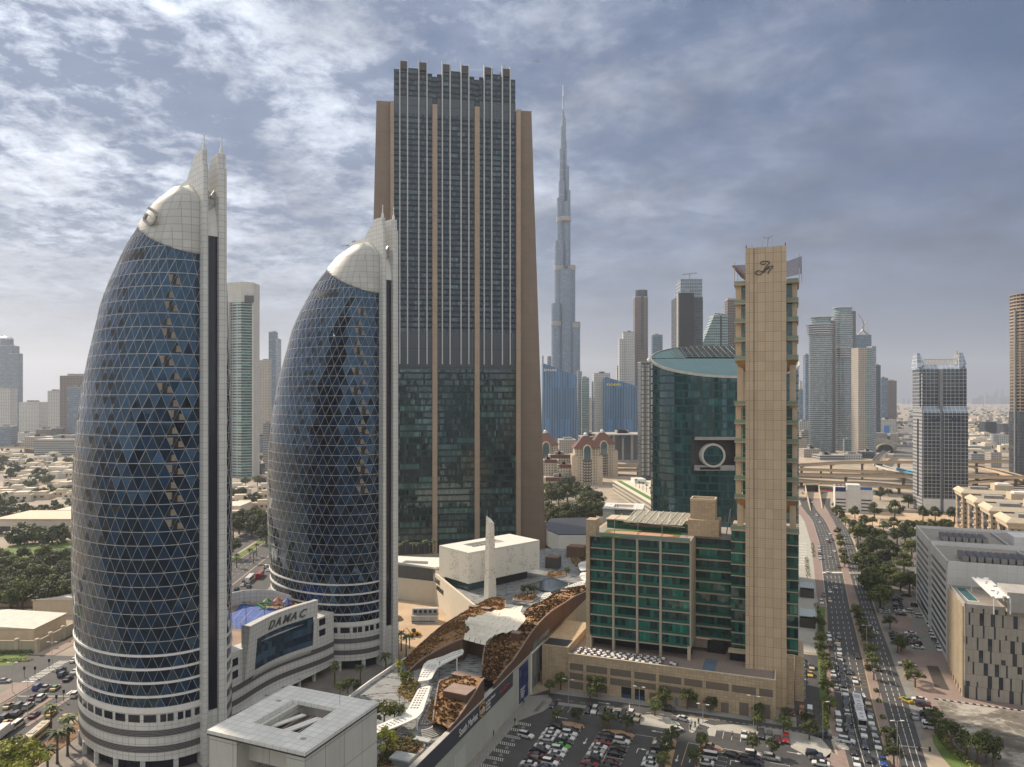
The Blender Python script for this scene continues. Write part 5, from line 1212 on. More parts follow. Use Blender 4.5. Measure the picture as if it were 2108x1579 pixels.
# ------------------------------------------------ perforated canopies
def canopy(outline, holes, z, label, legs, px0=760, py0=1380, s=7.935):
 cu = bpy.data.curves.new('canopy', 'CURVE'); cu.dimensions = '2D'; cu.fill_mode = 'BOTH'; cu.extrude = .16
 def spl(pts):
  sp = cu.splines.new('POLY'); sp.points.add(len(pts)-1); sp.use_cyclic_u = True
  for p, q in zip(sp.points, pts): p.co = (q[0], q[1], 0, 1)
 o2 = [G(px0+x/s, py0+y/s, z) for x, y in outline]; c0 = (sum(p[0] for p in o2)/len(o2), sum(p[1] for p in o2)/len(o2))
 spl([(p[0]-c0[0], p[1]-c0[1]) for p in o2])
 for a, b, n, wdt, off in holes:     # rows of slots from a to b, n slots; wdt = lateral count
  A = Vector((*G(px0+a[0]/s, py0+a[1]/s, z), 0)); B = Vector((*G(px0+b[0]/s, py0+b[1]/s, z), 0)); d = (B-A).normalized(); nrm_ = Vector((-d.y, d.x, 0)); st = (B-A).length/n
  for i in range(n):
   for j in range(wdt):
    c = A+d*st*(i+.5)+nrm_*((j-(wdt-1)/2)*off)
    hx, hy = d*st*.28, nrm_*off*.34
    spl([((c+q).x-c0[0], (c+q).y-c0[1]) for q in (-hx-hy, hx-hy, hx+hy, -hx+hy)])
 tmp = bpy.data.objects.new('tmp', cu); COL.objects.link(tmp); bpy.context.view_layer.update()
 me = bpy.data.meshes.new_from_object(tmp.evaluated_get(bpy.context.evaluated_depsgraph_get())); bpy.data.objects.remove(tmp)
 me.materials.clear(); me.materials.append(MT['white_paint']); me.name = 'canopy_deck'
 r = thing('shade_canopy', label, 'canopy', (c0[0], c0[1], PZ), 0, 'perforated white shade canopies on the plaza')
 o = bpy.data.objects.new('canopy_deck', me); COL.objects.link(o); o.parent = r; o.location = (0, 0, z-PZ)
 for x, y in legs:
  p = G(px0+x/s, py0+y/s, PZ); MB().mat(MT['white_paint']).tube((p[0]-c0[0], p[1]-c0[1], 0), (p[0]-c0[0], p[1]-c0[1], z-PZ), .28, seg=8).build('post', r)
 return r
canopy([(-60,985),(65,940),(300,832),(500,740),(570,700),(600,670),(640,620),(700,500),(790,330),(820,300),(960,258),(1000,262),(998,290),(950,450),(880,660),(860,690),(820,740),(760,790),(600,862),(400,945),(65,1068),(-60,1110)],
 [((40,1010),(590,790),9,3,.85),((730,640),(900,290),9,3,.85)], 14.6, 'nearest perforated white bent canopy, lower of the pair on the grey plaza', [(780,965),(355,1130)])
canopy([(318,885),(325,860),(345,800),(365,745),(400,715),(520,680),(600,645),(680,620),(692,635),(685,660),(600,705),(520,745),(480,770),(450,820),(430,860),(400,875)],
 [((360,855),(440,745),7,3,.95),((480,715),(670,640),8,3,.9)], 15.4, 'second perforated white bent canopy, nearer the tile canopy of the market hall', [(635,790),(402,905)], 780, 1180, 3.958)
canopy([(1470,1540),(1480,1490),(1510,1465),(1555,1460),(1550,1500),(1520,1520),(1475,1545)], [((1490,1525),(1540,1470),4,3,1.1)], 15.5, 'small perforated white canopy by the round end of the brown roof', [(1510,1540)], 740, 850, 3.948)
canopy([(1635,1435),(1700,1405),(1800,1370),(1835,1365),(1835,1395),(1760,1410),(1640,1450)], [((1660,1433),(1820,1380),9,2,1.6)], 15.5, 'narrow perforated white canopy beyond the black pool', [(1700,1455)], 740, 850, 3.948)
canopy([(1778,1230),(1800,1212),(1870,1205),(1870,1275),(1800,1285),(1788,1270)], [((1800,1250),(1865,1235),5,2,3)], 15.5, 'perforated white canopy by the green block, upper one', [(1820,1290)], 740, 850, 3.948)
canopy([(1790,1310),(1810,1298),(1870,1295),(1870,1370),(1830,1368),(1800,1345)], [((1808,1335),(1865,1325),5,2,3)], 15.5, 'perforated white canopy by the green block, lower one', [(1830,1380)], 740, 850, 3.948)
# steps, slabs, planters, pool
st_ = thing('plaza_steps', 'curved pale steps on the near plaza next to the sign band', 'steps', (*G(883, 1512, PZ), PZ), 0)
c0 = Vector((*G(862, 1500, PZ), 0))-Vector((st_.location.x, st_.location.y, 0))
for k in range(6):
 r0, r1 = 4.0+k*.55, 4.6+k*.55; mb = MB().mat(MT['concrete']); pts = [(c0.x+r1*cos(a_), c0.y+r1*.9*sin(a_)) for a_ in [radians(-75+q*8) for q in range(13)]]+[(c0.x+r0*cos(a_), c0.y+r0*.9*sin(a_)) for a_ in [radians(21-q*8) for q in range(13)]]
 mb.prism(pts, 0, 1.3-k*.2); mb.build('step', st_)
def slab(px_, py_, z, w_, d_, rot, name, label, cat, mat, th=.4, legs=True):
 x, y = G(px_, py_, z); r = thing(name, label, cat, (x, y, PZ), radians(rot)); MB().mat(mat).box(-w_/2, w_/2, -d_/2, d_/2, z-PZ-th, z-PZ).build('roof_slab', r)
 MB().mat(MT['grey_metal']).box(-w_/2+.4, w_/2-.4, -d_/2+.4, d_/2-.4, 0, z-PZ-th).build('base', r); return r
plain('slab_grey', (.36, .38, .38), .7, var=.2)
slab(829, 1556, 14.0, 5.4, 3.8, GA, 'vent_pavilion', 'flat grey slab roof on a low vent in the near planting', 'vent', MT['slab_grey'])
slab(869, 1521, 12.6, 4.6, 2.0, GA, 'stone_bench', 'pale flat stone table beside the curved steps', 'bench', MT['slab_grey'])
def planter(pix, label, z=PZ, n=200, rust=.5, name='planter', hgt=1.0):
 pts = [G(a, b, z+.5) for a, b in pix]; c0 = (sum(p[0] for p in pts)/len(pts), sum(p[1] for p in pts)/len(pts)); L_ = [(p[0]-c0[0], p[1]-c0[1]) for p in pts]
 r = thing(name, label, 'planter', (c0[0], c0[1], z), 0, 'planting beds on the plaza'); MB().mat(MT['kerb']).prism(L_, 0, .5).build('edging', r)
 MB().mat(MT['soil']).prism([(x*.94, y*.94) for x, y in L_], .5, .58, bottom=False).build('soil', r)
 mb = MB(); minx = min(p[0] for p in L_); maxx = max(p[0] for p in L_); miny = min(p[1] for p in L_); maxy = max(p[1] for p in L_)
 def inside(x, y):
  c = False
  for i in range(len(L_)):
   (x1, y1), (x2, y2) = L_[i], L_[i-1]
   if (y1 > y) != (y2 > y) and x < (x2-x1)*(y-y1)/(y2-y1)+x1: c = not c
  return c
 for k in range(n):
  x, y = RND.uniform(minx, maxx), RND.uniform(miny, maxy)
  if not inside(x*1.08, y*1.08): continue
  mb.mat(MT['leaf_rust'] if RND.random() < rust else (MT['leaf'] if RND.random() < .75 else MT['leaf_lime'])); R_ = RND.uniform(.4, hgt)
  for q in range(10):
   d = Vector((RND.gauss(0, 1), RND.gauss(0, 1), abs(RND.gauss(0, 1))+.1)).normalized(); p = Vector((x, y, .55))+d*R_; u_ = d.cross(Vector((RND.random(), RND.random(), RND.random()))).normalized(); w_ = d.cross(u_)
   s_ = RND.uniform(.14, .3); mb.poly([p-u_*s_, p+w_*s_, p+u_*s_, p-w_*s_])
 mb.build('shrubs', r, kind='stuff'); return r
def Z6(*p): return [(760+x/7.935, 1380+y/7.935) for x, y in p]
planter(Z6((440,370),(560,160),(700,130),(830,190),(760,350),(680,540),(560,460)), 'triangular bed of green and rust shrubs between the two bent canopies', n=260, rust=.35)
planter(Z6((120,1500),(230,1290),(380,1180),(560,1070),(700,1060),(760,1130),(920,1200),(880,1290),(700,1420),(560,1560),(100,1640)), 'large near bed of green shrubs round the slab roofed vent', n=520, rust=.3, hgt=1.1)
planter(Z6((940,800),(1030,470),(1060,440),(1050,830),(1010,860)), 'narrow bed along the kiosk hall', n=60, rust=.4)
planter(Z6((60,1110),(330,1010),(540,880),(560,900),(350,1040),(80,1160)), 'strip of rust shrubs under the nearest canopy', n=90, rust=.9)
def Z3(*p): return [(740+x/3.948, 850+y/3.948) for x, y in p]
planter(Z3((1243,1500),(1300,1470),(1420,1460),(1455,1495),(1400,1535),(1250,1520)), 'hexagonal bed with a tree in front of the white cube', n=120, rust=.5)
planter(Z3((1500,1310),(1560,1285),(1660,1290),(1680,1320),(1570,1340)), 'hexagonal bed with rust shrubs beside the dark roof box', n=90, rust=.7)
planter(Z3((1700,1180),(1760,1150),(1840,1170),(1840,1260),(1760,1260),(1720,1220)), 'bed with a lawn by the edge of the green block', n=90, rust=.2)
mb = MB().mat(MT['dark_opening']); pl = [(740+x/3.948, 850+y/3.948) for x, y in ((1400,1395),(1560,1350),(1700,1400),(1560,1455),(1480,1440))]
pts = [G(a, b, PZ+.3) for a, b in pl]; c0 = (sum(p[0] for p in pts)/5, sum(p[1] for p in pts)/5); r = thing('plaza_pool', 'black edged reflecting pool on the plaza right of the minaret', 'pool', (c0[0], c0[1], PZ)); L_ = [(p[0]-c0[0], p[1]-c0[1]) for p in pts]
plain('stone_black', (.035, .038, .035), .5); MB().mat(MT['stone_black']).prism([(x*1.14, y*1.14) for x, y in L_], 0, .5).build('rim', r); plain('pool_water', (.03, .05, .06), .03, ior=1.6, bump=.05); MB().mat(MT['pool_water']).prism(L_, .5, .54).build('water', r)
# ================================================================== white cube and its minaret
MF_o = (-19.9, 332.); MFr = F(MF_o, 41.7)
m, t = newmat('pierced_white'); h, z, tc = face_h(t)
sc_ = 2.1; cell = t.n('ShaderNodeCombineXYZ', {0: t.m('FLOOR', t.m('MULTIPLY', h, sc_)), 1: t.m('FLOOR', t.m('MULTIPLY', z, sc_)), 2: 0.0})
wn = t.n('ShaderNodeTexWhiteNoise', {0: cell.outputs[0]}, noise_dimensions='2D').outputs[0]
cl = t.noise(t.n('ShaderNodeCombineXYZ', {0: t.m('MULTIPLY', h, .14), 1: t.m('MULTIPLY', z, .14), 2: 0.0}).outputs[0], 1.0, 3, .6)
hx_ = t.m('SUBTRACT', t.m('FRACT', t.m('MULTIPLY', h, sc_)), .5); zx_ = t.m('SUBTRACT', t.m('FRACT', t.m('MULTIPLY', z, sc_)), .5)
dd = t.m('SQRT', t.m('ADD', t.m('MULTIPLY', hx_, hx_), t.m('MULTIPLY', zx_, zx_)))
hole = t.m('MULTIPLY', t.m('LESS_THAN', dd, .36), t.m('LESS_THAN', wn, t.m('MULTIPLY', t.m('SUBTRACT', cl, .47), 4.0)))
nn_ = t.n('ShaderNodeSeparateXYZ', {0: tc.outputs['Normal']}); hole = t.m('MULTIPLY', hole, t.m('LESS_THAN', t.m('ABSOLUTE', nn_.outputs[2]), .5))
finish(t, t.mix(hole, (.74, .72, .64), (.30, .28, .22)), .6)
mq = MFr.thing('mosque', 'white pierced cube mosque with roof opening, raised on a glass base', 'mosque')
W_, D_ = 45., 22.5
mb = MB().mat(MT['pierced_white']); mb.box(0, W_, 0, D_, 15.4, 28.6); mb.build('cube', mq)
mb = MB().mat(plain('white_roof', (.66, .65, .60), .6, var=.05)); a0, a1, b0, b1 = 10, 30, 8.5, 17
mb.box(0, W_, 0, b0, 28.62, 29.6); mb.box(0, W_, b1, D_, 28.62, 29.6); mb.box(0, a0, b0, b1, 28.62, 29.6); mb.box(a1, W_, b0, b1, 28.62, 29.6); mb.build('roof', mq)
boxp('roof_well', mq, plain('well_floor', (.38, .36, .32), .8), a0, a1, b0, b1, 28.61, 28.66)
for k in range(5): boxp('air_unit', mq, MT['grey_metal'], a0+2+k*2.6, a0+3.6+k*2.6, b0+2, b0+4, 28.66, 29.4)
boxp('glass_base', mq, plain('base_glass', (.05, .10, .11), .1, ior=1.8), 2, W_-6, 2.5, D_-2, PZ, 15.4)
boxp('entrance_lobby', mq, MT['dark_opening'], 14, W_-7, 1.6, 2.6, PZ, 15.3)
x, y = G(1009, 1230, PZ); mn = thing('minaret', 'slim white pierced minaret with slanted top standing before the white cube', 'minaret', (x, y, PZ), radians(41.7))
mb = MB().mat(MT['pierced_white']); w0, w1 = 2.3, 1.45; zt = 34.5
mb.v += [(-w0,-w0*.7,0),(w0,-w0*.7,0),(w0,w0*.7,0),(-w0,w0*.7,0),(-w1,-w1*.7,zt-1),(w1,-w1*.7,zt-1.5),(w1,w1*.7,zt),(-w1,w1*.7,zt+2)]
for q in ((3,2,1,0),(4,5,6,7),(0,1,5,4),(1,2,6,5),(2,3,7,6),(3,0,4,7)): mb.face(q)
mb.build('shaft', mn); MB().mat(MT['grey_metal']).tube((-w1+.2, .6, zt+1), (-w1+.2, .6, zt+4.4), .1).build('finial', mn)
# gate wall with lettering
gwA, gwB = (-37.6, 355.), (-14.6, 297.); gang = math.degrees(atan2(gwB[1]-gwA[1], gwB[0]-gwA[0])); GF = F(gwA, gang)
gw = GF.thing('gate_wall', 'cream boundary wall of the plaza with the words Gate Avenue, next to the sand plot', 'wall'); L_ = sqrt((gwB[0]-gwA[0])**2+(gwB[1]-gwA[1])**2)
plain('pale_wall', (.58, .53, .43), .8, var=.06)
boxp('wall', gw, MT['pale_wall'], 0, L_, 0, 1.0, 0, 14.8)
for i, txt in enumerate(('GATE', 'AVENUE')):
 o = textmesh(txt, 3.2, MT['dark_metal'], 'lettering', .08, gw, bold=.03); o.location = (1.0+i*2.2, -.12, 10.9-i*3.1); o.rotation_euler = (pi/2, 0, 0)
gl = thing('low_pavilion', 'long low building with flat white roof and dark glazing above a cream wall', 'building', (0, 0, 0))
a, b = (-37.6, 355.), G(760, 1226, 0)
mb = MB().mat(MT['pale_wall']); mb.prism([a, (a[0], a[1]+3), (b[0], b[1]+3), b], 0, 10.5); mb.build('wall', gl)
mb = MB().mat(plain('pav_glass', (.045, .05, .05), .15, ior=1.8)); mb.prism([(a[0]-1, a[1]+1.5), (a[0]-1, a[1]+12), (b[0], b[1]+12), (b[0], b[1]+1.5)], 10.5, 16.6); mb.build('glazing', gl)
mb = MB().mat(MT['white_roof']); mb.prism([G(894, 1168, 17.5), G(790, 1153, 17.5), G(790, 1143, 17.5), G(815, 1144, 17.5), G(872, 1147, 17.5), G(920, 1148, 17.5), G(922, 1163, 17.5)], 16.6, 17.5); mb.build('roof', gl)
mb = MB().mat(MT['grey_metal']); mb.prism([G(828, 1158, 17.6), G(835, 1154, 17.6), G(881, 1156, 17.6), G(880, 1161, 17.6)], 17.5, 17.7); mb.build('roof_light', gl)
# sand plot with cabin, loader and heap
mb = MB().mat(MT['sand']); mb.poly([(*p, .04) for p in (G(795, 1236), G(897, 1240), G(935, 1275), G(905, 1300), G(850, 1345), G(795, 1352))]); struct(mb, 'sand_plot')
x, y = G(873.5, 1283.6); cb = thing('site_cabin', 'white and grey site cabin with blue stripe on the sand plot', 'cabin', (x, y, 0), 0)
tiles('cabin_white', (.50, .52, .52), 1.2, 3.4, .08, (.2, .22, .24), .2, .5)
boxp('wall', cb, MT['cabin_white'], -5.7, 5.7, 0, 5.5, 0, 3.0); boxp('roof', cb, MT['roof_grey'], -5.9, 5.9, -.2, 5.7, 3.0, 3.2); boxp('upper_store', cb, MT['cabin_white'], -5.7, 5.7, 2.8, 5.6, 3.2, 5.8); boxp('blue_stripe', cb, plain('cabin_blue', (.02, .12, .35), .5), -5.6, 4.6, -.05, .02, .7, 1.2)
for k in range(5): boxp('window', cb, MT['navy_glass'], -5+k*2.2, -3.6+k*2.2, 2.74, 2.82, 3.9, 5.2)
x, y = G(852, 1309); ld = thing('backhoe_loader', 'yellow backhoe loader with raised arm on the sand plot', 'digger', (x, y, 0), radians(30))
yl = plain('machine_yellow', (.50, .27, .03), .5)
boxp('body', ld, yl, -1.6, 1.8, -.9, .9, .7, 1.7); boxp('cab', ld, MT['navy_glass'], -.8, .6, -.75, .75, 1.7, 2.9); MB().mat(yl).path([(-1.6, 0, 1.4), (-3.2, 0, 4.0), (-4.6, 0, 3.4), (-4.7, 0, 2.2)], .2).build('arm', ld)
boxp('bucket', ld, yl, 2.2, 2.9, -1.1, 1.1, .3, 1.1)
for sx in (-1, 1.2):
 for sy in (-1, 1): MB().mat(MT['black_rubber']).tube((sx, sy*.75, .6), (sx, sy*1.15, .6), .6, seg=12).build('wheel', ld)
x, y = G(816, 1276); mb = MB().mat(plain('earth_heap', (.22, .17, .12), .95, var=.3, bump=.5)); mb.v.append((0, 0, 2.6));
for k in range(14): r_ = 2.9*RND.uniform(.9, 1.1); mb.v.append((r_*1.2*cos(2*pi*k/14), r_*sin(2*pi*k/14), 0)); r2 = 1.5*RND.uniform(.85, 1.15); mb.v.append((r2*1.2*cos(2*pi*k/14), r2*sin(2*pi*k/14), 1.6))
for k in range(14): j = (k+1) % 14; mb.face((1+2*k, 1+2*j, 2+2*j, 2+2*k)); mb.face((2+2*k, 2+2*j, 0))
o = mb.build('earth_heap', smooth=True, loc=(x, y, 0)); tag(o, 'grey brown heap of earth at the edge of the sand plot', 'heap')
# ================================================================== car park and street surfaces
def gpoly(mb, pix, z, hz=None): mb.poly([(*G(a, b), z) for a, b in pix])
mb = MB().mat(MT['asphalt']); mb.poly([(*G(a, b), .04) for a, b in ((860,1760),(1088,1433),(1130,1420),(1597,1482),(1700,1490),(1735,1600),(1780,1760))]); struct(mb, 'car_park')
def kerbed(pix, name, mat, h_=.14):
 mb = MB().mat(MT[mat] if isinstance(mat, str) else mat); mb.prism([G(a, b, h_) for a, b in pix], .0, h_); return struct(mb, name)
tiles('pavement_grey', (.27, .265, .25), .8, .8, .04, None, .12, .85); tiles('pavement_pale', (.40, .39, .35), .8, .8, .04, None, .10, .85); tiles('pavement_pink', (.27, .205, .18), .6, .6, .03, None, .14, .85); tiles('pavement_tan', (.42, .27, .17), .5, .5, .03, None, .14, .85)
kerbed([(820,1700),(979.6,1561.5),(1015,1518.6),(1068,1451.6),(1088,1433),(1128,1430),(1142,1447),(1118,1464),(1066,1484),(1035,1520),(985,1580),(900,1700)], 'pavement', 'pavement_grey')
kerbed([(1140,1444),(1220,1454),(1282,1463),(1316,1468),(1316,1472),(1282,1468),(1220,1460),(1142,1450)], 'pavement', 'pavement_grey')
kerbed([(1317.7,1471.6),(1340,1470.8),(1374,1476.5),(1390,1486),(1395,1495.8),(1388.7,1502),(1353,1496.6),(1317.7,1491)], 'pavement', 'pavement_pale')
kerbed([(1400,1472),(1459,1482.5),(1447,1486.7),(1437,1494),(1430,1506.7),(1424,1508.8),(1418.4,1503.8),(1418,1487)], 'pavement', 'pavement_pale')
kerbed([(1456,1502),(1465,1494),(1480,1492),(1505,1491),(1551,1494),(1608,1502),(1650,1509),(1690,1520),(1712,1545),(1708,1560),(1680,1560),(1664,1558),(1647,1548),(1628,1538),(1628,1531),(1560,1516),(1475,1503),(1472,1516),(1459,1514)], 'pavement', 'pavement_pale')
for q in ([(1156,1484),(1180,1486),(1200,1491),(1204,1497),(1197,1500),(1180,1497),(1160,1492)], [(1239,1504),(1242,1501),(1277,1503),(1302,1510),(1307,1513.5),(1305,1517),(1268,1515)], [(1344,1520),(1350,1517),(1366,1517),(1389,1521.6),(1393,1526.5),(1389,1546),(1374,1610),(1362,1610),(1380,1530),(1346,1524)],
  [(1438,1537),(1448,1531),(1462,1531),(1481,1536),(1489.6,1542),(1485,1546),(1466,1545),(1445,1560),(1430,1610),(1420,1610),(1440,1545)], [(1531,1551),(1538,1546.5),(1565,1548.6),(1593,1553.6),(1607.7,1562),(1607.7,1566.4),(1590,1563.6),(1531.6,1554)]):
 kerbed(q, 'traffic_island', 'pavement_tan')
kerbed([(1130,1419),(1169,1419.5),(1597,1482.5),(1640,1486),(1640,1497),(1600,1491),(1397,1462),(1300,1448),(1130,1426)], 'pavement', 'pavement_grey')
mb = MB().mat(plain('forecourt_grey', (.22, .20, .18), .9, var=.2, scale=.2)); mb.poly([(*p, .045) for p in ((-128, 150), (-40, 150), (-47, 216), (-38, 241), (-31, 262), (-44, 284), (-52, 335), (-112, 335), (-128, 250))]); struct(mb, 'forecourt')
# painted marks
LM = MB().mat(MT['line_white']); LY = MB().mat(MT['line_yellow'])
def line(a, b, w_=.15, z=.06, mb=None, dash=None):
 mb = mb or LM; a = Vector((*a, 0)); b = Vector((*b, 0)); d = b-a; L_ = d.length
 if L_ < .01: return
 d /= L_; n = Vector((-d.y, d.x, 0))*w_/2; s = 0
 while s < L_:
  e = min(L_, s+(dash[0] if dash else L_)); p, q = a+d*s, a+d*e; mb.poly([(*(p-n)[:2], z), (*(q-n)[:2], z), (*(q+n)[:2], z), (*(p+n)[:2], z)]); s = e+(dash[1] if dash else 1e9)
def arrow(p, d, L_=3.5, z=.062, mb=None, bend=0):
 mb = mb or LM; d = Vector((*d, 0)).normalized(); n = Vector((-d.y, d.x, 0)); p = Vector((*p, 0)); line(p[:2], (p+d*L_*.65)[:2], .22, z, mb)
 q = p+d*L_*.6
 if bend: line(q[:2], (q+n*bend*1.0)[:2], .22, z, mb); q = q+n*bend*.9; d, n = n*bend/abs(bend), d
 mb.poly([(*(q-n*.55)[:2], z), (*(q+n*.55)[:2], z), (*(q+d*1.4)[:2], z)])
vv_ = Vector((LF.v[0], LF.v[1])); uu_ = Vector((LF.u[0], LF.u[1]))
# the bay columns: top of the centre line in the picture, which sides are used, car lists
def W2(p): return Vector(p)
COLS = [((1163,1499), {'L': ['suv:black','sedan:white','sedan:white','sedan:white',None,'sedan:white','suv:black','sedan:maroon','suv:brown','sedan:white','sedan:grey','sedan:white'], 'R': ['sedan:black','suv:white','sedan:white','pickup:dark grey','sedan:green','suv:white','sedan:white','sedan:maroon','suv:white','sedan:navy','sedan:white','sedan:silver']}, 'left-hand double row'),
  ((1268,1514), {'L': ['sedan:black','sedan:navy','sedan:red','sedan:white','sedan:silver','sedan:white','suv:dark grey','sedan:red','sedan:dark grey','sedan:black'], 'R': ['sedan:black','suv:white',None,'suv:black','sedan:black',None,'sedan:maroon','sedan:dark grey','suv:black','sedan:dark grey']}, 'middle double row')]
for (pt, cars, rn) in COLS:
 o = W2(G(*pt)); line(o, o-vv_*34, .14)
 for side, lst in cars.items():
  s = -1 if side == 'L' else 1
  for k in range(len(lst)+1): a = o-vv_*(.4+2.62*k); line(a, a+uu_*s*5.0, .1); line(a+uu_*s*5.0-vv_*.5, a+uu_*s*5.0+vv_*.5, .1)
  for k, c in enumerate(lst):
   if not c: continue
   kd, cl = c.split(':'); p = o-vv_*(1.7+2.62*k+RND.uniform(-.12, .12))+uu_*s*(2.6+RND.uniform(-.2, .25))
   car(kd, cl, p, radians(GA)+(0 if s > 0 else pi)*(RND.random() < .8)+RND.uniform(-.03, .03), '{}, %s from the top, %s side of the %s' % (nth(k+1), 'left' if s < 0 else 'right', rn), 'cars parked in the shaded car park')
def parkline(items, rot, group, desc, lod=False, z=.05):
 """items: (px, py, kind:colour); heading rot is a vector"""
 a_ = atan2(rot[1], rot[0])
 for k, (x, y, c) in enumerate(items):
  kd, cl = c.split(':'); car(kd, cl, G(x, y), a_+RND.uniform(-.04, .04)+(pi if (RND.random() < .4 and 'parked' in desc) else 0), '{}, %s' % (desc % nth(k+1)), group, z=z, lod=lod)
parkline([(1366,1529,'suv:dark grey'),(1360,1535,'sedan:white'),(1357,1543.5,'sedan:dark grey'),(1347,1558,'sedan:silver'),(1341,1570,'sedan:white'),(1338,1579,'sedan:white')], uu_, 'cars parked in the shaded car park', '%s parked down the row left of the long tan island')
parkline([(1463,1541,'sedan:beige'),(1461,1549,'sedan:red'),(1458,1561,'minivan:white'),(1452,1574,'sedan:white')], uu_, 'cars parked in the shaded car park', '%s parked down the row below the rounded tan island')
parkline([(1550,1557,'suv:white'),(1546,1564,'pickup:black'),(1545,1573,'pickup:navy')], uu_, 'cars parked in the shaded car park', '%s parked in the short column near the bottom edge')
parkline([(1588,1564,'suv:silver')], uu_, 'cars parked in the shaded car park', 'parked alone at the right tan island tip, %s there')
parkline([(1676,1557,'suv:navy'),(1684,1566,'sedan:dark grey'),(1690,1576,'sedan:white')], uu_, 'cars parked in the shaded car park', '%s parked down the right corner of the car park')
parkline([(1139,1454,'sedan:navy'),(1211,1464.5,'sedan:black'),(1224,1466,'suv:white'),(1239,1469,'suv:grey'),(1253,1471,'sedan:navy'),(1268,1475,'sedan:dark grey'),(1283,1474,'suv:dark grey'),(1298,1475,'suv:white'),(1312,1481,'sedan:beige')], -vv_, 'cars nose-in along the top kerb of the car park', '%s from the left nose-in at the top kerb')
parkline([(1532,1516,'sedan:white'),(1549,1517,'sedan:beige'),(1567,1516,'suv:dark grey'),(1583.5,1520,'suv:grey'),(1600.6,1526,'sedan:maroon'),(1618,1525,'suv:red')], -vv_, 'cars nose-in below the pale pavement', '%s from the left below the pale pavement by the gate')
car('suv', 'dark grey', G(1376.6, 1463), radians(GA), '{} driving along the lane in front of the stone podium', None); car('sedan', 'white', G(1408, 1483.5), radians(GA-18), '{} leaving through the gate with pedestrians', None)
car('sedan', 'white', G(1391, 1505), radians(GA+40), '{} turning below the large pale traffic island', None); car('sedan', 'black', G(1507, 1558), radians(GA+165), '{} driving alone in the middle of the car park', None); car('suv', 'white', G(1083, 1518), radians(GA-10), '{} with open door beside the disabled bays', None)
for k in range(9):
 o = Vector(G(1063, 1486))-vv_*(4.6*k)
 for j in range(8): line(o+uu_*(.2+j*.62)-vv_*.0, o+uu_*(.2+j*.62+.5)-vv_*1.3, .16)
 line(o, o+uu_*5.0, .12); line(o-vv_*1.35, o-vv_*1.35+uu_*5.0, .12)
 c = o-vv_*3.0+uu_*3.4
 for j in range(8): line(c+Vector((cos(j*pi/4), sin(j*pi/4)))*.45, c+Vector((cos((j+1)*pi/4), sin((j+1)*pi/4)))*.45, .09)
 line(c+Vector((0, .4)), c+Vector((.1, 1.1)), .1)
for a, b in (((1120,1436),(1138,1442)),((1146,1440),(1300,1461)),((1330,1467),(1395,1474))): line(G(*a), G(*b), .14, dash=(1.6, 2.4))
for a, d in (((1232,1446),uu_),((1262,1458),uu_),((1168,1480),-uu_),((1368,1509),-uu_),((1620,1548),uu_),((1668,1508),uu_)): arrow(G(*a), d, 4.5)
for p in ((1209,1520),(1396,1555)): arrow(G(*p), -vv_, 4.5)
arrow(G(1310,1550), vv_, 4.5, bend=-1.2); arrow(G(1503,1575), vv_, 4.5, bend=-1.2); arrow(G(1419,1570), vv_, 4.0)
line(G(1307,1512), G(1346,1518), .14); line(G(1417,1529), G(1440,1534), .14); line(G(1490,1541), G(1531,1549), .14); line(G(1417,1529), G(1402,1576), .15, mb=LY)
line(G(1475,1482), G(1660,1508), .2, dash=(1.0, .9)); line(G(1397,1471), G(1475,1483), .2, mb=LY)
for k in range(10): o = Vector(G(1281+5*k, 1441+.72*k)); line(o, o+uu_*.6-vv_*1.7, .35)
line(G(1279,1446), G(1336,1454), .16); line(G(1296,1449), G(1295,1465), .2)
for k in range(3): o = Vector(G(1386+4*k, 1483.5+1.2*k)); line(o, o+uu_*1.0-vv_*2, .4)
for k in range(5): o = Vector(G(1450+4.4*k, 1488.5+1.2*k)); line(o, o-uu_*1.0-vv_*1.6, .4)
for k in range(6): o = Vector(G(1490+18*k, 1507+3.4*k)); line(o, o-vv_*4.6, .1)
for k in range(12): o = Vector(G(1146+15.3*k, 1451+2.15*k)); line(o, o-vv_*4.6, .1)
for q in range(5):
 for a in ((1461,1545),(1585,1570)): o = Vector(G(*a))-vv_*2.6*q; line(o, o+uu_*5, .1); line(o+uu_*5-vv_*.4, o+uu_*5+vv_*.4, .1)
# trees of the car park
ct = [(1148,1486,.85,'street'),(1189,1489,.95,'street'),(1253,1502,1.1,'street'),(1290,1508,1.0,'street'),(1383,1534,1.0,'street'),(1372,1558,1.0,'street'),(1366,1585,1.0,'street'),(1443,1546,1.0,'street'),(1434,1578,1.05,'street'),(1549,1549,1.0,'street'),(1589,1556,.9,'street')]
for k, (x, y, s, kd) in enumerate(ct): tree(kd, G(x, y), 'small leafy tree on a car park island, %s from the left' % nth(sorted(range(len(ct)), key=lambda i: ct[i][0]).index(k)+1), 'small trees in the car park', s)
ct = [(1131,1430,1.0),(1154,1421,1.15),(1215,1444,1.0),(1229,1436,1.45),(1348,1474,1.15),(1367,1456,1.2),(1415,1459.5,1.35),(1463,1467,.95),(1559,1505,1.1),(1564,1480,1.0),(1613,1512,1.1),(1617,1489,.95),(1666,1524,1.2),(1664,1502,1.1)]
order = sorted(range(len(ct)), key=lambda i: ct[i][0])
for k, (x, y, s) in enumerate(ct): tree('street', G(x, y), 'slim street tree along the lane below the stone podium, %s from the left' % nth(order.index(k)+1), 'street trees along the podium', s, z=.1)
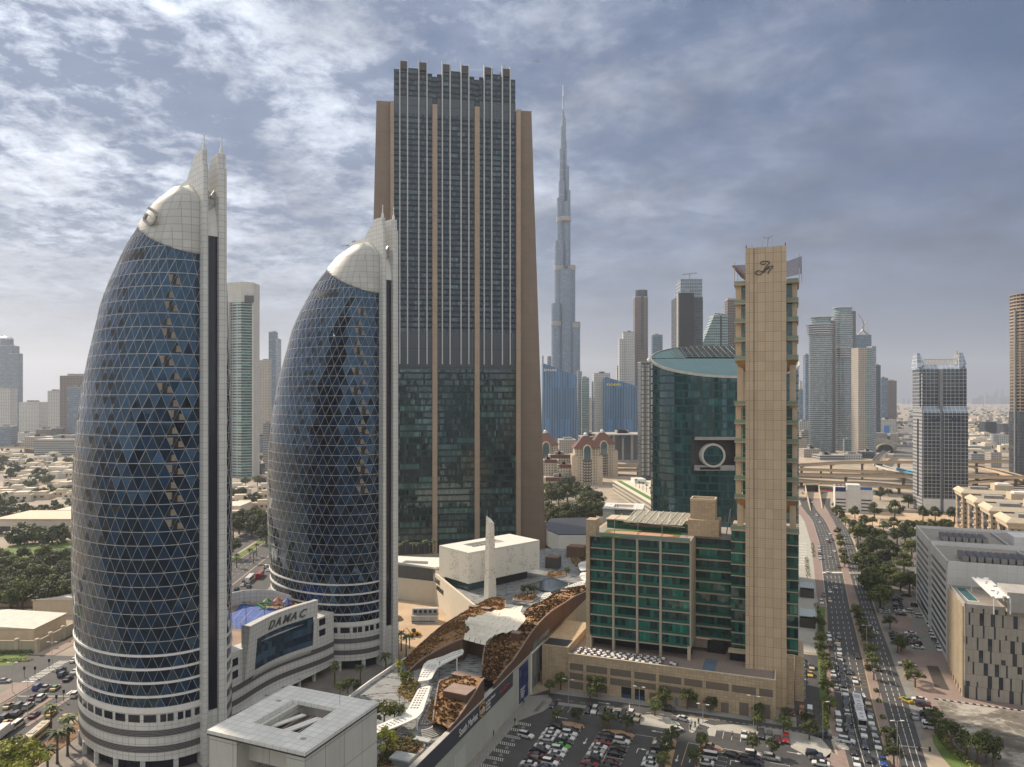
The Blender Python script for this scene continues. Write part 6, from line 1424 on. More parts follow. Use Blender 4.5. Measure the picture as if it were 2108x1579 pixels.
for k, (x, y, h_) in enumerate(((1170,1453,8.5),(1316,1470,8.5),(1447,1491,6),(1551,1502,10))): lamp(G(x, y), h_, 'thin street lamp by the podium lane, %s from the left' % nth(k+1), 'lamps along the podium lane', rot=radians(GA))
for k, (x, y, tp, lg) in enumerate(((1412,1487,(.02,.02,.02),(.02,.02,.03)),(1416,1492,(.03,.03,.04),(.3,.3,.32)),(1423,1497,(.25,.25,.25),(.03,.03,.04)),(1507,1517,(.4,.4,.42),(.02,.02,.03)),(1198,1505,(.3,.04,.04),(.02,.02,.02)),(1063,1500,(.6,.55,.05),(.02,.02,.02)),(1060,1490,(.03,.03,.05),(.02,.02,.02)),(1016,1515,(.05,.05,.06),(.03,.03,.03)),(1078,1448,(.05,.05,.06),(.03,.03,.03)),(1130,1437,(.04,.04,.05),(.02,.02,.02)))):
 person(G(x, y), RND.uniform(0, 6), ['pedestrian in black on the gate island, upper one', 'pedestrian in dark top and grey trousers on the gate island', 'pedestrian in grey on the gate island tip', 'person in pale top and black trousers walking between empty bays', 'person in red top beside the left double row', 'man in yellow vest by the disabled bays', 'person in dark blue near the disabled bays', 'person in black on the pavement below the sign band', 'person in black standing by the blue poster', 'person in dark clothes by the podium corner'][k], tp, lg, z=.14)
# bikes and small posts near the corner
for k in range(6):
 x, y = G(1103+3.2*k, 1467-3.6*k); b = thing('bicycle', 'bicycle in the rack at the corner of the market wall, %s from the near end' % nth(k+1), 'bicycle', (x, y, .14), radians(GA)+.4, 'bicycles in the corner rack')
 for s in (-.5, .5): MB().mat(MT['black_rubber']).path([(s+.33*cos(q*pi/6), 0, .34+.33*sin(q*pi/6)) for q in range(13)], .03).build('wheel', b)
 MB().mat(MT['dark_metal']).path([(-.5, 0, .34), (-.15, 0, .8), (.35, 0, .82), (.5, 0, .34), (.35, 0, .82), (.05, 0, .35), (-.5, 0, .34)], .03).build('frame', b)
for k in range(7):
 p = G(990+14.5*k, 1568-19*k); mb = MB().mat(MT['steel']); mb.tube((0, 0, 0), (0, 0, 3.2), .05); mb.tube((0, 0, 3.2), (.25, 0, 3.3), .09); tag(mb.build('light_post', loc=(*p, .14)), 'slim light post on the pavement by the market wall, %s from the near end' % nth(k+1), 'light post', 'slim posts along the market wall')
# booth columns at the gate, yellow car and stroller
for k, (x, y) in enumerate(((1421,1503),(1431,1497),(1438,1491))): p = G(x, y); r = thing('ticket_machine', 'ticket machine on the gate island, %s from the near tip' % nth(k+1), 'ticket machine', (*p, .14), radians(GA), 'ticket machines on the gate island'); boxp('body', r, MT['grey_metal'], -.25, .25, -.25, .25, 0, 1.4); boxp('screen', r, MT['car_glass'], -.18, .18, -.27, -.25, .95, 1.25); boxp('cap', r, MT['dark_metal'], -.28, .28, -.28, .28, 1.4, 1.5)
# ================================================================== dual carriageway on the right
def ribbon(L_, R2, z, mat, name, px=True):
 mb = MB().mat(mat); A = [G(*p) for p in L_] if px else L_; B = [G(*p) for p in R2] if px else R2
 for i in range(len(A)-1): mb.poly([(*A[i], z), (*B[i], z), (*B[i+1], z), (*A[i+1], z)])
 return struct(mb, name)
Ys = [1760,1660,1575,1510,1432,1346,1262,1211,1170,1119,1090,1072,1050,1038,1026]
def interp(tab, y):
 tab = sorted(tab)
 if y <= tab[0][0]: (y0, x0), (y1, x1) = tab[0], tab[1]
 elif y >= tab[-1][0]: (y0, x0), (y1, x1) = tab[-2], tab[-1]
 else:
  for (y0, x0), (y1, x1) in zip(tab, tab[1:]):
   if y0 <= y <= y1: break
 return x0+(x1-x0)*(y-y0)/(y1-y0)
LL = [(1568.6,1746),(1501.5,1727),(1432,1718),(1346,1706),(1257.8,1703),(1211,1697),(1119,1687),(1072.6,1673),(1038,1647),(1020,1641)]
LR = [(1575.6,1828),(1432,1791),(1339,1770.5),(1270,1754),(1257.8,1749.6),(1176.8,1733.4),(1109.6,1717),(1072.6,1698.7),(1049.4,1680),(1035,1672),(1003,1664)]
RL = [(1575.6,1853.8),(1466.8,1823.7),(1346,1791),(1270,1779.7),(1257.8,1759+14),(1181,1749),(1119,1735.7),(1082,1721.9),(1054,1705.6),(1026,1689.4),(1010,1683)]
RR = [(1760,1990),(1575.6,1908),(1524.6,1893),(1432,1865),(1351,1835),(1270,1805),(1211.5,1786.7),(1179,1777.4),(1137,1763.5),(1095.7,1749.6),(1072.6,1731),(1054,1712.6),(1033,1708),(1019,1712)]
def q_(tab): return [(interp(tab, y), y) for y in Ys]
ribbon(q_(LL), q_(LR), .05, MT['asphalt'], 'road'); ribbon(q_(RL), q_(RR), .05, MT['asphalt'], 'road')
ribbon(q_(LR), q_(RL), .07, MT['pavement_pink'], 'median_strip')
ribbon([(x-17, y) for x, y in q_(LL)], q_(LL), .06, MT['pavement_pink'], 'pavement')
def lane(t_, y0, y1, tabA, tabB, dash=(3, 6), w_=.16, mb=None):
 ys = [y0+(y1-y0)*k/60 for k in range(61)]; pts = [Vector(G(interp(tabA, y)*(1-t_)+interp(tabB, y)*t_, y)) for y in ys]; acc = 0; on = True; last = pts[0]
 for p in pts[1:]:
  d = p-last; L_ = d.length
  if L_ < .01: continue
  line(last, p, w_, .075, mb, dash); last = p
for t_ in (.2, .4, .6, .8): lane(t_, 1700, 1060, LL, LR)
for t_ in (.25, .5, .75): lane(t_, 1700, 1060, RL, RR)
lane(1.03, 1700, 1060, LL, LR, None, .14, LY); lane(-.0, 1250, 1060, LL, LR, None, .14)
for (t0, t1, tabA, tabB, y, mbx) in ((0, 1, LL, LR, 1180, LM), (0, 1, RL, RR, 1181, LM)):
 for k in range(22):
  x = interp(tabA, y)+(interp(tabB, y)-interp(tabA, y))*(k+.5)/22; o = Vector(G(x, y)); line(o, o+vv_*3.0, .5, .08)
 a, b = G(interp(tabA, y-4), y-4), G(interp(tabB, y-4), y-4); line(a, b, .5, .08, LY)
for y in (1386, 1392, 1399, 1406, 1413, 1442, 1449, 1457): line(G(interp(LR, y)-30, y), G(interp(LR, y)-1, y+2), .16, .08, LY)
for k in range(6): y = 1243+7*k; line(G(interp(RL, y)+14, y), G(interp(RR, y)-3, y+3), .16, .08, LY if k < 3 else LM)
for (x, y, d) in ((1757,1424,-vv_),(1778,1427,-vv_),(1807,1305,vv_),(1763,1205,vv_),(1776,1208,vv_),(1784,1232,vv_),(1800,1300,vv_)): arrow(G(x, y), d, 4)
for k in range(9): o = Vector(G(1706+2.4*k, 1516+3*k)); line(o, o+uu_*3.2, .45, .08)
kerbed([(1700,1558),(1712,1548),(1735,1560),(1748,1600),(1765,1700),(1700,1700)], 'pavement', 'pavement_pink')
# left service street
mb = MB().mat(MT['asphalt']); gpoly(mb, [(1640,1345),(1684,1350),(1690,1480),(1700,1500),(1640,1486),(1630,1420)], .07); struct(mb, 'service_road')
ribbon([(1682,1250),(1683,1350),(1688,1430),(1690,1500)], [(1699,1250),(1697,1350),(1704,1430),(1706,1500)], .12, MT['grass'], 'verge')
for y in range(1362, 1440, 4): line(G(1657, y), G(1657.3, y+1.6), .25, .085)
arrow(G(1672,1420), -vv_, 4, bend=1)
# hedges in verge and median
def hedge(pix, label, n=500, mat=('leaf_dark', 'leaf'), h_=1.4, w_=1.2, name='hedge'):
 pts = [Vector((*G(a, b), 0)) for a, b in pix]; c0 = pts[0].copy(); mb = MB()
 for k in range(n):
  i = RND.random()*(len(pts)-1.001); j = int(i); p = pts[j].lerp(pts[j+1], i-j)-c0; th = RND.uniform(0, pi); d = Vector((RND.gauss(0, 1), RND.gauss(0, 1), abs(RND.gauss(0, 1)))).normalized(); p = p+Vector((d.x*w_, d.y*w_, d.z*h_))
  u_ = d.cross(Vector((RND.random(), RND.random(), 1))).normalized()*RND.uniform(.2, .45); w2 = d.cross(u_); mb.mat(MT[RND.choice(mat)]); mb.poly([p-u_, p-w2*.7, p+u_, p+w2*.7])
 return tag(mb.build(name, loc=c0), label, 'hedge', 'hedges beside the road')
hedge([(1690,1270),(1690,1340)], 'clipped hedge on the left verge, upper stretch', 420); hedge([(1693,1345),(1695,1410)], 'clipped hedge on the left verge, middle stretch', 420); hedge([(1696,1445),(1700,1500)], 'clipped hedge on the left verge, lower stretch', 380, ('leaf', 'leaf_lime'))
hedge([(1680,1245),(1690,1280)], 'twin dark hedge below the glass canopies', 200); hedge([(1660,1150),(1664,1190)], 'hedge block beside the striped forecourt', 260)
hedge([(1672,1120),(1676,1150)], 'hedge beside the crossing kerb', 160)
for k, (x, y) in enumerate(((1803,1420),(1808,1441),(1817,1475),(1822,1502),(1829,1528))): hedge([(x, y), (x+2, y+5)], 'low square hedge on the median, %s from the top' % nth(k+1), 90, h_=.7, w_=.9)
mt_ = [(1725,1102),(1728,1118),(1731,1130),(1734,1145),(1737,1158),(1738,1168),(1764,1275),(1770,1288),(1774,1302),(1780,1318),(1786,1330),(1792,1360),(1795,1378),(1799,1400),(1829,1545),(1840,1578)]
for k, (x, y) in enumerate(mt_): tree('street' if k > 5 else 'broad', G(x, y), 'round tree on the road median, %s from the far end' % nth(k+1), 'trees on the road median', 1.25 if k > 5 else .62, z=.07)
for k, (x, y) in enumerate(((1687,1300),(1690,1332),(1697,1372),(1700,1395),(1705,1438),(1708,1470),(1691,1352))): tree('street', G(x, y), 'street tree on the left verge of the road, %s from the far end' % nth(k+1), 'trees on the left verge', 1.2)
for k, (x, y, h_) in enumerate(((1784,1346,11),(1810,1455,12),(1847,1576,12),(1735,1240,11),(1741,1170,11))): lamp(G(x, y), h_, 'tall twin-arm lamp on the road median, %s from %s' % (nth(k+1 if k < 3 else k-2), 'the camera side' if k > 2 else 'the striped building'), 'lamps on the road median', z=.07)
lamp(G(1694, 1523), 11, 'single street lamp at the corner of the car park exit', 'lamps on the road median', heads=1)
# queue of cars
def Z8(*l): return [(1620+x/4.32, 1270+y/4.32, c) for x, y, c in l]
rd = -Vector((.34, .94)); gq = 'cars on the dual carriageway'
parkline(Z8((460,188,'suv:grey'),(447,238,'sedan:cream/red'),(463,288,'sedan:white'),(465,328,'sedan:white'),(470,383,'sedan:white'),(472,433,'suv:black'),(482,493,'suv:black'),(493,548,'sedan:black'),(498,613,'suv:black'),(516,688,'sedan:white'),(522,753,'sedan:navy'),(527,813,'sedan:black'),(537,873,'sedan:white'),(548,938,'suv:black'),(543,1003,'sedan:dark grey'),(572,1073,'suv:dark grey'),(588,1208,'sedan:black'),(620,1313,'sedan:white')), rd, gq, '%s from the far end of the long left queue')
parkline(Z8((550,498,'sedan:dark grey'),(632,815,'bus:white'),(654,930,'bus:white'),(678,1053,'pickup:white'),(688,1153,'sedan:navy'),(722,1273,'sedan:black')), rd, gq, '%s from the far end of the second lane')
parkline(Z8((620,358,'sedan:black'),(605,578,'sedan:white'),(715,768,'sedan:cream/red'),(738,868,'sedan:grey'),(745,948,'suv:white'),(778,1053,'suv:silver'),(806,1158,'sedan:white'),(855,1303,'pickup:blue')), rd, gq, '%s from the far end of the lane next to the median')
parkline(Z8((372,168,'sedan:white'),(375,205,'sedan:white'),(380,255,'sedan:maroon'),(395,433,'sedan:grey'),(400,478,'sedan:silver'),(412,523,'sedan:white'),(418,568,'sedan:dark grey'),(430,633,'sedan:silver'),(455,918,'minivan:white'),(463,1003,'sedan:white')), rd, 'cars in the kerbside bays', '%s parked from the far end in the kerbside bays')
parkline(Z8((130,393,'sedan:silver'),(135,433,'sedan:white'),(130,483,'suv:white'),(130,523,'sedan:silver'),(130,578,'sedan:black'),(132,633,'sedan:silver')), rd, 'cars beside the stone tower', '%s parked in the side street beside the stone tower')
parkline(Z8((220,458,'sedan:cream/navy'),(208,523,'sedan:yellow'),(47,862,'sedan:maroon'),(133,853,'suv:orange'),(205,862,'minivan:white')), rd, 'cars in the side street', '%s in the side street by the verge hedge')
car('suv', 'dark grey', G(*Z8((325,1068,0))[0][:2]), radians(GA), '{} waiting at the zebra crossing of the car park exit', gq); car('suv', 'white', G(*Z8((530,1118,0))[0][:2]), radians(GA-6), '{} cutting across the queue from the car park exit', gq)
car('sedan', 'yellow/green', G(*Z8((1060,753,0))[0][:2]), atan2(.94, .34)+.6, '{} taxi turning off the far carriageway', gq); car('sedan', 'silver', G(*Z8((1133,898,0))[0][:2]), atan2(.94, .34), '{} parked alone on the kerb lane of the far carriageway', gq)
def Z7(*l): return [(1620+x/4.32, 980+y/4.32, c) for x, y, c in l]
parkline(Z7((140,157,'sedan:grey'),(145,218,'sedan:navy'),(223,238,'sedan:white'),(262,355,'suv:white'),(293,415,'sedan:white'),(380,518,'sedan:white'),(357,568,'sedan:white'),(405,570,'sedan:dark grey'),(421,673,'sedan:white'),(383,723,'sedan:silver'),(461,813,'sedan:dark grey'),(362,856,'sedan:white'),(435,998,'sedan:silver'),(382,1033,'sedan:white'),(332,1068,'suv:grey'),(308,1133,'suv:white'),(382,1115,'sedan:cream')), rd, gq, '%s from the far end of the open road beyond the queue')
parkline(Z7((507,562,'sedan:white'),(375,592,'sedan:maroon')), -rd, gq, '%s of the few cars heading away past the median trees')
parkline(Z7((286,628,'sedan:white'),(286,658,'sedan:white'),(290,698,'sedan:dark grey'),(295,738,'suv:white')), rd, 'cars stopped at the far lay-by', '%s from the far end in the lay-by above the crossing')
# traffic signal gantry
p = G(1852, 1583); r = thing('traffic_signal', 'traffic signal arm with two black lights over the far carriageway', 'traffic signal', (*p, 0), radians(-8)); MB().mat(MT['steel']).tube((0, 0, 0), (0, 0, 6.6), .14, .1, 6).tube((0, 0, 6.3), (8.3, 0, 6.0), .09, .06).build('mast', r)
for x in (4.9, 7.6): boxp('signal_head', r, MT['black_rubber'], x-.25, x+.25, -.2, .2, 5.2, 6.4)
# ------------------------------------------------ right bank: bays, red paving, waste ground
mb = MB().mat(MT['pavement_pink']); gpoly(mb, [(1805,1262),(1850,1262),(1945,1300),(1990,1436),(2106,1455),(2106,1470),(1925,1440),(1945,1475),(1935,1510),(1900,1525),(1893,1524),(1865,1432),(1835,1351)], .045); struct(mb, 'pavement')
mb = MB().mat(plain('bay_grey', (.20, .195, .18), .9, var=.2)); gpoly(mb, [(1810,1262),(1828,1262),(1860,1400),(1878,1400),(1895,1470),(1905,1520),(1893,1524.6),(1865,1432),(1835,1351)], .055); gpoly(mb, [(1853,1303),(1900,1297),(1940,1345),(1870,1347)], .055); gpoly(mb, [(1875,1262),(1870,1240),(1893,1240),(1915,1290),(1880,1300)], .055); struct(mb, 'parking_bay')
mb = MB().mat(MT['dark_opening']); mb.mat(plain('ramp_brown', (.06, .052, .045), .9)); gpoly(mb, [(1907,1370),(1931,1372),(1955,1422),(1925,1415)], .06); struct(mb, 'ramp')
m, t = newmat('waste_ground'); tc = t.n('ShaderNodeTexCoord'); n1 = t.noise(tc.outputs['Object'], .07, 6, .65, dist=.6); n2 = t.noise(tc.outputs['Object'], .5, 4, .6)
finish(t, t.ramp(t.m('ADD', t.m('MULTIPLY', n1, .75), t.m('MULTIPLY', n2, .25)), [(.40, (.085, .078, .068)), (.50, (.15, .135, .115)), (.58, (.36, .34, .30))]), .95)
mb = MB().mat(m); gpoly(mb, [(1925,1440),(2108,1468),(2300,1495),(2300,1760),(2050,1760),(2000,1600),(1935,1510),(1945,1475)], .05); struct(mb, 'waste_ground')
for k in range(24):
 a, b = G(1923+7.7*k, 1439+1.05*k), G(1923+7.7*(k+1), 1439+1.05*(k+1))
 mb = MB().mat(MT['white_paint'] if k % 2 else MT['black_rubber']); mb.prism([a, b, (b[0]+.1, b[1]-.4), (a[0]+.1, a[1]-.4)], 0, .3); struct(mb, 'kerb')
ribbon([(1918,1513),(1922,1530),(1940,1560),(1985,1610)], [(1938,1512),(1950,1535),(1985,1565),(2050,1610)], .09, MT['grass'], 'verge')
hedge([(1938,1512),(1946,1530),(1965,1550),(1990,1568),(2020,1590)], 'curved hedge around the waste ground corner', 520, ('leaf', 'leaf_lime'), 1.3, 1.6)
for k, (x, y, s) in enumerate(((1958,1548,1.7),(1990,1556,1.4),(2012,1570,1.5),(2030,1572,1.6),(2045,1578,1.5))): tree('street', G(x, y), 'bushy tree at the bottom right corner, %s from the left' % nth(k+1), 'trees at the waste ground corner', s)
pk = 'cars parked on the right bank'
parkline(Z8((955,160,'sedan:black'),(965,182,'suv:black'),(975,207,'sedan:black'),(985,237,'sedan:black')), (-.9, .35), pk, '%s from the top of the first kerb group right of the road, parked')
parkline(Z8((1100,158,'sedan:white'),(1115,183,'sedan:grey'),(1130,218,'sedan:silver'),(1145,248,'suv:maroon'),(1165,281,'sedan:white')), (-.9, .35), pk, '%s from the top of the inner group by the slotted building, parked')
parkline(Z8((1278,150,'sedan:white'),(1293,183,'sedan:white'),(1312,218,'sedan:black'),(1337,258,'sedan:silver'),(1352,298,'sedan:white'),(1262,83,'pickup:white')), rd, pk, '%s along the foot of the white slotted building, parked')
parkline(Z8((1050,433,'suv:white'),(1100,463,'suv:silver'),(1112,523,'sedan:white')), (-.9, .35), pk, '%s from the top of the group half hidden by trees, parked')
parkline(Z8((1180,748,'sedan:white'),(1210,795,'suv:maroon'),(1240,858,'suv:white'),(1252,890,'suv:black'),(1255,928,'sedan:black'),(1275,958,'suv:white'),(1285,995,'suv:white')), (-.9, .35), pk, '%s from the top of the lowest group beside the waste ground, parked')
parkline(Z7((985,1098,'sedan:black'),(975,1118,'suv:black'),(980,1138,'sedan:black'),(985,1163,'suv:dark grey'),(990,1188,'sedan:black'),(1005,1213,'sedan:white'),(1015,1238,'sedan:black'),(870,1203,'sedan:white'),(875,1223,'sedan:silver'),(1075,1213,'suv:white'),(1145,1163,'suv:maroon'),(1185,1258,'suv:white')), (-.9, .35), pk, '%s of the cars packed beyond the red bank trees, parked')
for k, (x, y) in enumerate(((1832,1296),(1848,1345),(1855,1340),(1868,1400),(1884,1415),(1925,1508))): tree('street', G(x, y), 'street tree on the right bank, %s from the left' % nth(k+1), 'street trees on the right bank', 1.35)
# wooded car park beyond
mb = MB().mat(plain('shaded_lot', (.13, .12, .105), .9, var=.25)); gpoly(mb, [(1755,1095),(1890,1090),(1890,1240),(1850,1262),(1806,1262),(1778,1179)], .03); struct(mb, 'wooded_car_park')
parkline(Z7((905,452,'suv:grey'),(930,478,'sedan:white'),(1085,500,'sedan:grey'),(1000,653,'sedan:white'),(1070,658,'sedan:navy'),(880,703,'sedan:white'),(1040,710,'sedan:silver'),(1035,773,'suv:white'),(1100,800,'sedan:white'),(925,800,'sedan:dark grey'),(1120,873,'suv:white'),(850,400,'sedan:white'),(1100,530,'sedan:maroon'),(985,850,'sedan:white'),(1060,1070,'sedan:black'),(870,1048,'sedan:white'),(650,790,'sedan:grey'),(690,795,'sedan:white')), (-.9, .35), 'cars under the trees of the wooded car park', '%s counted from the top among the trees of the wooded lot, parked', lod=True)
wt = [(437,280),(450,330),(470,370),(500,400),(520,430),(595,480),(690,445),(760,430),(700,520),(860,480),(950,460),(1030,500),(1090,470),(1150,470),(1210,475),(1280,480),(1340,480),(1400,480),(1440,480),(630,600),(650,560),(790,600),(740,570),(840,590),(980,600),(1050,590),(860,640),(800,690),(740,690),(700,720),(900,680),(950,760),(850,800),(750,830),(800,870),(730,900),(900,900),(960,960),(1010,1010),(1090,1040),(1120,1000),(760,980),(820,930),(780,1060),(850,1090),(1040,850),(700,780),(640,830),(1110,720),(1100,560),(720,1000),(740,1080),(830,1180),(880,940)]
wt.sort()
for k, (x, y) in enumerate(wt):
 px_, py_ = 1620+x/4.32, 980+y/4.32; big_ = 600 < x < 1120 and y > 540
 tree(RND.choice(['broad', 'dark', 'broad']), G(px_, py_+3), 'bushy tree of the wooded car park, %s from the left' % nth(k+1), 'trees of the wooded car park', RND.uniform(1.0, 1.4) if big_ else RND.uniform(.75, 1.05))
mb = MB().mat(MT['sand']); gpoly(mb, [(1724,1051),(1990,1060),(1985,1092),(1900,1088),(1760,1085),(1738,1068)], .035); struct(mb, 'sand_lot')
a, b = G(1722, 1048), G(1990, 1062); mb = MB().mat(MT['concrete']); mb.prism([a, b, (b[0], b[1]+.6), (a[0], a[1]+.6)], 0, 2.6); tag(mb.build('boundary_wall'), 'long grey boundary wall behind the sand lot', 'wall')
# forecourt to the left of the road: canopies, pavement
mb = MB().mat(MT['pavement_pale']); gpoly(mb, [(1645,1060),(1662,1062),(1690,1115),(1696,1180),(1686,1250),(1684,1345),(1640,1340),(1640,1060)], .03); struct(mb, 'forecourt')
for k, (x, y) in enumerate(((1661,1205),(1662,1262))):
 p = G(x, y, 5); r = thing('glass_canopy', 'striped pale glass canopy over the side entrance, %s one' % ('upper', 'lower')[k], 'canopy', (*p, 0), radians(GA), 'entrance canopies by the road'); boxp('roof', r, tiles('canopy_glass', (.42, .47, .46), 1.1, 1.1, .12, (.25, .27, .27), .1, .2), -3.4, 3.4, -6, 6, 5, 5.3)
 boxp('wall', r, MT['recess_grey'], -3.2, 3.2, -5.6, 5.6, 0, 4.2)
for k in range(9): y = 1118+5.5*k; line(G(1644, y), G(1660, y+1), 1.0, .05)
kerbed([(1640,1020),(1650,1038),(1640,1045)], 'pavement', 'pavement_pale')
# underpass mouth
p0 = Vector(G(1658.5, 1003)); up = thing('road_underpass', 'dark mouth of the road underpass between pale ramp walls', 'underpass', (0, 0, 0));
a, b = G(1657.5, 1012), G(1684, 1012); mb = MB().mat(MT['dark_opening']); mb.prism([a, b, (b[0], b[1]+3), (a[0], a[1]+3)], 0.1, 7.0); mb.build('tunnel', up)
mb = MB().mat(MT['cream_stone']); mb.prism([(a[0]-1, a[1]-.5), (b[0]+1, b[1]-.5), (b[0]+1, b[1]+2.5), (a[0]-1, a[1]+2.5)], 7.0, 8.2); mb.build('lintel', up)
for A_, B_ in (((1657,1012),(1668,1052)),((1685,1012),(1692,1048))):
 a, b = G(*A_), G(*B_); mb = MB().mat(MT['cream_stone']); n = len(mb.v); mb.prism([a, b, (b[0]+.7, b[1]), (a[0]+.7, a[1])], 0, lambda x, y: .6+6.5*max(0, (y-b[1])/(a[1]-b[1]))); mb.build('ramp_wall', up)
mb = MB().mat(MT['grass']); gpoly(mb, [(1686,1000),(1712,1002),(1712,1010),(1690,1018)], .09); gpoly(mb, [(1687,1006),(1688,1002),(1712,1004),(1713,1008)], .07); struct(mb, 'lawn')
m2 = plain('flower_pink', (.45, .06, .16), .9, var=.2); mb = MB().mat(m2); gpoly(mb, [(1686,1006),(1714,1007),(1714,1013),(1692,1011)], .12); struct(mb, 'flower_bed')
struct(LM, 'lane_marking'); struct(LY, 'lane_marking')
# ================================================================== helper for box towers
def bld(name, label, cat, p0, p1, yt, D, mat, dep=25, ang_=0., group=None, roof=True, z0=0, plant=True):
 """box building whose front spans picture columns p0..p1 at distance D"""
 pc = (p0+p1)/2; f = F(((pc-CX)/FP*D, D), ang_); r = f.thing(name, label, cat, group); a, b = f.at(p0), f.at(p1); z = H-(yt-HY)*D/FP
 boxp('wall', r, mat, a, b, 0, dep, z0, z)
 if roof: boxp('parapet', r, MT['concrete'], a-.15, b+.15, -.15, dep+.15, z, z+max(.6, z*.006))
 if plant:
  w_ = b-a
  for k in range(2): q = RND.uniform(.12, .6); boxp('roof_plant', r, MT['roof_grey'], a+w_*q, a+w_*(q+.25), dep*.3, dep*.7, z+.5, z+w_*.05+2.5)
 return r, f, a, b, z
# ================================================================== white slotted blocks on the right bank
RA = -21.5
tiles('white_clad', (.68, .68, .66), 3.2, 3.2, .06, (.36, .36, .37), .05, .6, streak=.08, scol=(.3, .29, .28)); plain('slot_dark', (.05, .052, .06), .4)
n0 = (165.6, 259*1.0714); f0 = (195.8, 329*1.0714)
SF = F(n0, 90-math.degrees(atan2(f0[0]-n0[0], f0[1]-n0[1]))-90)
SL = sqrt((f0[0]-n0[0])**2+(f0[1]-n0[1])**2)
def slotted(y0, y1, label, extras):
 r = SF.thing('slotted_block', label, 'office', 'white slotted office blocks'); Z = 37.0
 boxp('wall', r, MT['white_clad'], 0, 70, y0, y1, 0, Z); boxp('roof', r, MT['roof_pave'], .5, 70, y0+.5, y1-.5, Z, Z+.05)
 for q in ((0, 70, y0, y0+.35), (0, .35, y0, y1), (0, 70, y1-.35, y1)): boxp('parapet', r, MT['white_clad'], q[0]-.02, q[1], q[2]-.02, q[3]+.02, Z, Z+1.3)
 for k in range(11):
  zc_ = 33-k*3.05; s = MB().mat(MT['slot_dark']); a, b = y0+3.2, y1-2.5
  for xx in (-.03,): s.poly([(xx, b, zc_-.5), (xx, a, zc_-.5), (xx, a, zc_+.85), (xx, b, zc_+.85)])
  s.build('window_slot', r)
 for k in range(9 if extras else 7):
  x = 6+k*2.5; b = boxp('chiller', r, MT['roof_grey'], x, x+1.9, y0+5, y0+17, Z+.6, Z+2.6); boxp('fan_deck', b, MT['slot_dark'], x+.15, x+1.75, y0+5.4, y0+16.6, Z+2.6, Z+2.75)
 boxp('roof_house', r, MT['white_clad'], 32, 44, y0+5, y0+18, Z, Z+4.2); boxp('roof_pipe', r, MT['steel'], 29.5, 30.3, y0+4, y1-6, Z+.4, Z+1.1); boxp('water_tank', r, MT['white_paint'], 46, 49, y0+9, y0+13, Z, Z+2.6)
 return r, Z
s1, Z = slotted(SL*.52, SL+2, 'farther white slotted block with dark rooftop chillers and a red court behind netting', 0)
boxp('roof_court', s1, MT['track_red'], 50, 66, SL*.6, SL-3, Z+.06, Z+.12); boxp('court_green', s1, MT['lawn_roof'], 53, 63, SL*.65, SL-7, Z+.12, Z+.16)
s2, Z = slotted(-1, SL*.48, 'nearer white slotted block with chillers and a blue court, black lettering on its corner', 1)
boxp('roof_court', s2, MT['court_blue'], 52, 69, 3, 14, Z+.06, Z+.12); boxp('court_green', s2, plain('court_green', (.03, .14, .08), .8), 52, 69, 14, 24, Z+.06, Z+.12)
for s_, y0 in ((s1, SL*.6), (s2, 2)):
 mb = MB().mat(plain('net_green', (.16, .24, .20), .7))
 for k in range(12): mb.tube((50+k*1.7, y0, Z), (50+k*1.7, y0, Z+5), .07); mb.tube((50, y0+k*2, Z), (50, y0+k*2, Z+5), .07)
 for z_ in (2.5, 5): mb.tube((50, y0, Z+z_), (69, y0, Z+z_), .06); mb.tube((50, y0, Z+z_), (50, y0+23, Z+z_), .06)
 mb.build('court_fence', s_)
boxp('joint', s2, plain('joint_grey', (.20, .22, .25), .5), .8, 60, SL*.48, SL*.52, 0, 35)
o = textmesh('BURJ DAMAN', 3.0, MT['dark_metal'], 'lettering', .05, s1, bold=.05); o.location = (-.08, SF.ay(1896, 0), 4.5); o.rotation_euler = (pi/2, 0, -pi/2); o.scale = ((SF.ay(1896, 0)-SF.ay(1910, 0))/max(v.co.x for v in o.data.vertices), 1, 1)
# beige slab-panel building with pool
BC = (150.5+.6, 227*1.0714+.0); BF = F(BC, RA)
m, t = newmat('shingle_panels'); h, z, tc = face_h(t)
b = t.m('DIVIDE', z, 4.1); fb = t.m('FLOOR', b); rb = t.m('SUBTRACT', b, fb); sh_ = t.n('ShaderNodeTexWhiteNoise', {1: t.m('ADD', fb, 3.3)}, noise_dimensions='1D').outputs[0]
a = t.m('ADD', t.m('DIVIDE', h, 3.15), t.m('MULTIPLY', sh_, 1.0)); fa = t.m('FLOOR', a); ra = t.m('SUBTRACT', a, fa)
wn = t.n('ShaderNodeTexWhiteNoise', {0: t.n('ShaderNodeCombineXYZ', {0: fa, 1: fb, 2: 0.0}).outputs[0]}, noise_dimensions='2D').outputs[0]
win = t.m('LESS_THAN', ra, t.m('ADD', .16, t.m('MULTIPLY', t.m('GREATER_THAN', wn, .62), .24)))
half = t.m('GREATER_THAN', rb, .42); wn2 = t.n('ShaderNodeTexWhiteNoise', {0: t.n('ShaderNodeCombineXYZ', {0: fa, 1: fb, 2: half}).outputs[0]}, noise_dimensions='3D').outputs[0]
win = t.m('MULTIPLY', win, t.m('GREATER_THAN', wn2, .14)); edge = t.m('GREATER_THAN', t.m('FRACT', t.m('MULTIPLY', ra, 2.0)), .05)
pc = t.mix(t.noise(tc.outputs['Object'], .35, 4, .6), (.27, .24, .20), (.39, .365, .32)); pc = t.mix(t.m('MULTIPLY', t.m('SUBTRACT', 1.0, edge), .6), pc, (.12, .10, .09)); pc = t.mix(t.m('LESS_THAN', rb, .02), pc, (.14, .12, .10))
